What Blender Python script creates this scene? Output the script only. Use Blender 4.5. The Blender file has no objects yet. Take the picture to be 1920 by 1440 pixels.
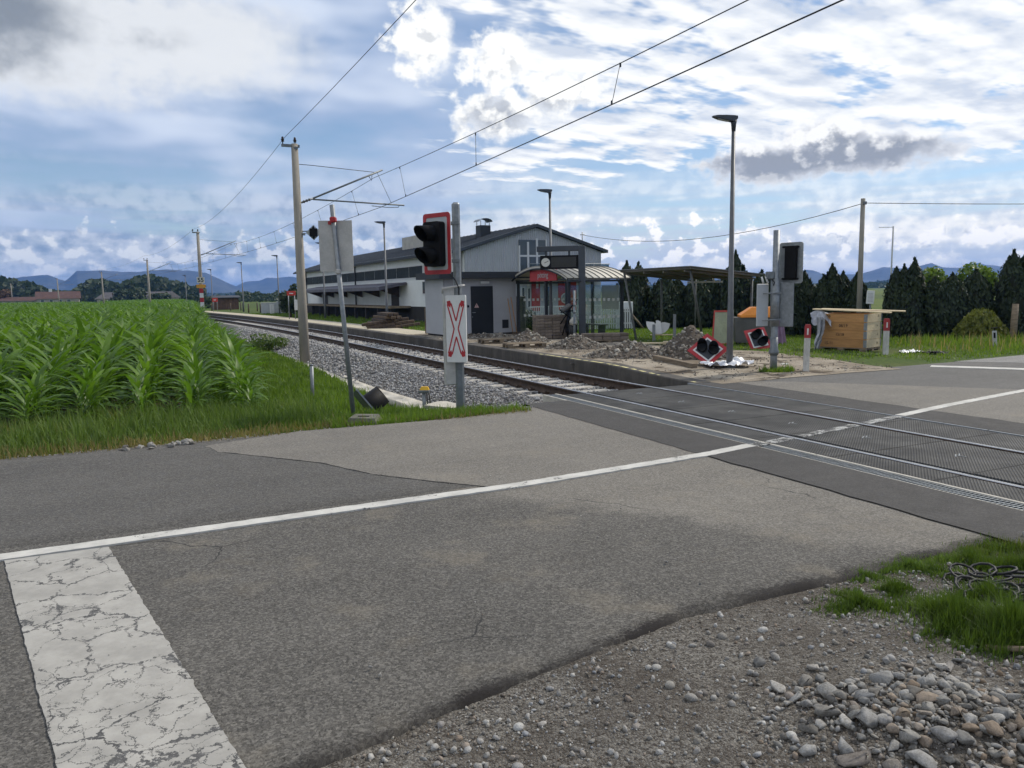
import bpy, bmesh, math, random
import numpy as np
from mathutils import Vector, Matrix, Euler
random.seed(7); rng = np.random.default_rng(7)
SC = bpy.context.scene
COL = SC.collection
rad = math.radians

# ------------------------------------------------------------------ camera
EYE = 1.84
PITCH, ROLL = rad(6.84), 0.0165
_f = Vector((0, math.cos(PITCH), -math.sin(PITCH))); _r0 = Vector((1, 0, 0)); _u0 = _r0.cross(_f)
_r = _r0*math.cos(ROLL) - _u0*math.sin(ROLL); _u = _u0*math.cos(ROLL) + _r0*math.sin(ROLL)
cd = bpy.data.cameras.new('camera'); cam = bpy.data.objects.new('camera', cd); COL.objects.link(cam)
cam.matrix_world = Matrix(((_r.x, _u.x, -_f.x, 0), (_r.y, _u.y, -_f.y, 0), (_r.z, _u.z, -_f.z, EYE), (0, 0, 0, 1)))
cd.sensor_width = 36; cd.lens = 27.04; cd.clip_start = 0.05; cd.clip_end = 20000
SC.camera = cam

# ------------------------------------------------------------------ node helper
class NT:
    def __init__(s, tree): s.t = tree; tree.nodes.clear()
    def n(s, typ, ins=None, **props):
        nd = s.t.nodes.new(typ)
        for k, v in props.items(): setattr(nd, k, v)
        for k, v in (ins or {}).items(): s.put(nd.inputs[k], v)
        return nd
    def put(s, sock, v):
        if isinstance(v, bpy.types.NodeSocket): s.t.links.new(v, sock)
        elif v is not None:
            if isinstance(v, (tuple, list)) and len(v) == 3 and sock.type == 'RGBA': v = (*v, 1)
            sock.default_value = v
    def m(s, op, a, b=None, c=None, clamp=False):
        nd = s.t.nodes.new('ShaderNodeMath'); nd.operation = op; nd.use_clamp = clamp
        for i, v in enumerate((a, b, c)):
            if v is not None: s.put(nd.inputs[i], v)
        return nd.outputs[0]
    def v(s, op, a, b=None, sc=None):
        nd = s.t.nodes.new('ShaderNodeVectorMath'); nd.operation = op
        s.put(nd.inputs[0], a)
        if b is not None: s.put(nd.inputs[1], b)
        if sc is not None: s.put(nd.inputs['Scale'], sc)
        return nd.outputs['Value'] if op in ('LENGTH', 'DOT_PRODUCT', 'DISTANCE') else nd.outputs[0]
    def mix(s, f, a, b, bt='MIX'):
        nd = s.t.nodes.new('ShaderNodeMix'); nd.data_type = 'RGBA'; nd.blend_type = bt
        s.put(nd.inputs[0], f); s.put(nd.inputs[6], a); s.put(nd.inputs[7], b)
        return nd.outputs[2]
    def ss(s, v, lo, hi, a=0.0, b=1.0):
        nd = s.t.nodes.new('ShaderNodeMapRange'); nd.interpolation_type = 'SMOOTHSTEP'
        for i, q in enumerate((v, lo, hi, a, b)): s.put(nd.inputs[i], q)
        return nd.outputs[0]
    def lin(s, v, lo, hi, a=0.0, b=1.0):
        nd = s.t.nodes.new('ShaderNodeMapRange')
        for i, q in enumerate((v, lo, hi, a, b)): s.put(nd.inputs[i], q)
        return nd.outputs[0]
    def noise(s, vec, scale, detail=4, rough=.55, dist=0.0):
        return s.n('ShaderNodeTexNoise', {'Vector': vec, 'Scale': scale, 'Detail': detail, 'Roughness': rough, 'Distortion': dist}).outputs[0]
    def vor(s, vec, scale, feature='F1', out=0, rnd=1.0):
        nd = s.n('ShaderNodeTexVoronoi', {'Vector': vec, 'Scale': scale, 'Randomness': rnd}, feature=feature)
        return nd.outputs[out]
    def comb(s, x, y, z=0.0):
        nd = s.t.nodes.new('ShaderNodeCombineXYZ')
        for i, q in enumerate((x, y, z)): s.put(nd.inputs[i], q)
        return nd.outputs[0]

# ------------------------------------------------------------------ sun and sky
SUN_AZ, SUN_EL = rad(58), rad(43)        # azimuth measured from +Y towards +X
to_sun = Vector((math.sin(SUN_AZ)*math.cos(SUN_EL), math.cos(SUN_AZ)*math.cos(SUN_EL), math.sin(SUN_EL)))
sd = bpy.data.lights.new('sun', 'SUN'); sun = bpy.data.objects.new('sun', sd); COL.objects.link(sun)
sd.energy = 3.0; sd.angle = rad(2.5); sd.color = (1.0, .93, .82)
sun.rotation_euler = to_sun.to_track_quat('Z', 'Y').to_euler(); sun.location = (20, 10, 40)

world = bpy.data.worlds.new('World'); SC.world = world; world.use_nodes = True
W = NT(world.node_tree)
geo = W.n('ShaderNodeTexCoord').outputs['Generated']
sep = W.n('ShaderNodeSeparateXYZ', {0: geo})
X, Y, Z = sep.outputs
sky = W.n('ShaderNodeTexSky', sky_type='NISHITA')
sky.sun_disc = False; sky.sun_elevation = SUN_EL; sky.sun_rotation = SUN_AZ; sky.altitude = 400; sky.air_density = 1.0; sky.dust_density = .25; sky.ozone_density = 2.2
SKY_STRENGTH = .105
blue = sky.outputs[0]
# directions in degrees: azimuth from +Y, elevation
az = W.m('MULTIPLY', W.m('ARCTAN2', X, Y), 57.2958)
el = W.m('MULTIPLY', W.m('ARCSINE', Z), 57.2958)
AE = W.comb(az, el, 0.0)
# plane of a high cloud deck (same in every direction)
zc = W.m('ADD', W.m('MAXIMUM', Z, 0.0), .10)
PL = W.comb(W.m('DIVIDE', X, zc), W.m('DIVIDE', Y, zc), 0.0)

def n2(vec, scale, detail, rough=.58):
    return W.n('ShaderNodeTexNoise', {'Vector': vec, 'Scale': scale, 'Detail': detail, 'Roughness': rough}, noise_dimensions='2D').outputs[0]
col = W.v('SCALE', blue, sc=SKY_STRENGTH)
F0 = n2(W.v('MULTIPLY', AE, (1, 1.25, 1)), .72, 5.0, .50)
F1 = n2(W.v('MULTIPLY', W.v('ADD', AE, (.45, .75, 0)), (1, 1.25, 1)), .72, 3.0, .55)
EMB = W.lin(W.m('SUBTRACT', F0, F1), -.22, .22)
fz = W.m('SUBTRACT', F0, .5)
vn = n2(W.v('MULTIPLY', PL, (1.0, .75, 1)), .85, 5.0, .60)
vn2 = n2(W.v('MULTIPLY', W.v('ADD', AE, (40, 11, 0)), (.30, 1.0, 1)), .17, 3.0)
AW = W.v('ADD', AE, W.comb(W.m('MULTIPLY', fz, 1.5), W.m('MULTIPLY', W.m('SUBTRACT', vn, .5), 1.5), 0.0))
def blobs(bl):
    acc = None
    for (a, e, ra, re) in bl:
        d = W.m('SUBTRACT', 1.0, W.v('LENGTH', W.v('MULTIPLY', W.v('SUBTRACT', AW, (a, e, 0)), (1/ra, 1/re, 0))))
        acc = d if acc is None else W.m('MAXIMUM', acc, d)
    return W.m('MAXIMUM', acc, -1.0)
# 1 veil of thin high cloud, thicker away from the sun's side, gaps of blue
side = W.ss(W.m('SINE', W.m('MULTIPLY', W.m('SUBTRACT', az, -1.0), .0175*2.2)), -.30, .30)      # 0 = veil side, 1 = broken deck side
veil = W.m('MULTIPLY', W.ss(W.m('ADD', W.m('MULTIPLY', vn, .5), W.m('MULTIPLY', vn2, .6)), .34, .60), W.lin(side, 0, 1, .95, .10))
col = W.mix(veil, col, W.mix(W.ss(vn2, .35, .65), (.40, .50, .70), (.68, .76, .90)))
# 2 broken altocumulus deck in rows on the sun's side
rr = W.n('ShaderNodeVectorRotate', {'Vector': PL, 'Angle': rad(-30)}, rotation_type='Z_AXIS').outputs[0]
rs = W.v('MULTIPLY', rr, (.78, 1.35, 1))
an = n2(rs, 2.9, 4.0, .60)
an1 = n2(W.v('ADD', rs, (.05, .09, 0)), 2.9, 2.0, .58)
mask = W.m('MULTIPLY', side, W.ss(W.m('ADD', el, W.m('MULTIPLY', vn, 7.0)), 9.5, 13.5))
acl = W.lin(W.m('SUBTRACT', an, an1), -.16, .12)
aa = W.m('MULTIPLY', W.ss(W.m('ADD', an, W.m('ADD', W.m('MULTIPLY', W.m('SUBTRACT', mask, 1.0), .30), W.m('MULTIPLY', W.m('SUBTRACT', vn, .5), .18))), .31, .47), W.ss(mask, 0, .3))
col = W.mix(W.m('MULTIPLY', aa, .97), col, W.mix(acl, (.66, .72, .82), (1.08, 1.08, 1.06)))
# 3 low stratus bands towards the horizon
ln = n2(W.v('MULTIPLY', AE, (.085, 1.0, 1)), .55, 3.0, .6)
lowm = W.m('MULTIPLY', W.ss(el, 10.5, 3.0), W.ss(W.m('ADD', W.m('ADD', ln, W.m('MULTIPLY', side, .09)), W.m('MULTIPLY', W.ss(el, 6.0, 1.0), .20)), .36, .60))
lcol = W.mix(W.ss(W.m('ADD', W.m('MULTIPLY', F0, .5), W.m('MULTIPLY', ln, .5)), .38, .60), W.mix(side, (.25, .34, .50), (.62, .69, .80)), W.mix(side, (.60, .66, .76), (1.08, 1.06, 1.02)))
col = W.mix(W.m('MULTIPLY', lowm, .96), col, lcol)
# 4 grey bank high on the veil side
D = W.m('ADD', blobs([(-31, 17.0, 10, 5.2), (-22.5, 16.4, 9.5, 3.8)]), W.m('ADD', W.m('MULTIPLY', W.m('SUBTRACT', vn, .5), 1.0), W.m('MULTIPLY', fz, .5)))
col = W.mix(W.m('MULTIPLY', W.ss(D, -.20, .45), .92), col, W.mix(W.ss(W.m('ADD', D, W.lin(az, -34, -22, .16, -.50)), .15, .95), (.82, .84, .86), (.25, .28, .32)))
# 5 tall heaps ahead
D = W.m('ADD', blobs([(-6.0, 17.2, 2.9, 3.0), (-.6, 15.8, 3.3, 2.5), (3.6, 13.7, 4.6, 2.0), (-.8, 12.4, 4.0, 2.0)]), W.m('MULTIPLY', fz, 1.0))
lit = W.m('ADD', W.m('MULTIPLY', EMB, .75), W.m('MULTIPLY', W.ss(W.m('SUBTRACT', el, W.lin(az, -6, 4, 15.2, 12.6)), -1.2, 1.6), .45))
col = W.mix(W.ss(D, .02, .42), col, W.mix(W.ss(lit, .15, .80), W.mix(W.ss(D, .2, .8), (.80, .84, .90), (.50, .53, .58)), (1.05, 1.05, 1.02)))
# 6 dark heap on the sun's side
D = W.m('ADD', blobs([(23.8, 8.8, 6.9, 1.8), (18.4, 8.3, 5.6, 1.5), (22.0, 10.0, 3.6, 1.5)]), W.m('MULTIPLY', fz, .85))
lit = W.m('ADD', W.m('MULTIPLY', EMB, .5), W.m('MULTIPLY', W.ss(W.m('SUBTRACT', el, 8.9), -.6, 1.8), .55))
col = W.mix(W.ss(D, -.05, .34), col, W.mix(W.ss(lit, .30, .78), W.mix(W.ss(D, .0, .60), (.86, .88, .92), (.33, .36, .42)), (1.02, 1.02, 1.01)))
# 7 rows of small heaps along the horizon
band = W.m('SUBTRACT', 1.0, W.m('DIVIDE', W.m('ABSOLUTE', W.m('SUBTRACT', el, W.m('ADD', 1.2, W.m('MULTIPLY', vn2, 4.0)))), 1.9))
D = W.m('ADD', W.m('MULTIPLY', band, .55), W.m('MULTIPLY', fz, 2.6))
col = W.mix(W.m('MULTIPLY', W.ss(D, .34, .62), W.lin(side, 0, 1, .70, 1.0)), col, W.mix(W.ss(EMB, .15, .70), W.mix(side, (.40, .46, .56), (.60, .65, .73)), W.mix(side, (.86, .88, .90), (1.18, 1.15, 1.10))))
bg = W.n('ShaderNodeBackground', {'Color': col, 'Strength': 1.0})
W.n('ShaderNodeOutputWorld', {'Surface': bg.outputs[0]})
world.cycles.sampling_method = 'NONE'

SC.view_settings.view_transform = 'Standard'; SC.view_settings.look = 'None'
SC.view_settings.exposure = 0.10; SC.view_settings.gamma = 1.0; SC.view_settings.use_curve_mapping = False
SC.cycles.max_bounces = 5; SC.cycles.diffuse_bounces = 2; SC.cycles.glossy_bounces = 3; SC.cycles.transmission_bounces = 5; SC.cycles.transparent_max_bounces = 12
SC.cycles.volume_bounces = 0; SC.cycles.use_adaptive_sampling = True; SC.cycles.adaptive_threshold = .02; SC.cycles.sample_clamp_indirect = 6

# ------------------------------------------------------------------ scene helpers
def link(o, parent=None):
    COL.objects.link(o)
    if parent is not None: o.parent = parent
    return o
def tag(o, label=None, cat=None, group=None, kind=None):
    if label: o['label'] = label
    if cat: o['category'] = cat
    if group: o['group'] = group
    if kind: o['kind'] = kind
    return o
def thing(name, label, cat, loc=(0, 0, 0), rotz=0.0, group=None):
    o = bpy.data.objects.new(name, None); o.empty_display_size = .2; o.location = loc; o.rotation_euler = (0, 0, rotz)
    return tag(link(o), label, cat, group)
def copy_tree(o, parent=None):
    c = o.copy(); COL.objects.link(c)
    if parent is not None: c.parent = parent
    for ch in o.children: copy_tree(ch, c)
    return c
def npmesh(name, verts, faces, mat=None, smooth=False, mids=None):
    """verts (n,3), faces (m,3 or 4) arrays -> mesh"""
    me = bpy.data.meshes.new(name); verts = np.asarray(verts, np.float32); faces = np.asarray(faces, np.int32)
    k = faces.shape[1]; m = len(faces)
    me.vertices.add(len(verts)); me.vertices.foreach_set('co', verts.ravel())
    me.loops.add(m*k); me.loops.foreach_set('vertex_index', faces.ravel())
    me.polygons.add(m); me.polygons.foreach_set('loop_start', np.arange(0, m*k, k, dtype=np.int32))
    me.polygons.foreach_set('loop_total', np.full(m, k, np.int32))
    if smooth: me.polygons.foreach_set('use_smooth', np.ones(m, bool))
    for q in (mat if isinstance(mat, (list, tuple)) else [mat]):
        if q: me.materials.append(q)
    if mids is not None: me.polygons.foreach_set('material_index', np.asarray(mids, np.int32))
    me.update(calc_edges=True)
    return me
def mobj(name, me, parent=None, loc=None, rot=None):
    o = bpy.data.objects.new(name, me); link(o, parent)
    if loc is not None: o.location = loc
    if rot is not None: o.rotation_euler = rot
    return o

class MB:
    """collects shapes; build() links them as ONE mesh object"""
    def __init__(s): s.v = []; s.f = []; s.sm = []
    def add(s, vs, fs, smooth=False):
        b = len(s.v); s.v += [tuple(v) for v in vs]; s.f += [tuple(b+i for i in f) for f in fs]; s.sm += [smooth]*len(fs); return s
    def box(s, c, d, rot=None):
        hx, hy, hz = d[0]/2, d[1]/2, d[2]/2
        vs = [Vector(p) for p in ((-hx,-hy,-hz),(hx,-hy,-hz),(hx,hy,-hz),(-hx,hy,-hz),(-hx,-hy,hz),(hx,-hy,hz),(hx,hy,hz),(-hx,hy,hz))]
        if rot is not None:
            R = rot if isinstance(rot, Matrix) else Euler(rot).to_matrix(); vs = [R @ v for v in vs]
        c = Vector(c)
        return s.add([v+c for v in vs], [(0,3,2,1),(4,5,6,7),(0,1,5,4),(1,2,6,5),(2,3,7,6),(3,0,4,7)])
    def bb(s, x0, x1, y0, y1, z0, z1): return s.box(((x0+x1)/2, (y0+y1)/2, (z0+z1)/2), (x1-x0, y1-y0, z1-z0))
    def cbox(s, c, d, bev=.01, rot=None):
        """box with chamfered vertical and horizontal edges"""
        bm = bmesh.new(); bmesh.ops.create_cube(bm, size=1.0); bmesh.ops.scale(bm, vec=d, verts=bm.verts)
        bmesh.ops.bevel(bm, geom=bm.edges[:], offset=min(bev, min(d)*.45), segments=1, affect='EDGES')
        if rot is not None:
            R = rot if isinstance(rot, Matrix) else Euler(rot).to_matrix(); bmesh.ops.transform(bm, matrix=R.to_4x4(), verts=bm.verts)
        bmesh.ops.translate(bm, vec=c, verts=bm.verts)
        bm.verts.index_update(); s.add([v.co[:] for v in bm.verts], [[v.index for v in f.verts] for f in bm.faces]); bm.free(); return s
    def tube(s, pts, r, seg=8, cap=True, smooth=True, flat=None):
        pts = [Vector(p) for p in pts]; rs = r if isinstance(r, (list, tuple)) else [r]*len(pts)
        base = len(s.v); n = len(pts); prev = None
        for i, p in enumerate(pts):
            d = (pts[min(i+1, n-1)] - pts[max(i-1, 0)]).normalized()
            if prev is None:
                a = Vector((0, 0, 1)) if abs(d.z) < .9 else Vector((1, 0, 0)); x = d.cross(a).normalized()
            else: x = (prev - d*prev.dot(d)).normalized()
            prev = x; y = d.cross(x)
            for k in range(seg):
                th = 2*math.pi*k/seg + (math.pi/seg if flat else 0)
                s.v.append(tuple(p + (x*math.cos(th) + y*math.sin(th))*rs[i]))
        for i in range(n-1):
            for k in range(seg):
                a = base+i*seg+k; b = base+i*seg+(k+1) % seg
                s.f.append((a, b, b+seg, a+seg)); s.sm.append(smooth)
        if cap:
            s.f.append(tuple(base+k for k in range(seg))[::-1]); s.sm.append(False)
            s.f.append(tuple(base+(n-1)*seg+k for k in range(seg))); s.sm.append(False)
        return s
    def lathe(s, prof, c=(0, 0, 0), seg=16, smooth=True):
        base = len(s.v); n = len(prof)
        for (r, z) in prof:
            for k in range(seg):
                th = 2*math.pi*k/seg; s.v.append((c[0]+r*math.cos(th), c[1]+r*math.sin(th), c[2]+z))
        for i in range(n-1):
            for k in range(seg):
                a = base+i*seg+k; b = base+i*seg+(k+1) % seg; s.f.append((a, b, b+seg, a+seg)); s.sm.append(smooth)
        s.f.append(tuple(base+k for k in range(seg))[::-1]); s.sm.append(False)
        s.f.append(tuple(base+(n-1)*seg+k for k in range(seg))); s.sm.append(False)
        return s
    def prism(s, poly, h, M=None, hole=None):
        """poly: 2-d outline in local xy, extruded along local z by h, placed by matrix M"""
        n = len(poly); M = M or Matrix.Identity(4)
        vs = [M @ Vector((x, y, 0)) for x, y in poly] + [M @ Vector((x, y, h)) for x, y in poly]
        fs = [tuple(range(n))[::-1], tuple(range(n, 2*n))] + [(i, (i+1) % n, n+(i+1) % n, n+i) for i in range(n)]
        return s.add(vs, fs)
    def ring(s, outer, inner, h, M=None):
        n = len(outer); M = M or Matrix.Identity(4)
        vs = [M @ Vector((x, y, z)) for z in (0, h) for pl in (outer, inner) for x, y in pl]
        fs = []
        for i in range(n):
            j = (i+1) % n
            fs += [(j, i, n+i, n+j), (2*n+i, 2*n+j, 3*n+j, 3*n+i), (i, j, 2*n+j, 2*n+i), (n+j, n+i, 3*n+i, 3*n+j)]
        return s.add(vs, fs)
    def quad(s, a, b, c, d): return s.add([a, b, c, d], [(0, 1, 2, 3)])
    def mesh(s, name, mat):
        me = bpy.data.meshes.new(name); me.from_pydata(s.v, [], s.f)
        me.polygons.foreach_set('use_smooth', s.sm)
        for q in (mat if isinstance(mat, (list, tuple)) else [mat]): me.materials.append(q)
        me.update(); return me
    def build(s, name, mat, parent=None, loc=None, rot=None): return mobj(name, s.mesh(name, mat), parent, loc, rot)

def rrect(w, h, r=.02, k=3, cx=0, cy=0):
    out = []
    for (sx, sy, a0) in ((1, 1, 0), (-1, 1, 90), (-1, -1, 180), (1, -1, 270)):
        for i in range(k+1):
            a = rad(a0+90*i/k); out.append((cx+sx*(w/2-r)+r*math.cos(a), cy+sy*(h/2-r)+r*math.sin(a)))
    return out
def text_mesh(body, size, mat, extr=.002, bold=False, align='CENTER'):
    cu = bpy.data.curves.new('lettering', 'FONT'); cu.body = body; cu.size = size; cu.extrude = extr; cu.align_x = align; cu.align_y = 'CENTER'; cu.resolution_u = 3
    if bold: cu.offset = size*.018
    o = bpy.data.objects.new('tmp', cu); COL.objects.link(o); dg = bpy.context.evaluated_depsgraph_get(); dg.update()
    me = bpy.data.meshes.new_from_object(o.evaluated_get(dg)); bpy.data.objects.remove(o); bpy.data.curves.remove(cu)
    me.materials.clear(); me.materials.append(mat); return me
def frame_mat(origin, xdir, ydir):
    x = Vector(xdir).normalized(); y = Vector(ydir); y = (y - x*y.dot(x)).normalized(); z = x.cross(y)
    return Matrix(((x.x, y.x, z.x, origin[0]), (x.y, y.y, z.y, origin[1]), (x.z, y.z, z.z, origin[2]), (0, 0, 0, 1)))

# scatter many small pieces as one mesh
def scatter_mesh(name, variants, vidx, pos, scale, rotm, mat, smooth=False):
    """variants: list of (V (n,3), F (m,3)); per piece variant index, position, scale (n,3), rotation matrices (n,3,3)"""
    VS, FS = [], []; off = 0
    for k, (V, F) in enumerate(variants):
        sel = np.where(vidx == k)[0]
        if not len(sel): continue
        P = V[None]*scale[sel][:, None, :]
        P = np.einsum('nij,nkj->nki', rotm[sel], P) + pos[sel][:, None, :]
        VS.append(P.reshape(-1, 3)); n = len(V)
        FS.append((F[None] + (off + np.arange(len(sel))*n)[:, None, None]).reshape(-1, F.shape[1])); off += n*len(sel)
    return npmesh(name, np.concatenate(VS), np.concatenate(FS), mat, smooth)
def rot_rand(n, full=True, r=None):
    r = r or rng
    if full:
        q = r.normal(size=(n, 4)); q /= np.linalg.norm(q, axis=1)[:, None]
        w, x, y, z = q.T
        return np.stack([1-2*(y*y+z*z), 2*(x*y-z*w), 2*(x*z+y*w), 2*(x*y+z*w), 1-2*(x*x+z*z), 2*(y*z-x*w), 2*(x*z-y*w), 2*(y*z+x*w), 1-2*(x*x+y*y)], 1).reshape(n, 3, 3)
    a = r.uniform(0, 2*np.pi, n); return rot_z(a)
def rot_z(a):
    c, s = np.cos(a), np.sin(a); z = np.zeros_like(a); o = np.ones_like(a)
    return np.stack([c, -s, z, s, c, z, z, z, o], 1).reshape(-1, 3, 3)
def rot_tilt(n, amt, r=None):
    """random heading, tilted a little off the vertical"""
    r = r or rng
    a = r.uniform(0, 2*np.pi, n); t = r.normal(0, amt, n); c, s = np.cos(t), np.sin(t); z = np.zeros(n); o = np.ones(n)
    X = np.stack([o, z, z, z, c, -s, z, s, c], 1).reshape(n, 3, 3)
    return np.einsum('nij,njk->nik', rot_z(a), X)
def ico(sub=1):
    bm = bmesh.new(); bmesh.ops.create_icosphere(bm, subdivisions=sub, radius=1.0)
    bm.verts.index_update(); V = np.array([v.co[:] for v in bm.verts]); F = np.array([[v.index for v in f.verts] for f in bm.faces]); bm.free(); return V, F
def rock_variants(n, sub, rough, seed, angular=0.0):
    r = np.random.default_rng(seed); V0, F = ico(sub); out = []
    for _ in range(n):
        V = V0.copy()
        for _k in range(int(3+angular*9)):                       # flatten along random planes for angular stones
            nrm = r.normal(size=3); nrm /= np.linalg.norm(nrm); h = r.uniform(.55, .9); d = V @ nrm - h
            V -= np.where(d > 0, d, 0)[:, None]*nrm*(.95 if angular else .4)
        V *= 1 + r.normal(0, rough, (len(V), 1))
        V *= np.array([1, r.uniform(.65, .95), r.uniform(.5, .8)])
        out.append((V, F))
    return out

def hull_rocks(n, seed, pts=16):
    r = np.random.default_rng(seed); out = []
    for _ in range(n):
        P = r.normal(size=(pts, 3)); P /= np.linalg.norm(P, axis=1)[:, None]; P *= r.uniform(.75, 1.1, (pts, 1))*np.array([1.15, r.uniform(.65, .95), r.uniform(.45, .75)])
        bm = bmesh.new(); [bm.verts.new(p) for p in P]; res = bmesh.ops.convex_hull(bm, input=bm.verts)
        bmesh.ops.delete(bm, geom=[e for e in res['geom_interior'] if isinstance(e, bmesh.types.BMVert)], context='VERTS')
        bmesh.ops.bevel(bm, geom=bm.edges[:], offset=.07, segments=1, affect='EDGES'); bmesh.ops.triangulate(bm, faces=bm.faces[:]); bm.verts.index_update()
        V = np.array([v.co[:] for v in bm.verts]); F = np.array([[v.index for v in f.verts] for f in bm.faces]); bm.free(); V += r.normal(0, .012, V.shape); out.append((V, F))
    return out

# ------------------------------------------------------------------ materials
def newmat(name):
    m = bpy.data.materials.new(name); m.use_nodes = True; return m, NT(m.node_tree)
def finish(T, colr, rough, bump=None, bstr=.2, bdist=.01, metal=0.0, spec=.5, normal=None, trans=None):
    if bump is not None:
        normal = T.n('ShaderNodeBump', {'Height': bump, 'Strength': bstr, 'Distance': bdist}).outputs[0]
    p = T.n('ShaderNodeBsdfPrincipled', {'Base Color': colr, 'Roughness': rough, 'Metallic': metal, 'Specular IOR Level': spec})
    if normal is not None: T.put(p.inputs['Normal'], normal)
    out = p.outputs[0]
    if trans is not None:
        tr = T.n('ShaderNodeBsdfTranslucent', {'Color': trans[0]})
        out = T.n('ShaderNodeMixShader', {0: trans[1], 1: out, 2: tr.outputs[0]}).outputs[0]
    T.n('ShaderNodeOutputMaterial', {'Surface': out}); return p
def obj_co(T): return T.n('ShaderNodeTexCoord').outputs['Object']
def sc3(c, k): return (c[0]*k, c[1]*k, c[2]*k)
MATS = {}
def M(name, c=None, rough=.7, var=.18, scale=3.0, bump=.15, bscale=45.0, metal=0.0, spec=.4, c2=None, island=0.0, streak=None):
    """plain surface: two tones by noise, fine relief, optional change from piece to piece"""
    if name in MATS: return MATS[name]
    m, T = newmat(name); co = obj_co(T)
    if streak: co_s = T.v('MULTIPLY', co, streak)
    else: co_s = co
    f = T.noise(co_s, scale, 6, .6)
    f2 = T.noise(co_s, scale*9, 4, .6)
    k = T.ss(T.m('ADD', T.m('MULTIPLY', f, .65), T.m('MULTIPLY', f2, .35)), .36, .64)
    colr = T.mix(k, sc3(c, 1-var), c2 if c2 else sc3(c, 1+var))
    if island:
        ri = T.n('ShaderNodeNewGeometry').outputs['Random Per Island']
        oi = T.n('ShaderNodeObjectInfo').outputs['Random']
        q = T.m('FRACT', T.m('ADD', ri, oi))
        colr = T.mix(1.0, colr, T.n('ShaderNodeCombineColor', {0: T.lin(q, 0, 1, 1-island, 1+island), 1: T.lin(q, 0, 1, 1-island, 1+island), 2: T.lin(q, 0, 1, 1-island, 1+island)}).outputs[0], 'MULTIPLY')
    finish(T, colr, T.lin(f2, .3, .7, max(rough-.08, .02), min(rough+.08, 1)), T.noise(co_s, bscale, 4, .6), bump, .01, metal, spec)
    MATS[name] = m; return m

def aggregate(T, co, base, big=.25, fine=.5):
    """asphalt colour: aggregate grains of different tone, worn larger areas"""
    vc = T.n('ShaderNodeTexVoronoi', {'Vector': co, 'Scale': 78.0}).outputs['Color']
    g = T.n('ShaderNodeSeparateColor', {0: vc}).outputs[0]
    vc2 = T.n('ShaderNodeTexVoronoi', {'Vector': co, 'Scale': 190.0}).outputs['Color']
    g2 = T.n('ShaderNodeSeparateColor', {0: vc2}).outputs[1]
    L = T.noise(co, .7, 5, .6); L2 = T.noise(co, 5.0, 4, .6)
    k = T.m('ADD', T.m('MULTIPLY', T.m('SUBTRACT', T.m('POWER', g, 1.8), .36), fine), T.m('MULTIPLY', T.m('SUBTRACT', g2, .5), fine*.7))
    k = T.m('ADD', k, T.m('MULTIPLY', T.m('SUBTRACT', L, .5), big*2)); k = T.m('ADD', k, T.m('MULTIPLY', T.m('SUBTRACT', L2, .5), big))
    trk = T.noise(T.comb(T.m('MULTIPLY', T.v('DOT_PRODUCT', co, (.9044, .4267, 0)), .10), T.m('MULTIPLY', T.v('DOT_PRODUCT', co, (-.4267, .9044, 0)), 1.5), 0.0), 1.0, 4, .6)
    k = T.m('ADD', k, T.m('MULTIPLY', T.m('SUBTRACT', trk, .5), big*2.2))
    k = T.m('MAXIMUM', T.m('ADD', k, 1.0), .15)
    c = T.v('SCALE', base, sc=k)
    h = T.m('ADD', g, T.m('MULTIPLY', g2, .5))
    return c, h, L, L2
def asphalt(name, base, big=.25, fine=.6, dust=None, cracks=False, edge=None):
    m, T = newmat(name); co = obj_co(T)
    rgb = T.n('ShaderNodeRGB'); rgb.outputs[0].default_value = (*base, 1)
    c, h, L, L2 = aggregate(T, co, rgb.outputs[0], big, fine)
    if dust:
        c = T.mix(T.m('MULTIPLY', T.ss(T.noise(co, .9, 6, .65), .54, .72), dust[1]), c, dust[0])
    if cracks:
      cr = T.vor(T.v('ADD', co, T.v('SCALE', T.n('ShaderNodeTexNoise', {'Vector': co, 'Scale': 1.3, 'Detail': 5.0}).outputs[1], sc=.5)), .42, 'DISTANCE_TO_EDGE')
      c = T.mix(T.m('MULTIPLY', T.ss(cr, .004, .001), T.ss(T.noise(co, .45, 2), .54, .62)), c, (.025, .025, .025))
    if edge:      # crumbling bitumen rim along the shoulder
        q = T.m('SUBTRACT', T.v('DOT_PRODUCT', co, (edge[0], edge[1], 0)), edge[2])
        nn = T.m('ADD', T.m('MULTIPLY', T.m('SUBTRACT', T.noise(co, 3.0, 5, .7), .5), .26), T.m('MULTIPLY', T.m('SUBTRACT', T.noise(co, 30.0, 3, .7), .5), .10))
        c = T.mix(T.m('MULTIPLY', T.ss(T.m('ADD', q, nn), .13, .01), .92), c, (.020, .019, .018))
    finish(T, c, T.lin(L2, .3, .7, .78, .95), h, .55, .004, spec=.35)
    return m
A_ROAD = asphalt('asphalt_old', (.092, .089, .083), .34, .80, ((.20, .18, .14), .40), True, (-.4267, .9044, -.4267*5.318+.9044*7.15-.80))
A_LEFT = asphalt('asphalt_dark', (.090, .085, .077), .25, .80)
A_NEW = asphalt('asphalt_new', (.053, .050, .047), .25, .45)
A_PATCH = asphalt('asphalt_pale', (.160, .148, .128), .20, .60, ((.24, .21, .165), .35))
A_FAR = asphalt('asphalt_far', (.108, .104, .097), .2, .5)
A_PALE = asphalt('asphalt_far_pale', (.20, .195, .185), .2, .5)
A_EDGE = asphalt('asphalt_broken', (.030, .029, .028), .3, .9)

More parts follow.
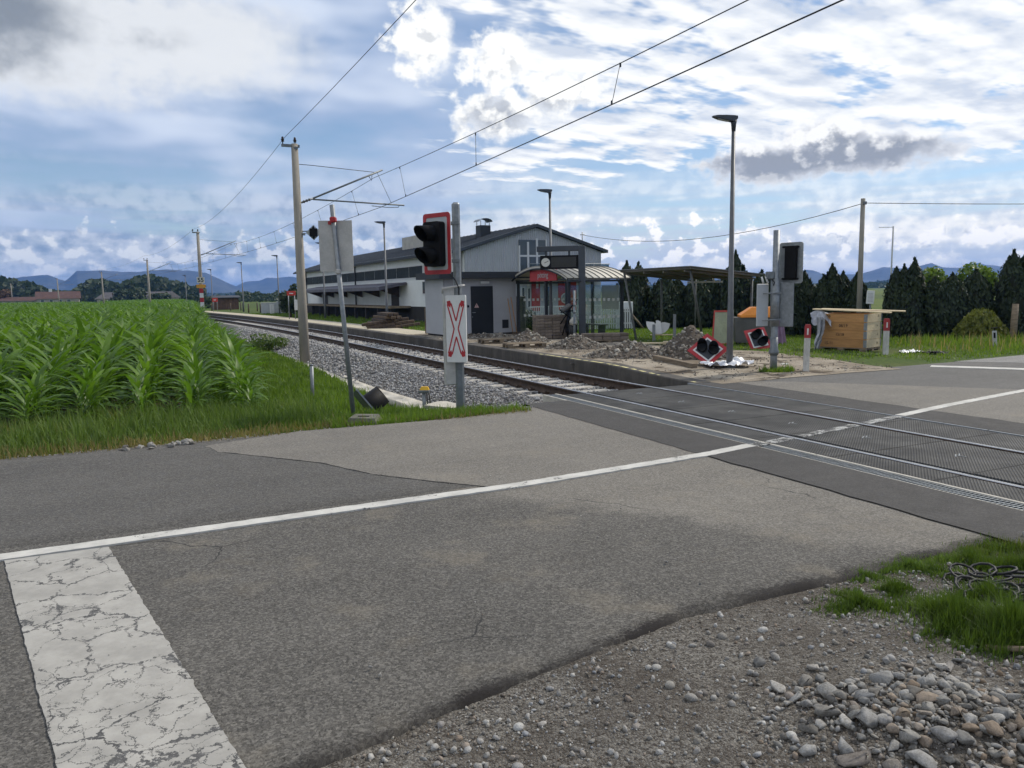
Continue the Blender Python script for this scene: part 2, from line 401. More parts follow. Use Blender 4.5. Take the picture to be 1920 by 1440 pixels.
def paint(name, base, under, wear, cracked=False):
    m, T = newmat(name); co = obj_co(T)
    rgb = T.n('ShaderNodeRGB'); rgb.outputs[0].default_value = (*under, 1)
    uc, h, L, L2 = aggregate(T, co, rgb.outputs[0], .25, .6)
    pn = T.noise(co, 6.0, 6, .65); fl = T.noise(co, 38.0, 4, .7)
    bare = T.ss(T.m('ADD', T.m('MULTIPLY', pn, .6), T.m('MULTIPLY', fl, .4)), .66-wear, .72-wear)
    if cracked:
        wv = T.n('ShaderNodeTexNoise', {'Vector': co, 'Scale': 4.0, 'Detail': 6.0, 'Roughness': .7}).outputs[1]
        cw = T.v('ADD', T.v('MULTIPLY', co, (1, 1, 1)), T.v('SCALE', T.v('SUBTRACT', wv, (.5, .5, .5)), sc=.28))
        zone = T.ss(T.m('ADD', T.noise(co, 1.5, 2), T.m('MULTIPLY', T.v('DOT_PRODUCT', co, (0, -1, 0)), .12)), -.12, .18)
        e1 = T.vor(cw, 2.3, 'DISTANCE_TO_EDGE'); e2 = T.vor(cw, 6.5, 'DISTANCE_TO_EDGE')
        wd = T.lin(T.m('ADD', T.m('MULTIPLY', T.noise(co, 9.0, 3), .6), T.m('MULTIPLY', T.noise(co, 30.0, 3), .4)), .38, .70, .002, .040)
        wd = T.m('MULTIPLY', wd, T.ss(T.noise(co, 2.2, 3), .30, .48)); k1 = T.m('LESS_THAN', e1, wd); k2 = T.m('MULTIPLY', T.m('LESS_THAN', e2, T.m('MULTIPLY', wd, 1.0)), zone)
        bare = T.m('MAXIMUM', bare, T.m('MAXIMUM', k1, T.m('GREATER_THAN', k2, .5)))
    pc = T.mix(T.ss(T.noise(co, 3.5, 6, .7), .3, .7), sc3(base, .72), base)
    pc = T.mix(T.m('MULTIPLY', T.ss(fl, .55, .75), .18), pc, (.30, .29, .26))
    c = T.mix(bare, pc, uc)
    hh = T.m('SUBTRACT', T.m('MULTIPLY', h, .25), T.m('MULTIPLY', bare, 1.0))
    finish(T, c, .8, hh, .45, .004, spec=.35); return m
P_LINE = paint('road_paint', (.56, .545, .50), (.09, .088, .082), .085)
P_WORN = paint('road_paint_worn', (.42, .42, .40), (.05, .05, .05), .20)
P_BAR = paint('road_paint_cracked', (.385, .370, .335), (.085, .083, .080), .055, True)

def stone_mat(name, tones, rough=.85, dirt=None, bscale=60.0):
    m, T = newmat(name); g = T.n('ShaderNodeNewGeometry'); co = g.outputs['Position']
    q = T.m('FRACT', T.m('ADD', g.outputs['Random Per Island'], T.n('ShaderNodeObjectInfo').outputs['Random']))
    cr = T.n('ShaderNodeValToRGB', {0: q}); el = cr.color_ramp.elements
    while len(el) < len(tones): el.new(.5)
    for i, c in enumerate(tones): el[i].position = i/(len(tones)-1); el[i].color = (*c, 1)
    n1 = T.m('ADD', T.m('MULTIPLY', T.noise(co, bscale*2.2, 4, .7), .55), T.m('MULTIPLY', T.noise(co, bscale*.5, 3, .6), .45))
    c = T.mix(T.ss(n1, .36, .62), T.mix(1.0, cr.outputs[0], (.55, .54, .52), 'MULTIPLY'), cr.outputs[0])
    if dirt: c = T.mix(T.m('MULTIPLY', T.ss(T.noise(co, 1.2, 3), .4, .65), dirt[1]), c, dirt[0])
    finish(T, c, rough, n1, .5, .006, spec=.3); return m
S_BALLAST = stone_mat('ballast_stone', [(.19, .19, .20), (.31, .31, .325), (.43, .43, .44), (.54, .535, .52), (.27, .255, .24)], dirt=((.16, .14, .115), .30))
S_PEBBLE = stone_mat('pebble_stone', [(.20, .185, .16), (.36, .35, .33), (.15, .135, .12), (.52, .51, .48), (.28, .265, .25), (.25, .19, .14), (.42, .41, .385), (.24, .25, .27)])
S_PILE = stone_mat('pile_stone', [(.24, .235, .22), (.14, .13, .115), (.34, .325, .295), (.27, .265, .255), (.22, .165, .115), (.42, .405, .375), (.19, .19, .185)])
S_RUBBLE = stone_mat('rubble_stone', [(.11, .09, .072), (.20, .175, .145), (.33, .30, .255), (.09, .075, .06), (.48, .455, .40), (.15, .125, .10)])

def foliage(name, c1, c2, trans=.35, rough=.5, clump=None, dry=None):
    m, T = newmat(name); g = T.n('ShaderNodeNewGeometry'); r = T.m('FRACT', T.m('ADD', g.outputs['Random Per Island'], T.n('ShaderNodeObjectInfo').outputs['Random']))
    P = g.outputs['Position']; cl = T.noise(P, clump or 1.2, 4, .6)
    k = T.m('ADD', T.m('MULTIPLY', r, .55), T.m('MULTIPLY', T.ss(cl, .3, .7), .45))
    c = T.mix(k, c1, c2)
    if dry: c = T.mix(T.m('MULTIPLY', T.ss(T.noise(P, .9, 4, .6), .56, .72), T.ss(r, .15, .8)), c, dry)
    finish(T, c, rough, spec=.35, trans=(T.mix(1.0, c, (1.25, 1.35, .7), 'MULTIPLY'), trans)); return m
F_GRASS = foliage('grass_blade', (.058, .108, .012), (.165, .250, .030), .40, .6, .9)
F_VERGE = foliage('grass_blade_dry', (.065, .115, .022), (.150, .215, .042), .35, .6, 1.2, (.26, .20, .08))
F_LAWN = foliage('grass_blade_lawn', (.070, .125, .014), (.185, .265, .034), .40, .6, .7)
F_CORN = foliage('corn_leaf', (.050, .112, .012), (.155, .265, .034), .40, .42, 1.6)
F_THUJA = foliage('thuja_spray', (.011, .021, .009), (.030, .047, .016), .10, .65, 1.5)
F_TREE = foliage('leaf_far', (.018, .034, .014), (.045, .070, .024), .2, .6, .25)
F_LIME = foliage('leaf_lime', (.060, .110, .016), (.150, .220, .030), .35, .5, .8)
F_DARK = foliage('leaf_dark', (.014, .028, .010), (.040, .065, .018), .2, .55, 1.0)
F_SEED = foliage('grass_seed_head', (.26, .19, .09), (.38, .28, .14), .3, .7, 1.0)
F_CORNER = foliage('grass_blade_corner', (.036, .070, .010), (.115, .175, .024), .35, .6, 3.0, (.17, .14, .05))
C_CONC = M('concrete', (.33, .31, .27), .9, .20, 2.2, .3, 60)
C_CONCP = M('concrete_pale', (.47, .44, .38), .9, .16, 2.5, .25, 60)
C_WALL = M('platform_concrete', (.080, .072, .062), .95, .30, 1.6, .3, 40, streak=(1, 1, .35))
C_SLEEP = M('sleeper_concrete', (.40, .375, .33), .9, .25, 5, .3, 60)
C_RAIL = M('rail_rust', (.075, .050, .036), .75, .35, 9, .25, 60, metal=.3)
C_RAILTOP = M('rail_head', (.42, .42, .42), .30, .15, 8, .05, 40, metal=.9)
C_STEEL = M('galvanised_steel', (.235, .250, .26), .5, .16, 14, .06, 90, metal=.55)
C_STEELD = M('galvanised_dark', (.17, .185, .195), .5, .18, 10, .06, 90, metal=.5)
C_MAST = M('mast_concrete', (.27, .245, .205), .9, .14, 3, .25, 60, streak=(1, 1, .25))
C_ANTH = M('anthracite_paint', (.035, .042, .052), .5, .12, 4, .05, 50)
C_BLACK = M('black_plastic', (.009, .009, .010), .6, .2, 6, .05, 50, spec=.12)
C_RED = M('signal_red', (.37, .022, .028), .5, .12, 8, .05, 50)
C_WHITE = M('white_board', (.62, .62, .60), .5, .06, 5, .04, 50)
C_GREYB = M('reflector_grey', (.40, .42, .43), .5, .06, 5, .04, 50)
C_ALU = M('sign_aluminium', (.44, .425, .40), .55, .14, 4, .05, 60, metal=.25)
C_WOOD = M('weathered_wood', (.20, .155, .105), .85, .30, 4, .3, 50, streak=(1, 1, 6), island=.18)
C_WOODN = M('fresh_wood', (.42, .22, .080), .7, .16, 3, .15, 60, streak=(1, 8, 8), island=.10)
C_WOODP = M('pale_wood', (.62, .50, .32), .75, .14, 3, .15, 60, streak=(1, 8, 8), island=.08)
C_WOODD = M('dark_wood', (.085, .060, .042), .9, .35, 3, .35, 40, streak=(5, 1, 1), island=.30)
C_INK = M('stencil_ink', (.05, .028, .018), .8, .2, 9, .05, 50)
C_PLAST = M('plastic_sheet', (.66, .67, .70), .32, .10, 6, .15, 14, spec=.5)
C_ORANGE = M('orange_plastic', (.78, .27, .035), .45, .10, 3, .05, 40)
C_BIN = M('bin_grey', (.10, .098, .093), .6, .15, 3, .05, 40)
C_YELLOW = M('yellow_plastic', (.70, .40, .02), .45, .10, 5, .05, 40)
C_RUBBER = M('cable_rubber', (.018, .018, .019), .6, .2, 9, .05, 40)
C_PORC = M('insulator_brown', (.028, .018, .015), .25, .2, 6, .03, 40)
C_WIRE = M('wire_metal', (.045, .045, .05), .5, .1, 5, .02, 40, metal=.6)
C_RENDER = M('wall_render', (.68, .70, .69), .9, .05, 1.2, .15, 70)
C_PLINTH = M('plinth_dark', (.030, .028, .029), .9, .2, 2, .2, 40)
C_CLAD = M('grey_cladding', (.43, .44, .465), .6, .05, 1.0, .03, 40, metal=.15)
C_ANNEX = M('annex_render', (.37, .37, .39), .9, .05, 1.5, .1, 60)
C_ROOF = M('roof_sheet', (.055, .063, .075), .5, .15, 1.5, .06, 30, metal=.2)
C_FASCIA = M('fascia_dark', (.026, .028, .032), .6, .15, 3, .05, 40)
C_DOORW = M('brown_door', (.022, .014, .011), .6, .25, 3, .15, 40, streak=(6, 6, 1))
C_DOORA = M('anthracite_door', (.011, .0125, .016), .5, .15, 3, .05, 40)
C_REDW = M('red_render', (.42, .055, .060), .85, .10, 2, .1, 50)
C_MASON = M('paving_block', (.175, .140, .110), .95, .2, 8, .3, 60, island=.22)
C_PVC = M('white_frame', (.60, .60, .60), .5, .05, 3, .03, 40)
C_DIRT = None
def glass(name, tint, rough=.05, op=.35):
    m, T = newmat(name)
    fr = T.m('ADD', .04, T.m('MULTIPLY', T.m('POWER', T.n('ShaderNodeLayerWeight', {'Blend': .5}).outputs['Facing'], 4.0), .5))
    tr = T.n('ShaderNodeBsdfTransparent', {'Color': (*tint, 1)}); gl = T.n('ShaderNodeBsdfGlossy', {'Color': (.9, .95, 1, 1), 'Roughness': rough})
    df = T.n('ShaderNodeBsdfDiffuse', {'Color': (.10, .12, .13, 1)})
    a = T.n('ShaderNodeMixShader', {0: op, 1: tr.outputs[0], 2: df.outputs[0]})
    b = T.n('ShaderNodeMixShader', {0: fr, 1: a.outputs[0], 2: gl.outputs[0]})
    T.n('ShaderNodeOutputMaterial', {'Surface': b.outputs[0]}); return m
G_PANE = glass('window_glass', (.35, .40, .42), .04, .75)
G_CLEAR = glass('shelter_glass', (.95, .98, .97), .05, .05)

# ------------------------------------------------------------------ the lie of the land
# railway frame: s runs along the track away from the camera, t across it (positive towards the platform)
TO = np.array([5.318, 7.150]); TD = np.array([-.4267, .9044]); TN = np.array([.9044, .4267])
TRACK_ANG = math.atan2(TD[1], TD[0])          # heading of the track
def bend(s):
    s = np.asarray(s, float); q = np.clip(s-14, 0, None); return np.where(q < 60, -.00075*q*q, -.00075*3600 - .09*(q-60))
def TR(s, t, z=0.0):
    tt = t + float(bend(s)); p = TO + s*TD + tt*TN; return (float(p[0]), float(p[1]), z)
def TRv(s, t):
    s = np.asarray(s, float); t = np.asarray(t, float) + bend(s); return TO[0]+s*TD[0]+t*TN[0], TO[1]+s*TD[1]+t*TN[1]
def ST(x, y):
    x = np.asarray(x, float); y = np.asarray(y, float); s = (x-TO[0])*TD[0]+(y-TO[1])*TD[1]; t = (x-TO[0])*TN[0]+(y-TO[1])*TN[1]; return s, t-bend(s)
def sst(v, a, b): q = np.clip((np.asarray(v, float)-a)/(b-a), 0, 1); return q*q*(3-2*q)
def plat_z(s): return .12*sst(s, 7.7, 11.5)
def left_z(s, t):
    z = np.interp(t, [-60, -9, -6.4, -5.2, -4.2, -3.3, -2.7], [-.04, -.10, -.14, -.34, -.50, -.58, -.60])
    return -.03 + (z+.03)*sst(s, 6.2, 10.8)
def s_edge(t): return -.78-.212*np.clip(-5.1-np.asarray(t, float), 0, 4)
def gz(x, y):
    """height of the ground (grass, soil) at x, y"""
    s, t = ST(x, y); z = np.full(np.shape(s), -.03, float)
    z = np.where((t < -2.7) & (s > 6), left_z(s, t), z)
    sq = s-.036*(t-4); z = np.where((t > 2.0) & (s > 6.4), -.04+.04*sst(sq, 7.7, 8.4)+.085*sst(s, 8.6, 11.5)*(1-.6*sst(t, 8, 16)), z)
    return z
def gz1(x, y): return float(gz(np.array(x), np.array(y)))
def numnoise(x, y, f, seed=0):
    """cheap smooth noise from a few sines"""
    r = np.random.default_rng(seed); z = 0
    for k in range(6):
        a = r.uniform(0, 6.28); ff = f*(1.6**k); z = z + np.sin(x*ff*math.cos(a)+y*ff*math.sin(a)+r.uniform(0, 6.28))/(1.5**k)
    return z/2.2

def grid_mesh(name, S, Tt, fz, mat, frame=True, smooth=True, jig=None):
    SS, TT = np.meshgrid(S, Tt, indexing='ij')
    if jig is not None: SS, TT = jig(SS, TT)
    x, y = TRv(SS, TT) if frame else (SS, TT)
    z = fz(SS, TT, x, y) if callable(fz) else np.full(x.shape, fz)
    n, m = x.shape; V = np.stack([x, y, z], -1).reshape(-1, 3); i = np.arange(n-1)[:, None]*m + np.arange(m-1)[None]
    F = np.stack([i, i+1, i+m+1, i+m], -1).reshape(-1, 4)
    # keep faces looking up
    a = V[F[0, 1]]-V[F[0, 0]]; b = V[F[0, 3]]-V[F[0, 0]]
    if a[0]*b[1]-a[1]*b[0] < 0: F = F[:, ::-1]
    return npmesh(name, V, F, mat, smooth)
def struct(name, me, parent=None): return tag(mobj(name, me, parent), kind='structure') if parent is None else mobj(name, me, parent)

# ground sheet
def spread(a, b, step, far, g=1.18):
    mid = list(np.arange(a, b+1e-6, step)); q = []; x = b; d = step
    while x < far: d *= g; x += d; q.append(x)
    p = []; x = a; d = step
    while x > -far: d *= g; x -= d; p.append(x)
    return np.array(p[::-1]+mid+q)
m, T = newmat('grass_ground'); co = obj_co(T)
n1 = T.noise(co, .35, 6, .65); n2_ = T.noise(co, 9.0, 5, .7); nf = T.noise(co, .012, 3, .5)
gcol = T.mix(T.ss(n2_, .3, .7), (.028, .050, .010), (.075, .115, .022))
gcol = T.mix(T.m('MULTIPLY', T.ss(n1, .45, .7), .6), gcol, (.105, .100, .040))
gcol = T.mix(T.ss(nf, .4, .6), gcol, T.mix(1.0, gcol, (1.5, 1.35, 1.0), 'MULTIPLY'))
finish(T, gcol, .95, n2_, .6, .03, spec=.15); MAT_GROUND = m
gx = spread(-22, 20, .5, 6000); gy = spread(-4, 46, .5, 6000)
def gfun(a, b, x, y):
    s, t = ST(x, y); z = gz(x, y)
    z = np.where((s > 6.4) & (s < 150) & (t > -2.95) & (t < 2.0), -.95, z)
    z = np.where((s > -1.2) & (s < 6.4), -.07, z); z = np.where((s > -9) & (s <= -1.2) & (t > -12), -.10, z)
    near = (np.abs(x) < 60) & (y < 90)
    return z + np.where(near, 0, numnoise(x, y, .004, 3)*np.clip((np.hypot(x, y)-150)/600, 0, 1)*.8)
struct('ground', grid_mesh('ground', gx, gy, gfun, MAT_GROUND, frame=False))

# soil under the maize
m, T = newmat('field_soil'); co = obj_co(T); n1 = T.noise(co, 8, 6, .7)
finish(T, T.mix(T.ss(n1, .3, .7), (.045, .032, .022), (.105, .078, .052)), .95, n1, .8, .05, spec=.1); MAT_SOIL = m
struct('field_soil', grid_mesh('field_soil', np.linspace(8.7, 140, 60), np.linspace(-90, -6.7, 40), lambda S, Tt, x, y: gz(x, y)+.012, MAT_SOIL))

# ------------------------------------------------------------------ roads
def strip(s0, s1, t0, t1, z, mat, name, parent=None, ds=.25, jag0=0.0, jag1=0.0, tj0=0.0, tj1=0.0, thick=.0, seed=1, dt=.25):
    """rectangular sheet in the railway frame; jag0/jag1 roughen the s edges, tj0/tj1 the t edges (t edges may be functions of s)"""
    ns = max(2, int(abs(s1-s0)/ds)+1); nt = max(2, int(abs(t1-t0)/dt)+1)
    r = np.random.default_rng(seed)
    def jig(S, Tt):
        e0 = r.normal(0, 1, S.shape[1])*jag0*.22 + numnoise(Tt[0], Tt[0]*0, 1.3, seed)*jag0*1.6 + numnoise(Tt[0], Tt[0]*0, 9.0, seed+5)*jag0*.45
        e1 = r.normal(0, 1, S.shape[1])*jag1 + numnoise(Tt[0], Tt[0]*0, 1.1, seed+1)*jag1*1.5
        S = S.copy(); Tt = Tt.copy(); S[0] += e0; S[-1] += e1
        f0 = r.normal(0, 1, S.shape[0])*tj0; f1 = r.normal(0, 1, S.shape[0])*tj1; Tt[:, 0] += f0; Tt[:, -1] += f1
        return S, Tt
    def jig2(S, Tt):
        S, Tt = jig(S, Tt)
        if name == 'road':
            w_ = np.clip((2.0-S)/2.8, 0, 1); S = S+w_*(s_edge(Tt)+.78)
        S[1] = S[0]; S[0] = S[1]-.022
        e1 = S[-1]-s1; S[-2] = s1+e1; S[-1] = S[-2]+.022; return S, Tt
    def zf(S, Tt, x, y):
        q = np.full(x.shape, z, float); q[0] = z-.045; q[-1] = z-.045; return q
    return grid_mesh(name, np.concatenate([[s0], np.linspace(s0, s1, ns), [s1]]), np.linspace(t0, t1, nt), zf, mat, jig=jig2, smooth=False)
def polysheet(name, pts, z, mat):
    bm = bmesh.new(); vs = [bm.verts.new((x, y, z)) for x, y in pts]; f = bm.faces.new(vs)
    if f.normal.z < 0 or True:
        bm.normal_update()
        if f.normal.z < 0: f.normal_flip()
    ee = [e for e in bm.edges]; ex = bmesh.ops.extrude_edge_only(bm, edges=ee)
    for v in ex['geom']:
        if isinstance(v, bmesh.types.BMVert): v.co.z -= .014
    bmesh.ops.triangulate(bm, faces=bm.faces[:]); me = bpy.data.meshes.new(name); bm.to_mesh(me); bm.free(); me.materials.append(mat); return me
def rough_line(pts, step, amp, seed):
    r = np.random.default_rng(seed); out = []
    for (a, b) in zip(pts[:-1], pts[1:]):
        a = np.array(a); b = np.array(b); L = np.linalg.norm(b-a); k = max(1, int(L/step)); nrm = np.array([-(b-a)[1], (b-a)[0]])/max(L, 1e-6)
        for i in range(k): out.append(tuple(a+(b-a)*i/k + nrm*r.normal(0, amp)))
    out.append(tuple(pts[-1])); return out
st_pts = lambda L: [TR(s, t)[:2] for s, t in L]

# the pale resurfaced patch before the crossing, wearing out softly towards the camera
m, T = newmat('asphalt_patch_worn'); co = obj_co(T)
ra = T.n('ShaderNodeRGB'); ra.outputs[0].default_value = (.097, .091, .081, 1); rb = T.n('ShaderNodeRGB'); rb.outputs[0].default_value = (.160, .148, .128, 1)
ca, ha, L, L2 = aggregate(T, co, ra.outputs[0], .25, .95); cb, hb, L, L2 = aggregate(T, co, rb.outputs[0], .17, .65)
ex, ey = 2.85-(-.3), 5.15-6.95; ln_ = math.hypot(ex, ey); nx, ny = -ey/ln_, ex/ln_
dist = T.m('SUBTRACT', T.v('DOT_PRODUCT', co, (nx, ny, 0)), nx*-.3+ny*6.95)
wob = T.m('MULTIPLY', T.m('SUBTRACT', T.noise(co, 1.1, 5, .65), .5), 1.3)
mk = T.ss(T.m('ADD', dist, wob), -.28, .22)
cc = T.mix(mk, ca, cb); cc = T.mix(T.m('MULTIPLY', T.ss(T.noise(co, 1.3, 6, .65), .52, .70), .30), cc, (.25, .215, .16))
tq = T.m('SUBTRACT', T.v('DOT_PRODUCT', co, (.9044, .4267, 0)), .9044*5.318+.4267*7.15)
q_ = T.m('ADD', T.m('SUBTRACT', T.v('DOT_PRODUCT', co, (-.4267, .9044, 0)), -.4267*5.318+.9044*7.15-.80), T.m('MULTIPLY', T.m('MAXIMUM', T.m('SUBTRACT', -5.1, tq), 0.0), .212))
n_ = T.m('ADD', T.m('MULTIPLY', T.m('SUBTRACT', T.noise(co, 2.6, 4, .7), .5), .34), T.m('MULTIPLY', T.m('SUBTRACT', T.noise(co, 48.0, 4, .75), .5), .26))
cc = T.mix(T.m('MULTIPLY', T.ss(T.m('ADD', q_, n_), .11, .02), T.lin(T.noise(co, 1.4, 3), .36, .60, .35, .96)), cc, (.011, .0085, .008))
cr_ = T.vor(T.v('ADD', co, T.v('SCALE', T.n('ShaderNodeTexNoise', {'Vector': co, 'Scale': 1.3, 'Detail': 5.0}).outputs[1], sc=.5)), .42, 'DISTANCE_TO_EDGE')
cc = T.mix(T.m('MULTIPLY', T.ss(cr_, .0035, .001), T.ss(T.noise(co, .45, 2), .52, .60)), cc, (.028, .027, .026))
cc = T.mix(T.m('MULTIPLY', T.ss(T.noise(T.v('MULTIPLY', co, (1, 1, 1)), .55, 4, .6), .50, .68), .35), cc, T.mix(1.0, cc, (.62, .62, .63), 'MULTIPLY'))
finish(T, cc, .88, ha, .5, .004, spec=.3); MAT_PATCH = m
ROAD_JIG = True
road = struct('road', strip(-.80, 6.32, -70, -2.0, 0.0, MAT_PATCH, 'road', jag0=.022, jag1=.03, seed=4, dt=.045))
struct('road_far_lane', strip(2.45, 6.26, -70, -2.7, .003, A_LEFT, 'road_far_lane', parent=road, jag1=.02, seed=5, dt=.08), road)
pp = rough_line([(-3.81, 9.40), (-3.5, 9.0), (-2.13, 8.32), (-1.44, 7.73), (-.69, 7.34), (-.10, 7.08)], .08, .012, 3) + st_pts([(2.47, -2.32)])
pp += rough_line(st_pts([(2.6, -2.3), (6.62, -2.3)]), .1, .012, 6) + [(-.72, 11.20), (-1.6, 10.85), (-2.92, 10.30)]
struct('road_patch', polysheet('road_patch', pp, .006, A_PATCH), road)
SEAM = True
# far side of the crossing
road2 = struct('road_beyond', grid_mesh('road_beyond', np.linspace(-8, 7.75, 40), np.linspace(2.0, 60, 90), lambda S, Tt, x, y: np.zeros_like(x), A_FAR, jig=lambda S, Tt: (np.where(S > 7.6, 7.62+.036*(Tt-4)+numnoise(Tt, S*0, 1.0, 5)*.12, S), Tt)))
struct('road_beyond_patch', polysheet('road_beyond_patch', st_pts([(-8, 2.45), (-8, 13.0), (-3, 11.0), (.5, 8.4), (3.99, 5.84), (6.94, 3.5), (7.72, 2.45)]), .004, A_PATCH), road2)
struct('road_beyond_pale', polysheet('road_beyond_pale', st_pts([(7.9, 9.6), (8.9, 30), (5.0, 30), (6.0, 11.2)]), .004, A_PALE), road2)

# gravel shoulder in the near corner
m, T = newmat('gravel_fines'); co = obj_co(T)
v1 = T.n('ShaderNodeTexVoronoi', {'Vector': co, 'Scale': 70.0}); v2 = T.n('ShaderNodeTexVoronoi', {'Vector': co, 'Scale': 170.0})
g1 = T.n('ShaderNodeSeparateColor', {0: v1.outputs['Color']}).outputs[0]; g2 = T.n('ShaderNodeSeparateColor', {0: v2.outputs['Color']}).outputs[0]
tone = T.mix(T.m('POWER', g1, 2.0), (.048, .040, .032), (.20, .185, .160)); tone = T.mix(T.m('MULTIPLY', T.m('POWER', g2, 3.0), .6), tone, (.32, .305, .275))
damp = T.ss(T.noise(co, 1.6, 5, .6), .42, .62); tone = T.mix(T.m('MULTIPLY', damp, .50), tone, (.060, .048, .037))
hg = T.m('SUBTRACT', 1.0, T.m('ADD', T.m('MULTIPLY', v1.outputs['Distance'], .8), T.m('MULTIPLY', v2.outputs['Distance'], .5)))
finish(T, tone, .92, hg, .9, .012, spec=.2); MAT_GRAVEL = m
def shz(S, Tt, x, y): return -.022 + numnoise(x, y, 2.2, 12)*.012 + .10*np.exp(-(((x-1.80)/.50)**2+((y-3.05)/.36)**2)) - .02*sst(-S, 2, 5)
shoulder = struct('gravel_shoulder', grid_mesh('gravel_shoulder', np.linspace(-.60, -7.5, 110), np.linspace(-12, .8, 160), shz, MAT_GRAVEL))
def sh_at(x, y): s, t = ST(x, y); return shz(s, t, np.asarray(x, float), np.asarray(y, float))

# markings
def line_sheet(name, pts, w, z, mat, parent):
    P = [np.array(p, float) for p in pts]; L, R = [], []
    for i, p in enumerate(P):
        d = P[min(i+1, len(P)-1)]-P[max(i-1, 0)]; d /= np.linalg.norm(d); nn = np.array([-d[1], d[0]])*w/2; L.append(tuple(p+nn)); R.append(tuple(p-nn))
    sh = rough_line(R, .07, .0035, 2)+rough_line(L[::-1], .07, .0035, 3)
    return struct(name, polysheet(name, sh, z, mat), parent)
line_sheet('tar_seam', [(-3.45, 8.98), (-2.13, 8.31), (-1.44, 7.72), (-.69, 7.33), (-.12, 7.08)], .010, .0075, A_EDGE, road)
line_sheet('centre_line', [(-12.4, .52), (-3.69, 5.33), (.09, 7.19), TR(2.48, -2.35)[:2], TR(2.62, -1.56)[:2]], .15, .0150, P_LINE, road)
line_sheet('centre_line', [TR(3.20, 1.71)[:2], TR(3.50, 3.2)[:2], (8.81, 13.12), (14.5, 16.9), (30, 26)], .15, .0100, P_LINE, road2)
bar = rough_line([(-3.62, 5.27), (-1.82, 2.84), (-.9, 1.6)], .035, .0025, 12)+rough_line([(-.15, 1.6), (-1.07, 2.82), (-3.02, 5.54)], .035, .003, 13)
struct('stop_bar', polysheet('stop_bar', bar, .0085, P_BAR), road)
line_sheet('stop_bar', [TR(7.45, 8.15)[:2], TR(4.4, 10.1)[:2]], .38, .0125, P_LINE, road2)

# forecourt of bare earth between crossing, platform and lawn
m, T = newmat('bare_earth'); co = obj_co(T)
n1 = T.noise(co, .8, 6, .65); n3 = T.noise(co, 14, 5, .7); v1 = T.n('ShaderNodeTexVoronoi', {'Vector': co, 'Scale': 28.0})
e = T.mix(T.ss(n1, .35, .65), (.215, .180, .135), (.36, .315, .25)); e = T.mix(T.m('MULTIPLY', T.ss(n3, .5, .7), .5), e, (.13, .105, .08))
tw = T.noise(T.v('MULTIPLY', co, (1, 1, 1)), 1.9, 4, .6); e = T.mix(T.m('MULTIPLY', T.ss(tw, .54, .61), .85), e, (.070, .054, .040))
finish(T, e, .95, T.m('ADD', n3, T.m('MULTIPLY', v1.outputs['Distance'], .5)), .9, .03, spec=.1); MAT_EARTH = m
def fz(S, Tt, x, y): return plat_z(S)*(1-.3*sst(Tt, 6, 9)) + .0085 + numnoise(x, y, 2.6, 31)*.018*sst(S, 8.0, 9.2)*sst(Tt, 2.2, 2.6)
struct('forecourt_earth', grid_mesh('forecourt_earth', np.linspace(7.42, 27, 90), np.linspace(2.10, 8.6, 40), fz, MAT_EARTH,
    jig=lambda S, Tt: (S+np.where(S < 7.5, numnoise(Tt, S, 1.2, 7)*.1, 0), 2.1+(Tt-2.1)*(.80+.07*numnoise(S, S*0, .6, 8)-.16*sst(S, 9, 16)))))
# paved platform farther on
C_PAVE = M('platform_gravel', (.42, .375, .28), .95, .15, 3, .3, 60)
struct('platform', grid_mesh('platform', np.linspace(26, 112, 60), np.array([2.10, 2.6, 3.2, 3.75, 3.95]), lambda S, Tt, x, y: plat_z(S)+.006-.05*(Tt > 3.8), C_PAVE))
# pale yard behind the hedge
struct('yard', polysheet('yard', [(5.5, 41), (24, 33.2), (34, 30), (36, 44), (20, 49), (5.8, 56)], .03, C_PAVE))

# ------------------------------------------------------------------ railway
track = bpy.data.objects.new('railway_track', None); link(track); tag(track, kind='structure')
def sweep(prof, S, toff, z0=0.0, close=True):
    """profile [(dt, z)] swept along the track"""
    n = len(prof); V = []
    for s in S:
        for (dt, z) in prof: V.append(TR(s, toff+dt, z0+z))
    F = []
    for i in range(len(S)-1):
        for k in range(n if close else n-1):
            a = i*n+k; b = i*n+(k+1) % n; F.append((a, b, b+n, a+n))
    return np.array(V), np.array(F)
S_rail = np.concatenate([np.arange(-16, 14, 3.0), np.arange(14, 130, 2.5)])
RP = [(-.075, -.172), (.075, -.172), (.075, -.160), (.014, -.140), (.009, -.050), (.035, -.036), (.035, -.004), (-.035, -.004), (-.035, -.036), (-.009, -.050), (-.014, -.140), (-.075, -.160)]
for tr_ in (-.75, .75):
    V, F = sweep(RP, S_rail, tr_); ro = mobj('rail', npmesh('rail', V, F, C_RAIL), track)
    V, F = sweep([(-.0355, -.012), (.0355, -.012), (.030, 0), (-.030, 0)], S_rail, tr_); mobj('rail_head', npmesh('rail_head', V, F, C_RAILTOP), ro)
mb = MB().cbox((0, 0, -.06), (2.5, .24, .12), .025); sl_me = mb.mesh('sleeper', C_SLEEP)
fast = []
for i in range(88):
    s = 8.45 + .62*i; x, y, _ = TR(s, 0); h = TRACK_ANG + (float(bend(s+.5)-bend(s-.5)))*-1*0 - math.pi/2
    o = mobj('sleeper', sl_me, track, (x, y, -.168+random.uniform(-.004, .004)), (0, 0, h + math.atan2(-float(bend(s+.5)-bend(s-.5)), 1)*-1*0))
    if s < 34:
        for tr_ in (-.75, .75):
            for sd_ in (-.12, .12): fast.append((s, tr_+sd_))
fm = MB()
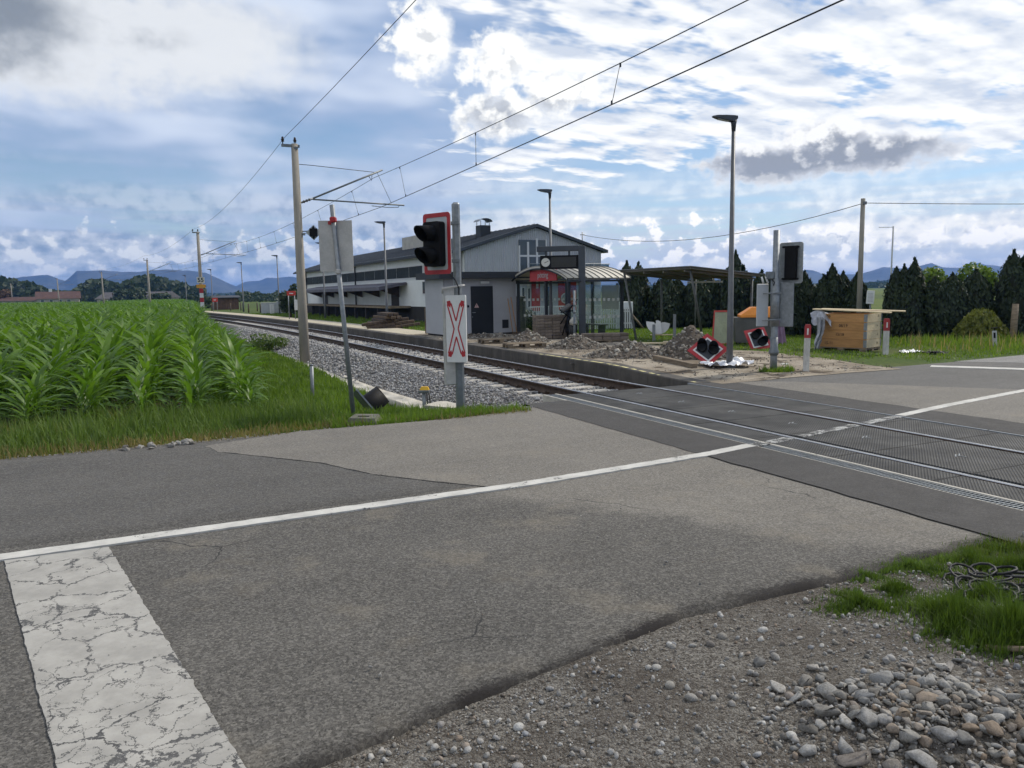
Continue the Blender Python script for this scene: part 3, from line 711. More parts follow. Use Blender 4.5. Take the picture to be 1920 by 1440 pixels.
for (s, t) in fast:
    fm.box(TR(s, t, -.145), (.09, .11, .05), (0, 0, TRACK_ANG)); fm.box(TR(s, t, -.115), (.035, .035, .03), (0, 0, TRACK_ANG))
tag(fm.build('rail_fastening', C_RAIL, track), kind='stuff')
# ballast bed under the loose stones
m, T = newmat('ballast_bed'); co = obj_co(T)
v1 = T.n('ShaderNodeTexVoronoi', {'Vector': co, 'Scale': 17.0}); gg = T.n('ShaderNodeSeparateColor', {0: v1.outputs['Color']}).outputs[0]
tone = T.mix(gg, (.10, .10, .10), (.36, .355, .345)); tone = T.mix(T.ss(v1.outputs['Distance'], .35, .62), tone, (.045, .042, .04))
tone = T.mix(T.m('MULTIPLY', T.ss(T.noise(co, .5, 4), .5, .65), .4), tone, (.14, .115, .09))
finish(T, tone, .9, T.m('SUBTRACT', 1.0, v1.outputs['Distance']), 1.0, .05, spec=.2); MAT_BED = m
def bed_z(S, Tt):
    S = np.asarray(S, float); low = .42*sst(S, 6.6, 10.5)
    return np.interp(Tt, [-3.1, -2.75, -1.62, -1.3, 1.3, 1.8], [-.66, -.62, -.215, -.195, -.195, -.235]) + np.where(Tt < -1.6, (.42-low)*np.clip((-1.6-Tt)/1.15, 0, 1), 0)
struct('ballast_bed', grid_mesh('ballast_bed', np.concatenate([np.arange(6.2, 40, .3), np.arange(40, 130, 2.0)]), np.array([-3.1, -2.75, -2.4, -2.0, -1.62, -1.3, -.9, -.4, 0, .4, .9, 1.3, 1.8]), lambda S, Tt, x, y: bed_z(S, Tt), MAT_BED), track)
# loose ballast stones
def ballast(n, s0, s1, size, seed):
    r = np.random.default_rng(seed); s = r.uniform(s0, s1, n); t = r.uniform(-2.85, 1.72, n)
    inr = np.abs(np.abs(t)-.75) < .10; keep = ~inr
    ph = ((s-8.45) / .62 + .5) % 1.0 - .5; on_sl = (np.abs(ph)*.62 < .125) & (np.abs(t) < 1.22) & (s > 8.2); keep &= ~(on_sl & (r.uniform(0, 1, n) > .05))
    keep &= ~((s < 7.95) & (t > -1.62)); keep &= ~((s < 6.9) & (t > -2.4)) & ~((s < 8.0+(-2.1-t)*1.0) & (t < -2.2))
    s, t = s[keep], t[keep]; n = len(s); x, y = TRv(s, t); z = bed_z(s, t) + r.uniform(-.25, .55, n)*size
    sc = (size*r.uniform(.6, 1.25, n))[:, None]*np.ones((1, 3))
    return r.integers(0, 8, n), np.stack([x, y, z], 1), sc, rot_rand(n, True, r)
RV = rock_variants(8, 1, .07, 5, .8)
lo_rock = []
for V, F in rock_variants(8, 1, .10, 6, .8): lo_rock.append((V, F))
ico0 = (np.array([[1, 0, 0], [-1, 0, 0], [0, 1, 0], [0, -1, 0], [0, 0, 1], [0, 0, -1]], float), np.array([[0, 2, 4], [2, 1, 4], [1, 3, 4], [3, 0, 4], [2, 0, 5], [1, 2, 5], [3, 1, 5], [0, 3, 5]]))
OCT = []
for k in range(8):
    r = np.random.default_rng(40+k); OCT.append((ico0[0]*r.uniform(.6, 1.1, (6, 1)) + r.normal(0, .12, (6, 3)), ico0[1]))
a1 = ballast(9000, 6.3, 17, .040, 1); a2 = ballast(15000, 17, 50, .052, 2)
o = mobj('ballast_stones', scatter_mesh('ballast_stones', RV, *a1, S_BALLAST), track); tag(o, kind='stuff')
o = mobj('ballast_stones', scatter_mesh('ballast_stones', OCT, *a2, S_BALLAST), track); tag(o, kind='stuff')

# concrete drain slabs along the foot of the ballast
gut = bpy.data.objects.new('drain_gutter', None); link(gut); tag(gut, kind='structure')
for i in range(11):
    s0 = 9.0+1.5*i; s1 = s0+1.485; t0 = -3.42+.045*min(i, 8); P = []
    def zz(s, t): return float(left_z(np.array(s), np.array(t))) + .035 + random.uniform(-.004, .004)
    for s in (s0, s1):
        tt0 = -3.46+.032*(s-9) if s < 22 else -3.06
        zc_ = -.36-.24*float(sst(s, 8, 17)); w_ = .55
        for (t, z) in ((tt0, zc_+.10), (tt0+.13, zc_+.015), (tt0+w_-.08, zc_), (tt0+w_, zc_+.05)): P.append(TR(s, t, z+random.uniform(-.003, .003)))
    V = np.array(P + [(p[0], p[1], p[2]-.14) for p in P])
    F = [(0, 1, 5, 4), (1, 2, 6, 5), (2, 3, 7, 6), (8, 12, 13, 9), (9, 13, 14, 10), (10, 14, 15, 11), (0, 8, 9, 1), (1, 9, 10, 2), (2, 10, 11, 3), (4, 5, 13, 12), (5, 6, 14, 13), (6, 7, 15, 14), (0, 4, 12, 8), (3, 11, 15, 7)]
    mobj('gutter_slab', npmesh('gutter_slab', V, np.array(F), C_CONCP), gut)

# platform edge of concrete slabs, running down to the road
pe = bpy.data.objects.new('platform_edge', None); link(pe); tag(pe, kind='structure')
s = 7.75
while s < 112:
    L = 1.6 if s < 11 else (2.5 if s < 60 else 6.0); s1 = s+L-.018; P = []
    for q in (s, s1):
        zt = float(plat_z(q))+.012
        for (t, z) in ((1.74, -.55), (1.74, zt-.02), (1.76, zt), (2.12, zt), (2.12, -.55)): P.append(TR(q, t+random.uniform(-.004, .004), z))
    F4 = [(k, 5+k, 5+(k+1) % 5, (k+1) % 5) for k in range(5)]
    me = bpy.data.meshes.new('edge_slab'); me.from_pydata(P, [], [f for f in F4]+[(0, 1, 2, 3, 4), (9, 8, 7, 6, 5)]); me.materials.append(C_WALL); me.update()
    mobj('edge_slab', me, pe); s += L
mb = MB(); C_YMARK = M('edge_marking', (.55, .50, .24), .85, .3, 6, .2, 60)
for q in np.arange(7.85, 14.5, .34):
    w_ = random.uniform(.16, .30); z_ = float(plat_z(q))+.0165; z2 = float(plat_z(q+w_))+.0165
    mb.quad(TR(q, 1.78, z_), TR(q, 1.86+random.uniform(-.02, .02), z_), TR(q+w_, 1.86+random.uniform(-.02, .02), z2), TR(q+w_, 1.78, z2))
mb.build('edge_marking', C_YMARK, pe)

# ------------------------------------------------------------------ level crossing
xing = bpy.data.objects.new('level_crossing', None); link(xing); tag(xing, kind='structure')
m, T = newmat('rubber_panel'); co = obj_co(T); g = T.n('ShaderNodeNewGeometry').outputs['Position']
def wave(ang, wl):
    a = TRACK_ANG + rad(ang); d_ = T.v('DOT_PRODUCT', g, (math.cos(a), math.sin(a), 0)); return T.m('SINE', T.m('MULTIPLY', d_, 2*math.pi/wl))
w1 = wave(38, .027); nz = T.noise(g, 1.1, 5, .6)
lift = T.m('MULTIPLY', T.ss(w1, .62, .96), T.ss(nz, .34, .70))
c = T.mix(T.ss(T.noise(g, 2.2, 6, .65), .35, .7), (.013, .0135, .014), (.034, .034, .033)); c = T.mix(T.m('MULTIPLY', lift, .62), c, (.20, .195, .18))
finish(T, c, .75, w1, .35, .006, spec=.3); MAT_RUB = m
def slab(s0, s1, t0, t1, zt, h, bev=.012):
    cx, cy, _ = TR((s0+s1)/2, (t0+t1)/2); mb = MB(); mb.cbox((0, 0, -h/2), (s1-s0, t1-t0, h), bev); return mb, (cx, cy, zt)
struct('crossing_bed', strip(-9.5, 7.85, -1.65, 2.6, -.16, C_BLACK, 'crossing_bed'), xing)
PANEL = 1.2
for i in range(13):
    s1 = 7.75 - i*PANEL; s0 = s1-PANEL+.008
    for (t0, t1) in ((-1.255, -.80), (-.645, .645), (.80, 1.645)):
        mb, loc = slab(s0, s1, t0, t1, -.004+random.uniform(-.003, .003), .13); o = mb.build('crossing_panel', MAT_RUB, xing, loc, (0, 0, TRACK_ANG))
        if t0 == -.645:
            hb = MB()
            for q in (-.03, .03): hb.box((0, q, .0025), (.012, .13, .006), (0, 0, rad(35)))
            hb.box((-.05, 0, .0025), (.10, .010, .006)); hb.build('lifting_eye', C_STEEL, o)
for i in range(6):
    s1 = 7.9-i*3.0; s0 = s1-2.985
    for t in (-1.53, -1.285, 1.675):
        mb, loc = slab(s0, s1, t-.018, t+.018, .004, .16, .004); mb.build('edge_angle', C_STEEL if t > 0 else C_CONCP, xing, loc, (0, 0, TRACK_ANG))
    gb = MB(); ns = 74 if i else 74
    for k in range(ns): gb.box((-1.4925+(k+.5)*2.985/ns, 0, -.012), (.016, .205, .02))
    for q in (-.095, 0, .095): gb.box((0, q, -.014), (2.985, .012, .022))
    cx, cy, _ = TR((s0+s1)/2, -1.4075); gb.build('drain_grate', C_STEELD, xing, (cx, cy, -.004), (0, 0, TRACK_ANG))
struct('asphalt_strip', strip(-9, 7.0, -2.38, -1.55, .0110, A_NEW, 'asphalt_strip', tj0=.012, seed=11, dt=.2), xing)
struct('asphalt_strip', strip(-9, 7.9, 1.695, 2.50, .0060, A_NEW, 'asphalt_strip', tj1=.012, seed=12, dt=.2), xing)
def wornline(s_at, t0, t1, z, w=.15): return line_sheet('worn_line', [TR(s_at(t0), t0)[:2], TR(s_at(t1), t1)[:2]], w, z, P_WORN, xing)
fl_ = lambda t: 2.62+(t+1.56)*.175
wornline(fl_, -1.25, -.80, .003); wornline(fl_, -.63, .63, .003); wornline(fl_, .82, 1.64, .003); wornline(fl_, -1.56, -1.30, .0065)
# kerb stone end and odd concrete pieces beside the track

# ------------------------------------------------------------------ overhead line
def ang_of(v): return math.atan2(v[1], v[0])
MASTS = [((12.85, -15.45), None), ((-7.52, 27.91), -.62), ((-27.29, 68.46), -.25), ((-52.5, 112.7), -.1), ((-86.5, 164.6), 0), ((-122.7, 210.4), 0), ((-168.8, 262.4), 0)]
mp = [np.array(m_[0]) for m_ in MASTS]
mnorm = []
for i in range(len(mp)):
    d = mp[min(i+1, len(mp)-1)]-mp[max(i-1, 0)]; d /= np.linalg.norm(d); mnorm.append(np.array([d[1], -d[0]]))
mnorm[1] = TN.copy(); mnorm[2] = np.array([.885, .465])
MLAB = [None, 'nearest concrete catenary mast, standing in grass beside the gutter', 'catenary mast bearing the number 55 and a red and white band',
        'third catenary mast, rising behind the maize left of the 55 mast', 'fourth catenary mast, left of the dark round tree beyond the maize',
        'thin catenary mast between the two groups of far houses', 'leftmost and farthest catenary mast above the maize']
def make_mast(i):
    (x, y), z0 = MASTS[i]; th = thing('catenary_mast', MLAB[i], 'mast', (x, y, z0), ang_of(mnorm[i]), 'catenary masts along the line'); H = 7.75 if i < 3 else 7.4
    MB().tube([(0, 0, -.6), (0, 0, 2), (0, 0, H)], [.185, .165, .115], 14).build('pole', C_MAST, th)
    MB().tube([(.14, 0, 5.73), (.55, 0, 5.89)], .035, 8).build('bracket', C_STEELD, th)
    ins = MB()
    for k in range(6): q = .22+.05*k; ins.tube([(q, 0, 5.757+q*.39-.08), (q+.022, 0, 5.766+q*.39-.08)], .055 if k % 2 == 0 else .03, 8)
    ins.build('insulator', C_PORC, th)
    MB().tube([(.5, 0, 5.87), (3.15, 0, 7.02)], .032, 8).build('upper_tube', C_STEELD, th)
    MB().tube([(.55, 0, 5.86), (3.95, 0, 5.76)], .028, 8).build('lower_tube', C_STEELD, th)
    MB().tube([(.12, 0, 7.06), (.5, 0, 7.05), (2.85, 0, 6.92)], .012, 6).build('tie_rod', C_WIRE, th)
    MB().tube([(2.62, 0, 6.78), (2.72, 0, 6.62), (2.75, 0, 6.80)], .014, 6).build('hanger', C_WIRE, th)
    MB().tube([(3.75, 0, 5.76), (3.72, 0, 5.68), (3.3, 0, 5.66), (2.7, 0, 5.70)], .012, 6).build('steady_arm', C_WIRE, th)
    MB().tube([(2.95, 0, 6.90), (3.45, 0, 5.82)], .008, 5).build('stay_wire', C_WIRE, th)
    MB().box((-.14, 0, H-.07), (.62, .09, .09)).box((.02, 0, H-.15), (.14, .26, .08)).build('top_arm', C_STEELD, th)
    for q in (-.40, .02):
        MB().lathe([(.018, 0), (.018, .08), (.06, .09), (.04, .13), (.065, .15), (.035, .20), (.045, .23), (.02, .26)], (q, 0, H-.03), 10).build('post_insulator', C_PORC, th)
    return th
masts = {i: make_mast(i) for i in range(1, 7)}
# number board and bands of the second mast
t2 = masts[2]
P2 = Matrix.Rotation(rad(180)-ang_of(mnorm[2])*0, 4, 'Z')
def face_cam(th, h, off, w, hh, mat, name, parent=None, d=.02):
    """flat board on a mast, facing down the line towards the road; local frame of the mast"""
    o = MB().cbox((0, 0, 0), (w, d, hh), .006).build(name, mat, parent or th); o.location = off[0], off[1], h; o.rotation_euler = (0, 0, rad(-62)+0*h); return o
C_SIGNY = M('sign_yellow', (.62, .30, .03), .6, .15, 6, .05, 40); C_CREAM = M('sign_cream', (.62, .60, .52), .6, .08, 6, .05, 40)
mloc = Euler((0, 0, -ang_of(mnorm[2]))).to_matrix()
vd = mloc @ Vector((27.29, -68.46, 0)).normalized(); yaw = math.atan2(vd.y, vd.x)+math.pi/2
def mplate(h, w, hh, mat, name, r=.20):
    o = MB().cbox((0, 0, 0), (w, .02, hh), .006).build(name, mat, t2, (vd.x*r, vd.y*r, h), (0, 0, yaw)); return o
pl = mplate(3.55, .62, .52, C_CREAM, 'number_plate'); tm = mobj('lettering', text_mesh('55', .52, C_BLACK, .004, True), pl, (0, -.014, 0), (rad(90), 0, 0))
mplate(3.02, .74, .30, C_SIGNY, 'orange_plate', .21)
for k, mt in enumerate((C_RED, C_WHITE, C_RED, C_WHITE)): mplate(2.62-.40*k, .32, .395, mt, 'band_plate', .195)

def wirepath(P0, P1, sag, n=14):
    P0 = np.array(P0); P1 = np.array(P1); out = []
    for k in range(n+1):
        u = k/n; p = P0+(P1-P0)*u; p[2] -= 4*sag*u*(1-u); out.append(tuple(p))
    return out
def wire(name, label, segs, r, mat=C_WIRE):
    mb = MB()
    for sg in segs: mb.tube(sg, r, 5, cap=False)
    o = mb.build(name, mat); tag(o, label, 'wire'); return o
def sup(i, dx, dz):
    p = mp[i]+mnorm[i]*dx; z0 = MASTS[i][1] if MASTS[i][1] is not None else -.6; return (p[0], p[1], z0+dz)
cx_ = {0: None, 1: 3.08, 2: 2.80, 3: 3.0, 4: 2.8, 5: 3.0, 6: 2.8}
C0, M0 = TR(-22.75, -1.62, 5.2), TR(-22.75, -.66, 6.12)
segs_c = [wirepath(C0 if i == 0 else sup(i, cx_[i], 5.68), sup(i+1, cx_[i+1], 5.68), .10) for i in range(6)]
segs_m = [wirepath(M0 if i == 0 else sup(i, 2.82, 6.72), sup(i+1, 2.82, 6.72), .42) for i in range(6)]
cw = wire('contact_wire', 'lower overhead contact wire running above the railway track', segs_c, .011)
mw = wire('messenger_wire', 'upper overhead wire sagging above the contact wire over the track', segs_m, .009)
for i in range(3):
    nd = 7
    for k in range(nd):
        u = (k+.5)/nd
        a = np.array(segs_c[i][0])*(1-u)+np.array(segs_c[i][-1])*u; a[2] -= 4*.10*u*(1-u)
        b = np.array(segs_m[i][0])*(1-u)+np.array(segs_m[i][-1])*u; b[2] -= 4*.42*u*(1-u)
        mb = MB().tube([tuple(b), tuple(a)], .006, 5).box(tuple(a+np.array([0, 0, .03])), (.03, .03, .07)).box(tuple(b-np.array([0, 0, .03])), (.03, .03, .07)); mb.build('dropper', C_WIRE, mw)
wire('feeder_wire', 'single feeder wire slung from mast top to mast top', [wirepath(sup(i, -.30, 7.98), sup(i+1, -.30, 7.98), .55 if i else .30) for i in range(6)], .008)

# lamp on a diamond board, fixed to the nearest mast
ds = thing('diamond_signal', 'black lamp box on a small silver diamond board fixed to the nearest mast', 'signal', (-7.52, 27.91, -.62), 0)
dl = Vector((.26, -.97, 0)); ctr = Vector((.56, -.12, 4.66)); M4 = frame_mat(ctr, (.98, .18, 0), (0, 0, 1))
MB().prism([(0, -.27), (.27, 0), (0, .27), (-.27, 0)], .012, M4).build('diamond_board', C_GREYB, ds)
MB().prism([(-.135, -.14), (.135, -.14), (.135, .14), (-.135, .14)], .10, M4 @ Matrix.Translation((0, 0, .012))).build('lamp_box', C_BLACK, ds)
MB().prism([(-.05, .14), (.05, .14), (0, .25)], .05, M4 @ Matrix.Translation((0, 0, .012))).build('fin', C_BLACK, ds)
MB().prism([(-.05, -.14), (0, -.25), (.05, -.14)], .05, M4 @ Matrix.Translation((0, 0, .012))).build('fin', C_BLACK, ds)
MB().tube([(.12, 0, 4.72), (.34, -.06, 4.72)], .02, 6).box((.18, -.02, 4.62), (.10, .08, .08)).build('bracket', C_STEELD, ds)

# ------------------------------------------------------------------ street lamps of the platform
def make_lamp():
    t = thing('street_lamp', 'x', 'lamp'); H = 5.45
    MB().tube([(0, 0, -.3), (0, 0, 1.3), (0, 0, 1.32), (0, 0, H-.25)], [.075, .070, .062, .042], 12).build('pole', M('lamp_grey', (.125, .130, .135), .5, .12, 8, .05, 60, metal=.3), t)
    MB().tube([(0, 0, H-.26), (0, 0, H-.10), (0, 0, H-.02)], [.042, .055, .075], 10).build('collar', C_ANTH, t)
    hd = MB(); sec = [(-.08, .05, .02, .08), (.0, .07, -.05, .085), (.18, .085, -.02, .085), (.40, .08, .02, .08), (.50, .04, .045, .065)]
    vs = []
    for (x, w, zb, zt) in sec: vs += [(-x, -w, H+zb), (-x, w, H+zb), (-x, w*.8, H+zt), (-x, -w*.8, H+zt)]
    fs = [(0, 1, 2, 3)]
    for i in range(len(sec)-1):
        b = 4*i; fs += [(b, b+4, b+5, b+1), (b+1, b+5, b+6, b+2), (b+2, b+6, b+7, b+3), (b+3, b+7, b+4, b)]
    fs += [(16, 19, 18, 17)]; hd.add(vs, fs); hd.build('lamp_head', C_ANTH, t)
    MB().box((-.26, 0, H-.016), (.24, .10, .012), (0, rad(9), 0)).build('lens', C_GREYB, t)
    MB().cbox((0, 0, .02), (.22, .22, .05), .01).build('base_plate', C_STEELD, t)
    return t
LAMPS = [((4.95, 17.40), 0.05, 'tallest looking grey street lamp beside the gravel heap'), ((1.54, 29.56), .1, 'grey street lamp rising behind the display gantry'),
         ((-6.62, 41.32), .1, 'street lamp in front of the white warehouse, by the pile of old sleepers'), ((-13.66, 56.87), .1, 'street lamp partly hidden by the blank sign back, near the warehouse end'),
         ((-21.69, 72.52), .05, 'street lamp next to the grey cabinets beyond the warehouse'), ((-29.79, 86.26), .05, 'street lamp just right of the small brown shed'),
         ((-40.32, 104.75), 0, 'small distant street lamp between the 55 mast and the shed'), ((-54.65, 130.64), 0, 'farthest street lamp, left of the 55 mast')]
lamp0 = make_lamp()
for i, ((x, y), z, lb) in enumerate(LAMPS):
    o = lamp0 if i == 0 else copy_tree(lamp0); o.location = (x, y, z); o.rotation_euler = (0, 0, ang_of(TN)-(rad(14) if i == 0 else rad(6))); tag(o, lb, 'lamp', 'street lamps along the platform')

# ------------------------------------------------------------------ signal by the maize side of the road
SP = (-.86, 12.62, -.15)
sg = thing('crossing_signal', 'grey post with red edged black light signal and a red X board', 'signal', SP)
MB().cbox((0, 0, 1.60), (.125, .115, 3.66), .03, (0, 0, rad(12))).build('post', C_STEEL, sg)
MB().cbox((0, 0, .42), (.142, .132, 1.5), .035, (0, 0, rad(12))).build('post_sleeve', C_STEELD, sg)
MB().box((0, -.005, .86), (.155, .150, .03), (0, 0, rad(12))).build('clamp', C_STEEL, sg)
nb = Vector((-.64, -.77, 0)).normalized(); xb = Vector((.77, -.64, 0)); bc = Vector((-.29, -.14, 2.77))
BM_ = frame_mat(bc - nb*0, xb, (0, 0, 1)); # local z looks along nb
if (BM_.to_3x3() @ Vector((0, 0, 1))).dot(nb) < 0: BM_ = frame_mat(bc, -xb, (0, 0, 1))
bd = MB().prism(rrect(.60, .96, .05), .015, BM_).build('signal_board', C_GREYB, sg)
MB().ring(rrect(.605, .965, .052), rrect(.47, .83, .03), .006, BM_ @ Matrix.Translation((0, 0, .0155))).build('red_border', C_RED, bd)
hs = MB().prism(rrect(.37, .70, .05), .13, BM_ @ Matrix.Translation((0, -.01, .016))).build('lamp_housing', C_BLACK, sg)
for q in (.16, -.18):
    hv = MB(); n = 14; R = .125; vs = []; fs = []
    for k in range(n+1):
        a = rad(-90) + rad(360)*k/n
        L = .23+.09*math.sin(a)
        for rr_ in (R, R-.008):
            vs += [BM_ @ Vector((rr_*math.cos(a), q+rr_*math.sin(a), .14)), BM_ @ Vector((rr_*math.cos(a), q+rr_*math.sin(a)-.02, .14+L))]
    for k in range(n):
        b = 4*k; fs += [(b, b+4, b+5, b+1), (b+2, b+3, b+7, b+6), (b+1, b+5, b+7, b+3)]
    hv.add(vs, fs, True); hv.build('visor', C_BLACK, hs)
    ln = MB(); Mq = BM_ @ Matrix.Translation((0, q, .142)); ln.prism([(.10*math.cos(2*math.pi*k/16), .10*math.sin(2*math.pi*k/16)) for k in range(16)], .012, Mq)
    ln.build('lens', M('lens_red_dark', (.035, .008, .008), .15, .1, 4, .02, 30), hs)
for q in (3.1, 2.5): MB().tube([(-.03, 0, q), (-.22, -.11, q)], .022, 6).box((-.03, 0, q), (.16, .15, .05)).build('bracket', C_STEELD, sg)
MB().tube([(-.10, -.06, 2.28), (-.02, -.09, 2.18), (.03, -.10, 2.05), (.02, -.07, 1.9)], .012, 6).build('cable', C_RUBBER, sg)
MB().cbox((-.155, .03, 1.27), (.19, .18, 1.58), .015, (0, 0, rad(12))).build('relay_cabinet', C_ALU, sg)
MB().tube([(-.24, -.10, 1.98), (-.24, -.11, 2.06), (.06, -.08, 2.10), (.12, -.07, 2.10)], .02, 6).build('top_bracket', C_ALU, sg)
Xn = Vector((-.16, -.987, 0)); XM = frame_mat((-.02, -.165, 1.41), (.987, -.16, 0), (0, 0, 1))
cb = MB().prism(rrect(.33, 1.08, .02), .055, XM @ Matrix.Translation((0, 0, -.02))).build('cross_board', C_WHITE, sg)
zf = .0355
for sgn in (-1, 1):
    A = Vector((-.118*sgn, -.45)); B = Vector((.118*sgn, .45)); d = (B-A).normalized(); nn_ = Vector((-d.y, d.x))
    tip = .075; w_ = .032; wi = .018
    oa = A+d*tip; ob = B-d*tip
    outer = [A, oa+nn_*-w_*1.05, ob+nn_*-w_, B, ob+nn_*w_, oa+nn_*w_]
    red = MB()
    for (p, q) in ((A, 1), (B, -1)):     # arrow tips
        red.prism([tuple(p + d*q*0.0 + nn_*.026), tuple(p + nn_*-.026), tuple(p+d*q*.05+nn_*-.034), tuple(p+d*q*.115+nn_*0), tuple(p+d*q*.05+nn_*.034)][::-1 if q < 0 else 1], .002, XM @ Matrix.Translation((0, 0, zf)))
    Lg = (B-A).length; mid = (A+B)/2; half = math.atan2(.118, .45)
    for e in (-1, 1):
        for up_ in (-1, 1):
            acute = (e*sgn*up_ > 0); c0 = w_/math.tan(half) if acute else w_*math.tan(half)
            p0 = mid+d*up_*c0+nn_*e*w_; p1 = mid+d*up_*(Lg/2-.05)+nn_*e*w_; hh = nn_*.0105
            if up_ < 0: p0, p1 = p1, p0
            red.prism([tuple(p0-hh), tuple(p1-hh), tuple(p1+hh), tuple(p0+hh)], .002, XM @ Matrix.Translation((0, 0, zf+.0003*sgn)))
    red.build('cross_bar', C_RED, cb)

# ------------------------------------------------------------------ blank-backed road sign on a leaning tube
rs_ = thing('road_sign', 'pale blank back of a road sign on a leaning grey tube post', 'sign', (-2.50, 11.95, -.08))
topv = Vector((-.20, .02, 3.28)); MB().tube([(.02, 0, -.3), tuple(topv)], .037, 12).build('post', C_STEEL, rs_)
SM = frame_mat((-.165, .055, 2.66), (.995, .03, 0), (-.055, 0, 1))
pn = MB(); hw, hh = .255, .385; F1_ = [(-hw, -hh, .03), (-.02, -hh, 0), (hw, -hh, .022), (-hw, hh, .03), (-.02, hh, 0), (hw, hh, .022)]
vs = [SM @ Vector(v) for v in F1_] + [SM @ Vector((v[0], v[1], v[2]+.012)) for v in F1_]
pn.add(vs, [(0, 3, 4, 1), (1, 4, 5, 2), (6, 7, 10, 9), (7, 8, 11, 10), (0, 1, 7, 6), (1, 2, 8, 7), (3, 9, 10, 4), (4, 10, 11, 5), (0, 6, 9, 3), (2, 5, 11, 8)])
pn = pn.build('sign_panel', C_ALU, rs_)
MB().cbox((-.187, .01, 3.055), (.095, .10, .085), .015, (0, rad(-4), 0)).box((-.24, .03, 3.01), (.06, .03, .05)).build('red_clamp', C_RED, rs_)
MB().cbox((-.14, .01, 2.27), (.075, .09, .07), .01).build('clamp', C_ALU, rs_)
lt = mobj('lettering', text_mesh('RVA', .052, C_REDW, .001, True), pn); lt.matrix_world = frame_mat((.055, .0325, 2.315), (.995, .03, 0), (0, 0, 1)); lt.parent = pn

# small things in the grass beside it
fs_ = thing('fallen_signal_head', 'black signal hood on its tilted board, thrown in the grass beside the leaning sign post', 'signal head', (-2.50, 13.10, -.27), 0)
FM = frame_mat((.02, 0, .20), (.62, -.02, -.78), (-.316, .899, -.274)); fz_ = (FM.to_3x3() @ Vector((0, 0, 1)))

MB().prism(rrect(.56, .48, .04), .025, FM @ Matrix.Translation((-.06, 0, -.03))).build('back_board', C_STEELD, fs_)
hv = MB(); n = 20; vs = []; fs2 = []
for k in range(n):
    a = 2*math.pi*k/n; L = .33+.05*math.sin(a)
    vs += [FM @ Vector((.195*math.cos(a), .195*math.sin(a), 0)), FM @ Vector((.175*math.cos(a), .175*math.sin(a), L)), FM @ Vector((.165*math.cos(a), .165*math.sin(a), L)), FM @ Vector((.16*math.cos(a), .16*math.sin(a), .04))]
for k in range(n):
    b = 4*k; c = 4*((k+1) % n); fs2 += [(b, c, c+1, b+1), (b+1, c+1, c+2, b+2), (b+2, c+2, c+3, b+3)]
fs2.append(tuple(4*k+3 for k in range(n))); hv.add(vs, fs2, True); hv.build('hood', C_BLACK, fs_)
cc_ = MB(); cc_.add([(-.24, -.16, 0), (.24, -.16, 0), (.24, .18, 0), (-.24, .18, 0), (-.19, -.12, .11), (.19, -.12, .11), (.17, .15, .13), (-.19, .15, .13)], [(0, 3, 2, 1), (4, 5, 6, 7), (0, 1, 5, 4), (1, 2, 6, 5), (2, 3, 7, 6), (3, 0, 4, 7)])
cc_.box((0, 0, .125), (.17, .06, .02))
tag(cc_.build('concrete_cover', M('mossy_concrete', (.13, .125, .10), .95, .3, 5, .4, 40), None, (-2.14, 10.98, -.03), (0, 0, rad(-8))), 'weathered dark concrete block with a recess at the road edge under the leaning sign', 'concrete block')
pp_ = thing('pipe_marker', 'short plain galvanised pipe standing alone in the green grass', 'post', (-4.26, 16.25, -.45))
MB().tube([(0, 0, -.2), (.015, 0, .82)], .04, 12).build('pipe', C_STEEL, pp_); MB().lathe([(.043, 0), (.043, .03), (.02, .035)], (.015, 0, .80), 12).build('cap', C_STEELD, pp_)
yb = thing('cable_marker', 'small grey post with yellow cap and black cables beside the ballast', 'cable post', (-1.63, 14.10, -.38))
MB().tube([(0, 0, -.1), (0, 0, .40)], .035, 10).build('post', C_STEEL, yb)
MB().cbox((0, 0, .42), (.20, .14, .05), .01).build('tray', C_STEELD, yb)
ct = MB(); ct.add([(-.09, -.06, 0), (.09, -.06, 0), (.09, .06, 0), (-.09, .06, 0), (-.055, -.035, .06), (.065, -.035, .06), (.065, .035, .06), (-.055, .035, .06)], [(0, 3, 2, 1), (4, 5, 6, 7), (0, 1, 5, 4), (1, 2, 6, 5), (2, 3, 7, 6), (3, 0, 4, 7)])
ct.build('yellow_cap', C_YELLOW, yb, (.01, 0, .447))
MB().tube([(.05, 0, .40), (.07, -.01, .10), (.09, -.02, -.10)], .013, 6).build('cable', C_RUBBER, yb)
MB().tube([(.09, 0, .40), (.13, -.05, .15), (.25, -.15, -.02), (.42, -.35, -.03), (.58, -.75, .10), (.68, -1.2, .22)], .015, 6).build('cable', C_RUBBER, yb)
sb = MB(); sb.prism([(-.34, -.12), (.30, -.14), (.34, .06), (.05, .20), (-.10, .16)], .06, Matrix.Rotation(rad(7), 4, 'Y'))
tag(sb.build('concrete_slab', C_CONCP, None, (-1.16, 12.85, -.09), (rad(10), 0, rad(6))), 'pale broken concrete slab at the foot of the signal post', 'slab')

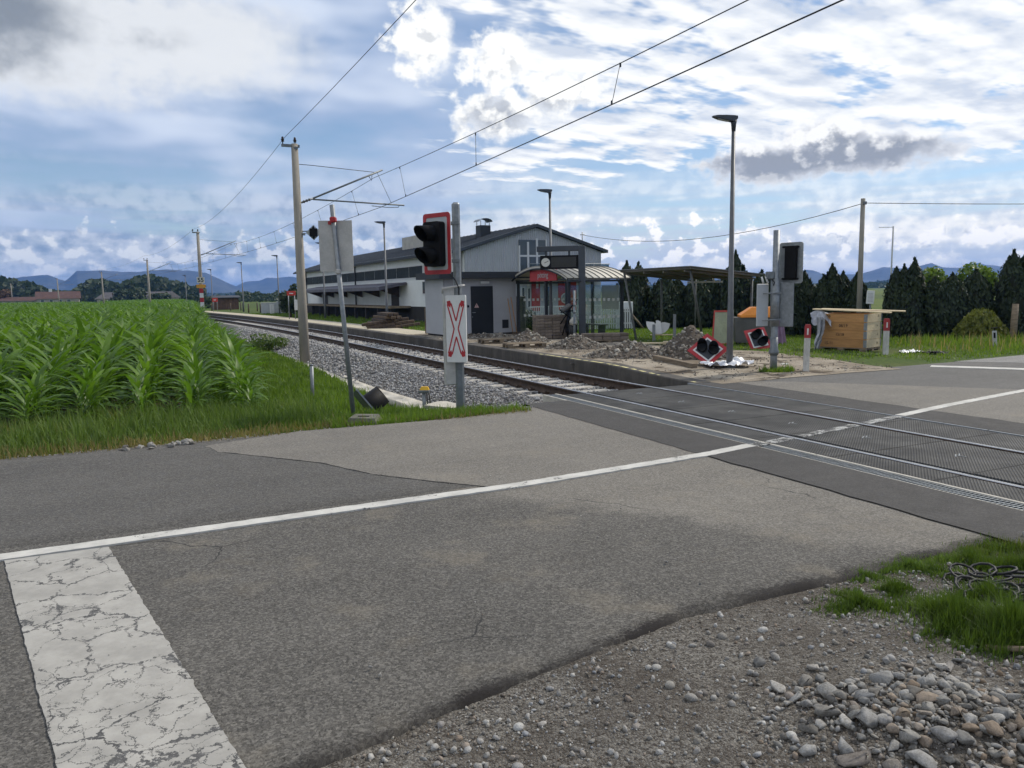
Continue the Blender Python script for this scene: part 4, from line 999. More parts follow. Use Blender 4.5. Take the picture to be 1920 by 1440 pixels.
# ------------------------------------------------------------------ signal seen from behind on the far side
sg2 = thing('crossing_signal', 'grey tube post with a light signal and two boards seen from behind', 'signal', (5.75, 16.81, 0))
MB().tube([(0, 0, -.2), (0, 0, .40), (0, 0, 3.06)], [.075, .075, .068], 14).build('post', C_STEEL, sg2)
MB().lathe([(.078, 0), (.108, .05), (.110, .08), (.085, .15), (.08, .40)], (0, 0, .36), 14).build('collar', C_STEELD, sg2)
MB().tube([(0, 0, 1.0), (0, 0, 2.02)], .098, 14).build('sleeve', C_STEEL, sg2)
bn = Vector((.80, .60, 0)); bx = Vector((.60, -.80, 0))
QM = frame_mat((.34, .02, 2.36), (.72, -.69, 0), (0, 0, 1)); qz = QM.to_3x3() @ Vector((0, 0, 1))
if qz.y > 0: QM = QM @ Matrix.Rotation(math.pi, 4, 'Y')     # local z looks back to the camera
bo = MB().prism(rrect(.52, .88, .05), .02, QM).build('signal_board', C_STEEL, sg2)
MB().prism(rrect(.25, .66, .03), .09, QM @ Matrix.Translation((.02, 0, .021))).build('lamp_housing', C_BLACK, sg2)
for q in (.34, -.34): MB().prism(rrect(.36, .045, .02), .06, QM @ Matrix.Translation((0, q, .022))).build('bracket', C_BLACK, sg2)
for q in (.17, -.17):
    vz = MB(); Mq = QM @ Matrix.Translation((-.02, q, -.02)); Mq2 = QM @ Matrix.Translation((-.02, q, -.26))
    vz.tube([tuple(Mq @ Vector((0, 0, 0))), tuple(Mq2 @ Vector((0, -.02, 0)))], .105, 14); vz.build('visor', C_BLACK, sg2)
for (px_, yaw_, w_, z0, z1, nm) in ((-.27, rad(16), .29, 1.0, 1.92, 'panel'), (.265, rad(-24), .28, .98, 1.95, 'panel')):
    MB().cbox((px_, .02, (z0+z1)/2), (w_, .03, z1-z0), .012, (0, 0, yaw_)).build(nm, C_GREYB if px_ < 0 else C_STEEL, sg2)
for z_ in (1.72, 1.14): MB().tube([(-.30, -.10, z_-.01), (-.10, -.11, z_), (.10, -.11, z_+.01)], .016, 6).box((0, -.10, z_), (.19, .03, .035)).build('clamp', C_STEEL, sg2)
MB().cbox((-.13, -.02, 2.10), (.17, .13, .16), .015).build('junction_box', C_STEELD, sg2)
MB().tube([(-.10, 0, 2.04), (-.05, -.09, 1.95), (-.07, -.07, 1.88)], .012, 6).build('cable', C_RUBBER, sg2)
for (q, a) in ((-.27, .04), (-.17, .05)): MB().tube([(q, -.02, 1.93), (q-a, -.02, 2.07)], .022, 8).build('tube_stub', C_WHITE, sg2)

# ------------------------------------------------------------------ marker posts
def marker(loc, h, w, label, rz, capf=.30, tilt=0.0):
    t = thing('marker_post', label, 'marker post', loc, rz, 'roadside marker posts'); t.rotation_euler = (0, tilt, rz)
    C_MP = M('marker_white', (.50, .49, .45), .7, .22, 5, .15, 40, streak=(1, 1, .3))
    sec = [(-w/2, -.05), (w/2, -.05), (w/2, .03), (w*.2, .06), (-w*.2, .06), (-w/2, .03)]
    MB().prism(sec, h*(1-capf)+.1, Matrix.Translation((0, 0, -.1))).build('post', C_MP, t)
    cp = MB(); k = 1.04
    cp.prism([(x*k, y*k) for x, y in sec], h*capf-.03, Matrix.Translation((0, 0, h*(1-capf)+.001))); cp.prism([(x*.86, y*.86) for x, y in sec], .03, Matrix.Translation((0, 0, h-.029)))
    cp = cp.build('red_cap', M('faded_red', (.30, .035, .035), .7, .2, 6, .1, 40), t)
    MB().box((0, -.0535, h*(1-capf*.52)), (.032, .006, .14)).build('reflector', C_WHITE, cp)
marker((6.42, 16.70, -.01), 1.04, .125, 'white marker post with red cap standing alone beside the signal post', rad(-18), .28, rad(1.0))
marker((9.87, 20.24, -.02), 1.0, .135, 'red capped marker post standing in front of the wooden crate', rad(-12), .32)
dt_ = thing('delineator', 'small grey reflector post with a dark cap in tall grass at right', 'reflector post', (14.0, 22.22, -.02), rad(-25)); dt_.rotation_euler = (0, rad(-4), rad(-25))
MB().prism([(-.06, -.03), (.06, -.03), (.045, .04), (-.045, .04)], .56, Matrix.Translation((0, 0, -.05))).build('post', C_GREYB, dt_)
MB().box((0, -.034, .38), (.05, .006, .16)).build('reflector', C_BLACK, dt_); MB().tube([(0, 0, .5), (0, 0, .58)], .012, 6).cbox((0, 0, .595), (.18, .10, .025), .01).build('cap', C_BLACK, dt_)
wp = MB().tube([(0, 0, -.2), (.005, 0, .7), (.02, 0, 1.20)], [.105, .10, .09], 10); tag(wp.build('wooden_post', C_WOOD, None, (15.87, 24.3, 0)), 'thick weathered wooden post in front of the hedge at right', 'post')
tp = thing('telephone_pole', 'tall plain grey pole carrying a single cable behind the hedge', 'pole', (12.0, 26.6, 0))
MB().tube([(0, 0, -.3), (0, 0, 4.78)], [.095, .072], 12).build('pole', M('pole_grey', (.25, .235, .20), .9, .15, 3, .2, 50, streak=(1, 1, .2)), tp)
MB().box((.02, -.10, 4.62), (.10, .08, .10)).build('cable_clamp', C_STEELD, tp)
fp = thing('thin_pole', 'very thin pole with a short cross arm rising from the hedge', 'pole', (20.6, 42.0, 0)); MB().tube([(0, 0, -.3), (.03, 0, 5.0)], .045, 8).build('pole', C_GREYB, fp); MB().tube([(-.75, 0, 4.95), (.05, 0, 4.95)], .016, 6).build('cross_arm', C_STEELD, fp)
wire('telephone_cable', 'dark telephone cable from the hall roof to the tall pole and off to the right', [wirepath((4.15, 44.6, 5.0), (12.0, 26.5, 4.62), .75, 18), wirepath((12.0, 26.5, 4.62), (40.0, 26.0, 4.75), .25, 14)], .012)

# ------------------------------------------------------------------ warehouse with grey gable
def along(o, d, k): return (o[0]+d[0]*k, o[1]+d[1]*k)
WC = np.array([-2.44, 41.4]); wl = np.array([-.457, .889]); wg = np.array([.889, .457])        # near corner, along the long wall, along the gable
WL, WG, WE, WR = 41.0, 8.66, 4.05, 5.28
hall = thing('warehouse', 'long white warehouse with dark roof and grey clad gable behind the platform', 'building', (WC[0], WC[1], 0), math.atan2(wl[1], wl[0]))
# local frame: x along the long wall away from the camera, y = to the left of x, so the hall lies at negative y
ZB = 1.02     # top of the dark plinth
MB().bb(0, WL, -WG, 0, ZB, WE-.02).build('wall', C_RENDER, hall)
MB().bb(.05, WL-.05, -WG+.05, -.04, -.3, ZB-.001).build('plinth', C_PLINTH, hall)
rf = MB(); ov = .35; x0, x1 = -.30, WL+.4
prof = [(ov, WE-.06), (-WG/2, WR+.10), (-WG-ov, WE-.06)]
vs = [(x, y, z) for x in (x0, x1) for (y, z) in prof] + [(x, y, z+.16) for x in (x0, x1) for (y, z) in prof]
rf.add(vs, [(0, 1, 4, 3)[::-1], (1, 2, 5, 4)[::-1], (6, 7, 10, 9), (7, 8, 11, 10), (0, 3, 9, 6), (2, 8, 11, 5), (0, 6, 7, 1), (1, 7, 8, 2), (3, 4, 10, 9), (4, 5, 11, 10)])
roof = rf.build('roof', C_ROOF, hall)
sm_ = MB()
for k in range(int((x1-x0)/.6)):
    xx = x0+.3+k*.6
    for (a_, b_) in ((prof[0], prof[1]),):
        sm_.tube([(xx, a_[0]-.01, a_[1]+.175), (xx, b_[0], b_[1]+.175)], .02, 4, cap=False)
tag(sm_.build('roof_seam', C_ROOF, roof), kind='stuff')
MB().bb(x0, x1, ov-.005, ov+.12, WE-.10, WE+.03).build('gutter', C_FASCIA, roof)
ch = MB().bb(3.1, 3.75, -3.1, -2.45, WR-.75, WR+.42).build('chimney', C_FASCIA, roof)
cp = MB(); n = 8
for k in range(n+1):
    a = math.pi*k/n; cp.v += [(3.0, -2.775+.42*math.cos(a), WR+.62+.20*math.sin(a)), (3.85, -2.775+.42*math.cos(a), WR+.62+.20*math.sin(a))]
for k in range(n): cp.f.append((2*k, 2*k+1, 2*k+3, 2*k+2)); cp.sm.append(True)
for (x, y) in ((3.15, -2.5), (3.7, -2.5), (3.15, -3.05), (3.7, -3.05)): cp.tube([(x, y, WR+.40), (x, y, WR+.70)], .02, 5)
cp.build('chimney_cowl', C_STEEL, roof)
# gable: corrugated cladding, real ridges
gx0 = -.03; cl = MB(); nr = 64; base_v = len(cl.v); ys = np.linspace(0, -WG, nr*4+1)
def gable_top(y): return WE + (WR-WE)*(1-abs(y+WG/2)/(WG/2)) + .06
zb = 2.55
for k, y in enumerate(ys):
    xo = gx0-.02 if (k % 4) in (1, 2) else gx0-.055
    cl.v += [(xo, y, zb), (xo, y, gable_top(y))]
for k in range(len(ys)-1): cl.f.append((2*k, 2*k+2, 2*k+3, 2*k+1)); cl.sm.append(False)
cl.build('gable_cladding', C_CLAD, hall)
tri = MB(); tri.add([(0, 0, WE-.03), (0, -WG, WE-.03), (0, -WG/2, WR+.03), (.2, 0, WE-.03), (.2, -WG, WE-.03), (.2, -WG/2, WR+.03)], [(0, 1, 2), (5, 4, 3), (0, 3, 4, 1), (1, 4, 5, 2), (2, 5, 3, 0)]); tri.build('gable_wall', C_CLAD, hall)
for (a_, b_) in (((.1, WE+.02), (-WG/2, WR+.16)), ((-WG/2, WR+.16), (-WG-.1, WE+.02))):
    MB().tube([(gx0-.10, a_[0], a_[1]), (gx0-.10, b_[0], b_[1])], .07, 4, flat=True, smooth=False).build('verge_board', C_FASCIA, hall)
# gable glazing with white frames, balcony
def gy(px): return -px
gw = thing('x', None, None); bpy.data.objects.remove(gw)
win = MB().bb(gx0-.115, gx0-.06, -5.0, -3.25, 2.6, 4.66).build('gable_window', G_PANE, hall)
for (y0_, y1_, z0_, z1_) in ((-3.30, -3.22, 2.55, 4.35), (-3.86, -3.74, 2.0, 4.55), (-4.42, -4.30, 2.0, 4.75), (-5.0, -4.92, 2.55, 4.70)): MB().bb(gx0-.135, gx0-.055, y0_, y1_, z0_, z1_).build('frame_post', C_PVC, win)
MB().bb(gx0-.14, gx0-.05, -5.0, -3.25, 3.74, 3.84).build('frame_rail', C_PVC, win)
MB().bb(gx0-.14, gx0-.05, -5.0, -3.25, 2.62, 2.70).build('frame_rail', C_PVC, win)
bal = MB().bb(-1.35, gx0-.06, -8.4, -3.2, 2.40, 2.58).build('balcony', C_FASCIA, hall)
for k in range(5): MB().bb(-1.33, -1.315, -3.2-k*1.04-1.0, -3.2-k*1.04-.03, 2.68, 3.28).build('balcony_pane', glass('balcony_glass', (.40, .55, .58), .04, .35) if k == 0 else bpy.data.materials['balcony_glass'], bal)
MB().tube([(-1.32, -3.2, 3.31), (-1.32, -8.4, 3.31)], .025, 6).build('balcony_rail', C_STEEL, bal)
MB().bb(gx0-.10, gx0-.06, -7.6, -5.3, 3.05, 3.35).build('white_banner', C_WHITE, hall)
# ground floor below the balcony
MB().bb(gx0-.04, gx0, -WG, -3.0, -.2, 2.40).build('ground_floor_wall', C_CLAD, hall)
for (y0_, y1_) in ((-4.55, -4.02), (-6.95, -5.75)): MB().bb(gx0-.07, gx0-.042, y0_, y1_, .75, 2.395).build('red_panel', C_REDW, hall)
for k, (y0_, y1_, z0_, z1_) in enumerate(((-3.6, -3.35, .9, 2.1), (-3.95, -3.72, .9, 2.1), (-5.35, -4.95, .95, 2.15))):
    w_ = MB().bb(gx0-.10, gx0-.045, y0_, y1_, z0_, z1_).build('window', C_PVC, hall); MB().bb(gx0-.112, gx0-.101, y0_+.06, y1_-.06, z0_+.06, z1_-.06).build('pane', G_PANE, w_)
rw = MB(); rw.tube([(gx0-.11, -6.2, 1.42), (gx0-.045, -6.2, 1.42)], .30, 20, smooth=False); rw = rw.build('round_window', C_PVC, hall); q_ = MB(); q_.tube([(gx0-.125, -6.2, 1.42), (gx0-.112, -6.2, 1.42)], .24, 20, smooth=False); q_.build('pane', G_CLEAR if False else M('round_pane', (.22, .24, .25), .3, .1, 3, .02, 30), rw)
rk = MB().bb(-1.75, -1.70, -8.6, -3.0, .98, 1.04).build('balustrade', C_PVC, hall)
for k in range(48): MB().bb(-1.74, -1.715, -3.05-k*.115-.03, -3.05-k*.115, .25, .98).build('baluster', C_PVC, rk)
# long side: ribbon window, canopy, dock, doors, downpipes, small window
rib = MB().bb(6.0, WL-1.2, .002, .05, 2.75, 3.55).build('ribbon_window', C_PVC, hall)
npan = 14; wpan = (WL-1.2-6.0-.2)/npan
for k in range(npan): MB().bb(6.1+k*wpan+.03, 6.1+(k+1)*wpan-.03, .052, .062, 2.82, 3.49).build('pane', M('ribbon_glass', (.020, .026, .028), .6, .25, .8, .02, 10, spec=.15), rib)
can = MB(); can.add([(9.0, .05, 2.42), (33, .05, 2.42), (33, 1.9, 2.05), (9.0, 1.9, 2.05), (9.0, .05, 2.56), (33, .05, 2.56), (33, 1.9, 2.28), (9.0, 1.9, 2.28)], [(0, 1, 2, 3), (4, 7, 6, 5), (3, 2, 6, 7), (0, 3, 7, 4), (1, 5, 6, 2)]); can = can.build('loading_canopy', M('canopy_purple_grey', (.10, .095, .115), .6, .2, 1.5, .1, 30), hall)
for k in range(6):
    x = 10.5+k*4.2; b_ = MB(); b_.add([(x-.05, .06, 1.60), (x-.05, .06, 2.41), (x-.05, 1.5, 2.12), (x+.05, .06, 1.60), (x+.05, .06, 2.41), (x+.05, 1.5, 2.12)], [(0, 1, 2), (5, 4, 3), (0, 3, 4, 1), (1, 4, 5, 2), (2, 5, 3, 0)]); b_.build('bracket', C_WOODD, can)
dock = MB().bb(8.5, 36, .0, 1.35, ZB-.10, ZB+.03).build('loading_dock', C_WOOD, hall)
for k in range(11): MB().bb(8.7+k*2.7, 8.95+k*2.7, 1.05, 1.25, -.2, ZB-.102).build('dock_pillar', C_PLINTH, dock)
for (x0_, x1_) in ((10.6, 12.1), (29.5, 31.2)):
    d_ = MB().bb(x0_-.1, x1_+.1, .003, .04, ZB+.02, 2.50).build('door', C_RENDER, hall); MB().bb(x0_, x1_, .041, .07, ZB+.03, 2.42).build('door_leaf', C_DOORW, d_)
for x in (20.5, 37.4, .25): MB().tube([(x, .10, WE-.1), (x, .10, ZB-.2)], .055, 8).build('downpipe', C_FASCIA, hall)
sw = MB().bb(5.2, 6.25, .003, .05, 1.75, 2.6).build('window', C_PVC, hall)
for q in (5.30, 5.78): MB().bb(q, q+.38, .051, .062, 1.82, 2.52).build('pane', G_PANE, sw)
# screen of upright panels on the roof, and cable mast on the ridge
rsn = thing('roof_screen', 'beige upright panel screen on the warehouse roof', 'panel screen', tuple(np.append(WC+wl*11.6+wg*2.6, 4.75)), math.atan2(wl[1], wl[0]))
for k in range(7): MB().bb(k*.78, k*.78+.74, 0, .05, .18, 1.15).build('panel', M('screen_beige', (.42, .40, .36), .7, .1, 2, .05, 30), rsn)
MB().bb(-.02, 5.5, -.04, -.005, .14, .19).bb(-.02, 5.5, -.04, -.005, 1.10, 1.15).build('rail', C_STEELD, rsn)
for k in range(4): MB().bb(k*1.8, k*1.8+.04, -.05, -.01, -.35, .14).build('stand', C_STEELD, rsn)
rm = thing('roof_mast', 'thin cable mast on the right slope of the hall roof', 'mast', (4.15, 44.6, 4.2)); MB().tube([(0, 0, -.3), (0, 0, .95)], .03, 6).build('pole', C_STEEL, rm); MB().box((0, 0, .80), (.25, .04, .04)).build('cross_arm', C_STEELD, rm)

# ------------------------------------------------------------------ small flat roofed annex
ax = thing('annex', 'small grey flat roofed building with a dark door behind the X board', 'building', (.23, 31.6, .10), math.atan2(-wg[1], -wg[0]))   # x runs along the front to the left, y away from the track... 
AW_, AD_, AH_ = 3.15, 2.0, 2.28
S_ = -1     # building body lies on the far side
MB().bb(0, AW_, S_*AD_, 0, .10, AH_).build('wall', C_ANNEX, ax)
MB().bb(.03, AW_-.03, S_*AD_+.03, -.03, -.3, .099).build('plinth', C_PLINTH, ax)
MB().bb(-.45, AW_+.35, S_*AD_-.2, .35, AH_+.002, AH_+.26).build('flat_roof', C_FASCIA, ax)
cl = MB(); ys = np.linspace(0, S_*AD_, 81)
for k, y in enumerate(ys): cl.v += [(AW_+(.012 if (k % 4) in (1, 2) else .035), y, .1), (AW_+(.012 if (k % 4) in (1, 2) else .035), y, AH_)]
for k in range(80): cl.f.append((2*k, 2*k+1, 2*k+3, 2*k+2)); cl.sm.append(False)
cl.build('side_cladding', C_CLAD, ax)
dr = MB().bb(1.07, 2.03, .002, .03, .10, 1.98).build('door', C_DOORA, ax)
MB().bb(1.98, 2.0, .031, .05, .75, .79).bb(1.86, 2.0, .05, .065, .93, .955).build('handle', C_STEEL, dr)
wt = MB(); wt.prism([(-.10, -.085), (.10, -.085), (0, .09)], .004, frame_mat((1.80, .0335, 1.22), (-1, 0, 0), (0, 0, 1)) ); wt.build('warning_triangle', M('faded_warning', (.52, .33, .31), .6, .1, 5, .03, 40), dr)
tmx = mobj('lettering', text_mesh('!', .13, C_BLACK, .001, True), dr); tmx.location = (1.80, .040, 1.205); tmx.rotation_euler = (rad(90), 0, rad(180))
MB().bb(1.0, 1.068, .003, .04, .10, 2.05).build('door_frame', C_ANNEX, ax)
MB().bb(2.24, 2.44, .003, .03, .86, 1.08).build('notice', C_BLACK, ax); MB().bb(2.13, 2.19, .003, .05, 1.15, 1.24).build('call_button', C_BLACK, ax)
MB().bb(1.25, 1.62, .003, .10, 2.08, 2.17).build('lamp', C_WHITE, ax)
MB().bb(.38, .66, .003, .02, .28, .62).build('vent', C_DOORA, ax)
MB().bb(.95, 2.2, .04, .55, -.1, .09).build('door_step', C_CONC, ax)
br = thing('broom', 'two long wooden tool handles leaning on the annex wall', 'broom', (-.02, 31.35, .12), ax.rotation_euler.z)
MB().tube([(.05, .30, .05), (.12, .03, 1.45)], .016, 6).build('handle', C_WOODN, br); MB().tube([(-.12, .32, .05), (-.02, .03, 1.5)], .016, 6).build('handle', C_WOODN, br); MB().box((-.10, .33, .06), (.42, .09, .10)).build('brush', C_WOODD, br)
wpn = thing('plank_screen', 'weathered upright plank panel left of the annex', 'panel', (-3.35, 33.1, .05), rad(28))
for k in range(3): MB().bb(-.36+k*.245, -.125+k*.245, 0, .03, 0, 1.18+.02*k).build('plank', C_WOOD, wpn)
MB().bb(-.36, .37, .031, .06, .25, .33).build('batten', C_WOOD, wpn)

# ------------------------------------------------------------------ arched shelter
sh = thing('platform_shelter', 'glass platform shelter with arched pale roof and red name board', 'shelter', TR(21.9, 5.30, .10)[:3], ang_of(TD))
# local frame: x along the track away from the camera, y = towards the track (left of x), origin at the near front corner post
SA = (.15*1.12, 28*1.125); SL, SDp, SZ = 4.25, 2.25, 2.14
o_ = np.array([.17, 31.5]); bfr = o_+np.array([.457, -.889])*SL      # front right corner on the ground plan
sh.location = (bfr[0], bfr[1], .10)
nseg = 14; arc = []
for k in range(nseg+1):
    u = k/nseg; x = -.25+(SL+.5)*u; arc.append((x, SZ+.48*math.sin(math.pi*u)**.85 if 0 < u < 1 else SZ))
rp = MB(); 
for (x, z) in arc: rp.v += [(x, .25, z), (x, -SDp-.2, z), (x, .25, z+.05), (x, -SDp-.2, z+.05)]
for k in range(nseg):
    b = 4*k; rp.f += [(b, b+1, b+5, b+4), (b+2, b+6, b+7, b+3), (b, b+4, b+6, b+2), (b+1, b+3, b+7, b+5)]; rp.sm += [True, True, False, False]
C_SHROOF = M('shelter_roof_sheet', (.58, .55, .47), .45, .06, 2, .03, 30, metal=.1)
C_SHPOST = M('shelter_frame', (.030, .034, .042), .5, .12, 4, .05, 40)
rfo = rp.build('arched_roof', C_SHROOF, sh)
for k in range(11):
    y = .24-k*(SDp+.44)/10; MB().tube([(x, y, z+.06) for (x, z) in arc], .022, 4, smooth=False).build('roof_rib', M('rib_dark', (.20, .18, .15), .6, .1, 3, .03, 30), rfo)
for (y) in (.22, -SDp-.17): MB().tube([(x, y, z-.03) for (x, z) in arc], .04, 6, smooth=False).build('roof_arch', C_SHPOST, rfo)
for x in (-.24, SL+.24): MB().bb(x-.05, x+.05, -SDp-.2, .25, SZ-.09, SZ-.02).build('eaves_beam', C_SHPOST, rfo)
for (x, y) in ((.05, 0), (SL-.05, 0), (.05, -SDp), (SL-.05, -SDp), (SL*.5, -SDp), (SL*.42, 0)): MB().bb(x-.05, x+.05, y-.05, y+.05, -.05, SZ-.02).build('post', C_SHPOST, sh)
MB().bb(-.2, SL+.2, -.05, .05, SZ-.02, SZ+.05).build('front_beam', C_SHPOST, sh)
nbd = MB().bb(.78, 2.95, .06, .10, SZ-.02, SZ+.40).build('name_board', C_REDW, sh)
tm = mobj('lettering', text_mesh('pötting', .30, C_GREYB, .004), nbd, (1.85, .106, SZ+.20), (rad(90), 0, rad(180)))
def pane(x0, x1, y0, y1, z0=.25, z1=1.95):
    p = MB().bb(x0, x1, y0, y1, z0, z1).build('glass_pane', G_CLEAR, sh); L = max(x1-x0, y1-y0); nst = int(L/.20)
    for z in (1.35, .72):
        st_ = MB()
        for k in range(nst):
            if x1-x0 > y1-y0: st_.bb(x0+.04+k*.20, x0+.14+k*.20, y1+.001, y1+.004, z, z+.10)
            else: st_.bb(x0-.004, x0-.001, y0+.04+k*.20, y0+.14+k*.20, z, z+.10)
        tag(st_.build('safety_marking', C_WHITE, p), kind='stuff')
    return p
for k in range(3): pane(.15+k*1.36, 1.45+k*1.36, -SDp-.008, -SDp+.008)
pane(.05-.008, .05+.008, -SDp+.08, -.08); pane(SL-.058, SL-.042, -SDp+.08, -.08)
MB().bb(.20, 1.40, -SDp+.012, -SDp+.03, 1.02, 1.92).build('info_panel', M('info_grey', (.52, .53, .53), .5, .08, 2, .03, 30), sh)
bench = thing('bench', 'dark slatted bench inside the glass shelter', 'bench', tuple(sh.location), ang_of(TD))
for k in range(3): MB().bb(.6, 2.2, -SDp+.25+k*.12, -SDp+.34+k*.12, .42, .46).build('slat', C_SHPOST, bench)
for x in (.8, 2.0): MB().bb(x-.03, x+.03, -SDp+.27, -SDp+.55, -.02, .42).build('leg', C_SHPOST, bench)
tb = thing('ticket_machine', 'grey green cabinet standing in the left end of the shelter', 'cabinet', TR(24.9, 6.3, .1), ang_of(TD)); MB().cbox((0, 0, .78), (.62, .42, 1.55), .02).build('body', M('cabinet_olive', (.105, .108, .085), .6, .12, 3, .05, 40), tb); MB().bb(-.24, .24, .211, .225, 1.0, 1.35).build('panel', C_BIN, tb)

pk = thing('picket_fence', 'white picket fence seen through the glass shelter', 'fence', (2.9, 34.2, .08), rad(8))
for k in range(24): MB().bb(k*.105, k*.105+.06, -.012, .012, .05, .98).build('picket', C_PVC, pk)
for z in (.25, .78): MB().bb(-.05, 2.55, .013, .04, z, z+.06).build('rail', C_PVC, pk)
# ------------------------------------------------------------------ display gantry
ga = thing('display_gantry', 'dark grey gantry with hanging clock and blank departure display', 'display', (2.56, 27.7, .10), math.atan2(.16, -1.0))
# local x runs to the left along the beam
C_GAN = M('gantry_paint', (.050, .058, .070), .5, .1, 3, .04, 40)
MB().cbox((0, 0, 1.64), (.24, .22, 3.36), .015).build('column', C_GAN, ga)
MB().cbox((.86, 0, 3.235), (1.5, .20, .19), .012).build('beam', C_GAN, ga)
for x in (.45, 1.28): MB().box((x, 0, 3.07), (.07, .06, .16)).build('hanger', C_GAN, ga)
dp = MB().cbox((.80, 0, 2.76), (1.38, .16, .48), .012).build('display_box', C_BLACK, ga)
MB().bb(.20, 1.09, .082, .087, 2.58, 2.94).build('screen', M('dark_screen', (.028, .027, .024), .35, .1, 3, .01, 20), dp)
ck = MB(); ck.tube([(1.29, .081, 2.76), (1.29, .092, 2.76)], .155, 28, smooth=False); ck = ck.build('clock_face', M('clock_white', (.60, .59, .55), .5, .03, 3, .01, 30), dp)
for (a, L, w_) in ((65, .105, .016), (244, .05, .02), (62, .13, .010)):
    hb = MB().box((0, 0, L/2), (w_, .003, L)).build('clock_hand', C_BLACK, ck, (1.29, .0955, 2.76), (0, rad(-a), 0))
MB().cbox((0, 0, .03), (.36, .34, .06), .01).build('base_plate', C_GAN, ga)
rp_ = thing('downpipe_stand', 'slim pale blue grey pipe standing beside the gantry column', 'pipe', (2.22, 27.0, .1)); MB().tube([(0, 0, -.1), (0, 0, 1.75)], .04, 10).build('pipe', M('pipe_blue', (.20, .23, .26), .5, .2, 4, .04, 40), rp_)
for z in (.55, .95, 1.2): MB().tube([(0, 0, z), (0, 0, z+.08)], .05, 10).build('sleeve', C_STEELD, rp_)

# ------------------------------------------------------------------ cycle shelter with flat roof on raked props
K = 1.22
Nn, Ll, Rr, Ff = [np.array(p)*K for p in ((4.65, 20), (3.23, 22.76), (6.8, 21.1), (5.4, 23.9))]
cs = thing('cycle_shelter', 'open shelter with flat dark roof on thin raked steel props', 'shelter', (0, 0, 0))
zN, zR = 2.46, 2.20
C_CANU = M('roof_underside', (.14, .132, .118), .8, .2, 1.5, .1, 30)
def slabpoly(P, zs, th, name, mat, parent):
    vs = [(p[0], p[1], z) for p, z in zip(P, zs)] + [(p[0], p[1], z+th) for p, z in zip(P, zs)]
    return MB().add(vs, [(0, 3, 2, 1), (4, 5, 6, 7), (0, 1, 5, 4), (1, 2, 6, 5), (2, 3, 7, 6), (3, 0, 4, 7)]).build(name, mat, parent)
csr = slabpoly([Nn, Rr, Ff, Ll], [zN, zR, zR, zN], .075, 'roof', C_CANU, cs)
slabpoly([Nn+(Nn-Ff)*.02, Rr+(Rr-Ll)*.02, Ff+(Ff-Nn)*.02, Ll+(Ll-Rr)*.02], [zN+.077, zR+.077, zR+.077, zN+.077], .02, 'roof_sheet', C_STEEL, csr)
for u in (.08, .36, .64, .92):
    a_ = Nn*(1-u)+Ll*u; b_ = Rr*(1-u)+Ff*u; MB().tube([(a_[0], a_[1], zN-.05), (b_[0], b_[1], zR-.05)], .045, 4, flat=True, smooth=False).build('rafter', C_CANU, csr)
cen = (Nn+Ll+Rr+Ff)/4
C_PROP = M('prop_steel', (.135, .140, .135), .6, .15, 6, .05, 50, metal=.4)
def prop(a, b, r=.04): MB().tube([a, b], r, 10).build('prop', C_PROP, cs)
prop(tuple(np.append(Ll*.97+Rr*.03, zN-.03)), (4.35, 26.7, .05)); prop(tuple(np.append(Nn*.93+Ff*.07, zN-.04)), (6.45, 25.8, .05))
pa = Ff*.62+Ll*.38; prop((pa[0], pa[1], zR-.0), (pa[0], pa[1], .0), .035); pb = Ff*.85+Rr*.15; prop((pb[0], pb[1], zR-.02), (pb[0], pb[1], 0), .025); pc = Rr*.9+Ff*.1; prop((pc[0], pc[1], zR-.02), (pc[0], pc[1], 0), .04)
MB().bb(-.6, .6, -.05, .05, -.06, 0).build('strip_lamp', C_WHITE, cs, (6.85, 27.3, 2.10), (0, 0, rad(-20)))

# ------------------------------------------------------------------ building site things on the platform
def heap(name, label, cx, cy, rx, ry, h, n, size, seed, rot=0.0, z0=.05, sharp=1.0):
    t = thing(name, label, 'gravel heap', (cx, cy, 0)); r = np.random.default_rng(seed)
    U = np.linspace(-1.15, 1.15, 34); A, B = np.meshgrid(U, U, indexing='ij'); c, s = math.cos(rot), math.sin(rot)
    def hz(a, b):
        q = np.hypot(a, b); return h*np.clip(1-q**sharp, -.15, 1)*(1+.15*numnoise(a*3, b*3, 1.0, seed))
    x = (A*rx*c-B*ry*s); y = (A*rx*s+B*ry*c); z = hz(A, B)+z0
    m_, k_ = x.shape; V = np.stack([x, y, z], -1).reshape(-1, 3); i = np.arange(m_-1)[:, None]*k_+np.arange(k_-1)[None]
    mobj('heap_core', npmesh('heap_core', V, np.stack([i, i+k_, i+k_+1, i+1], -1).reshape(-1, 4), M('heap_soil', (.085, .068, .052), .95, .3, 6, .8, 20), True), t)
    a = r.uniform(-1.12, 1.12, n); b = r.uniform(-1.12, 1.12, n); k = np.hypot(a, b) < 1.12; a, b = a[k], b[k]; n = len(a)
    pos = np.stack([a*rx*c-b*ry*s, a*rx*s+b*ry*c, hz(a, b)+z0+r.uniform(-.2, .5, n)*size], 1)
    sc = (size*np.exp(r.normal(0, .48, n)))[:, None]*np.ones((1, 3))
    o = mobj('loose_stones', scatter_mesh('loose_stones', RV, r.integers(0, 8, n), pos, sc, rot_rand(n, True, r), S_RUBBLE), t); tag(o, kind='stuff'); return t
heap('gravel_heap', 'largest gravel heap, behind the red edged diamond signal head', 4.55, 19.4, 1.15, 1.0, .86, 1500, .036, 3, 0, .06, .9)
heap('gravel_heap', 'low spread of gravel left of the largest heap', 3.1, 19.9, 1.3, .9, .42, 1300, .034, 4, rad(-10), .10)
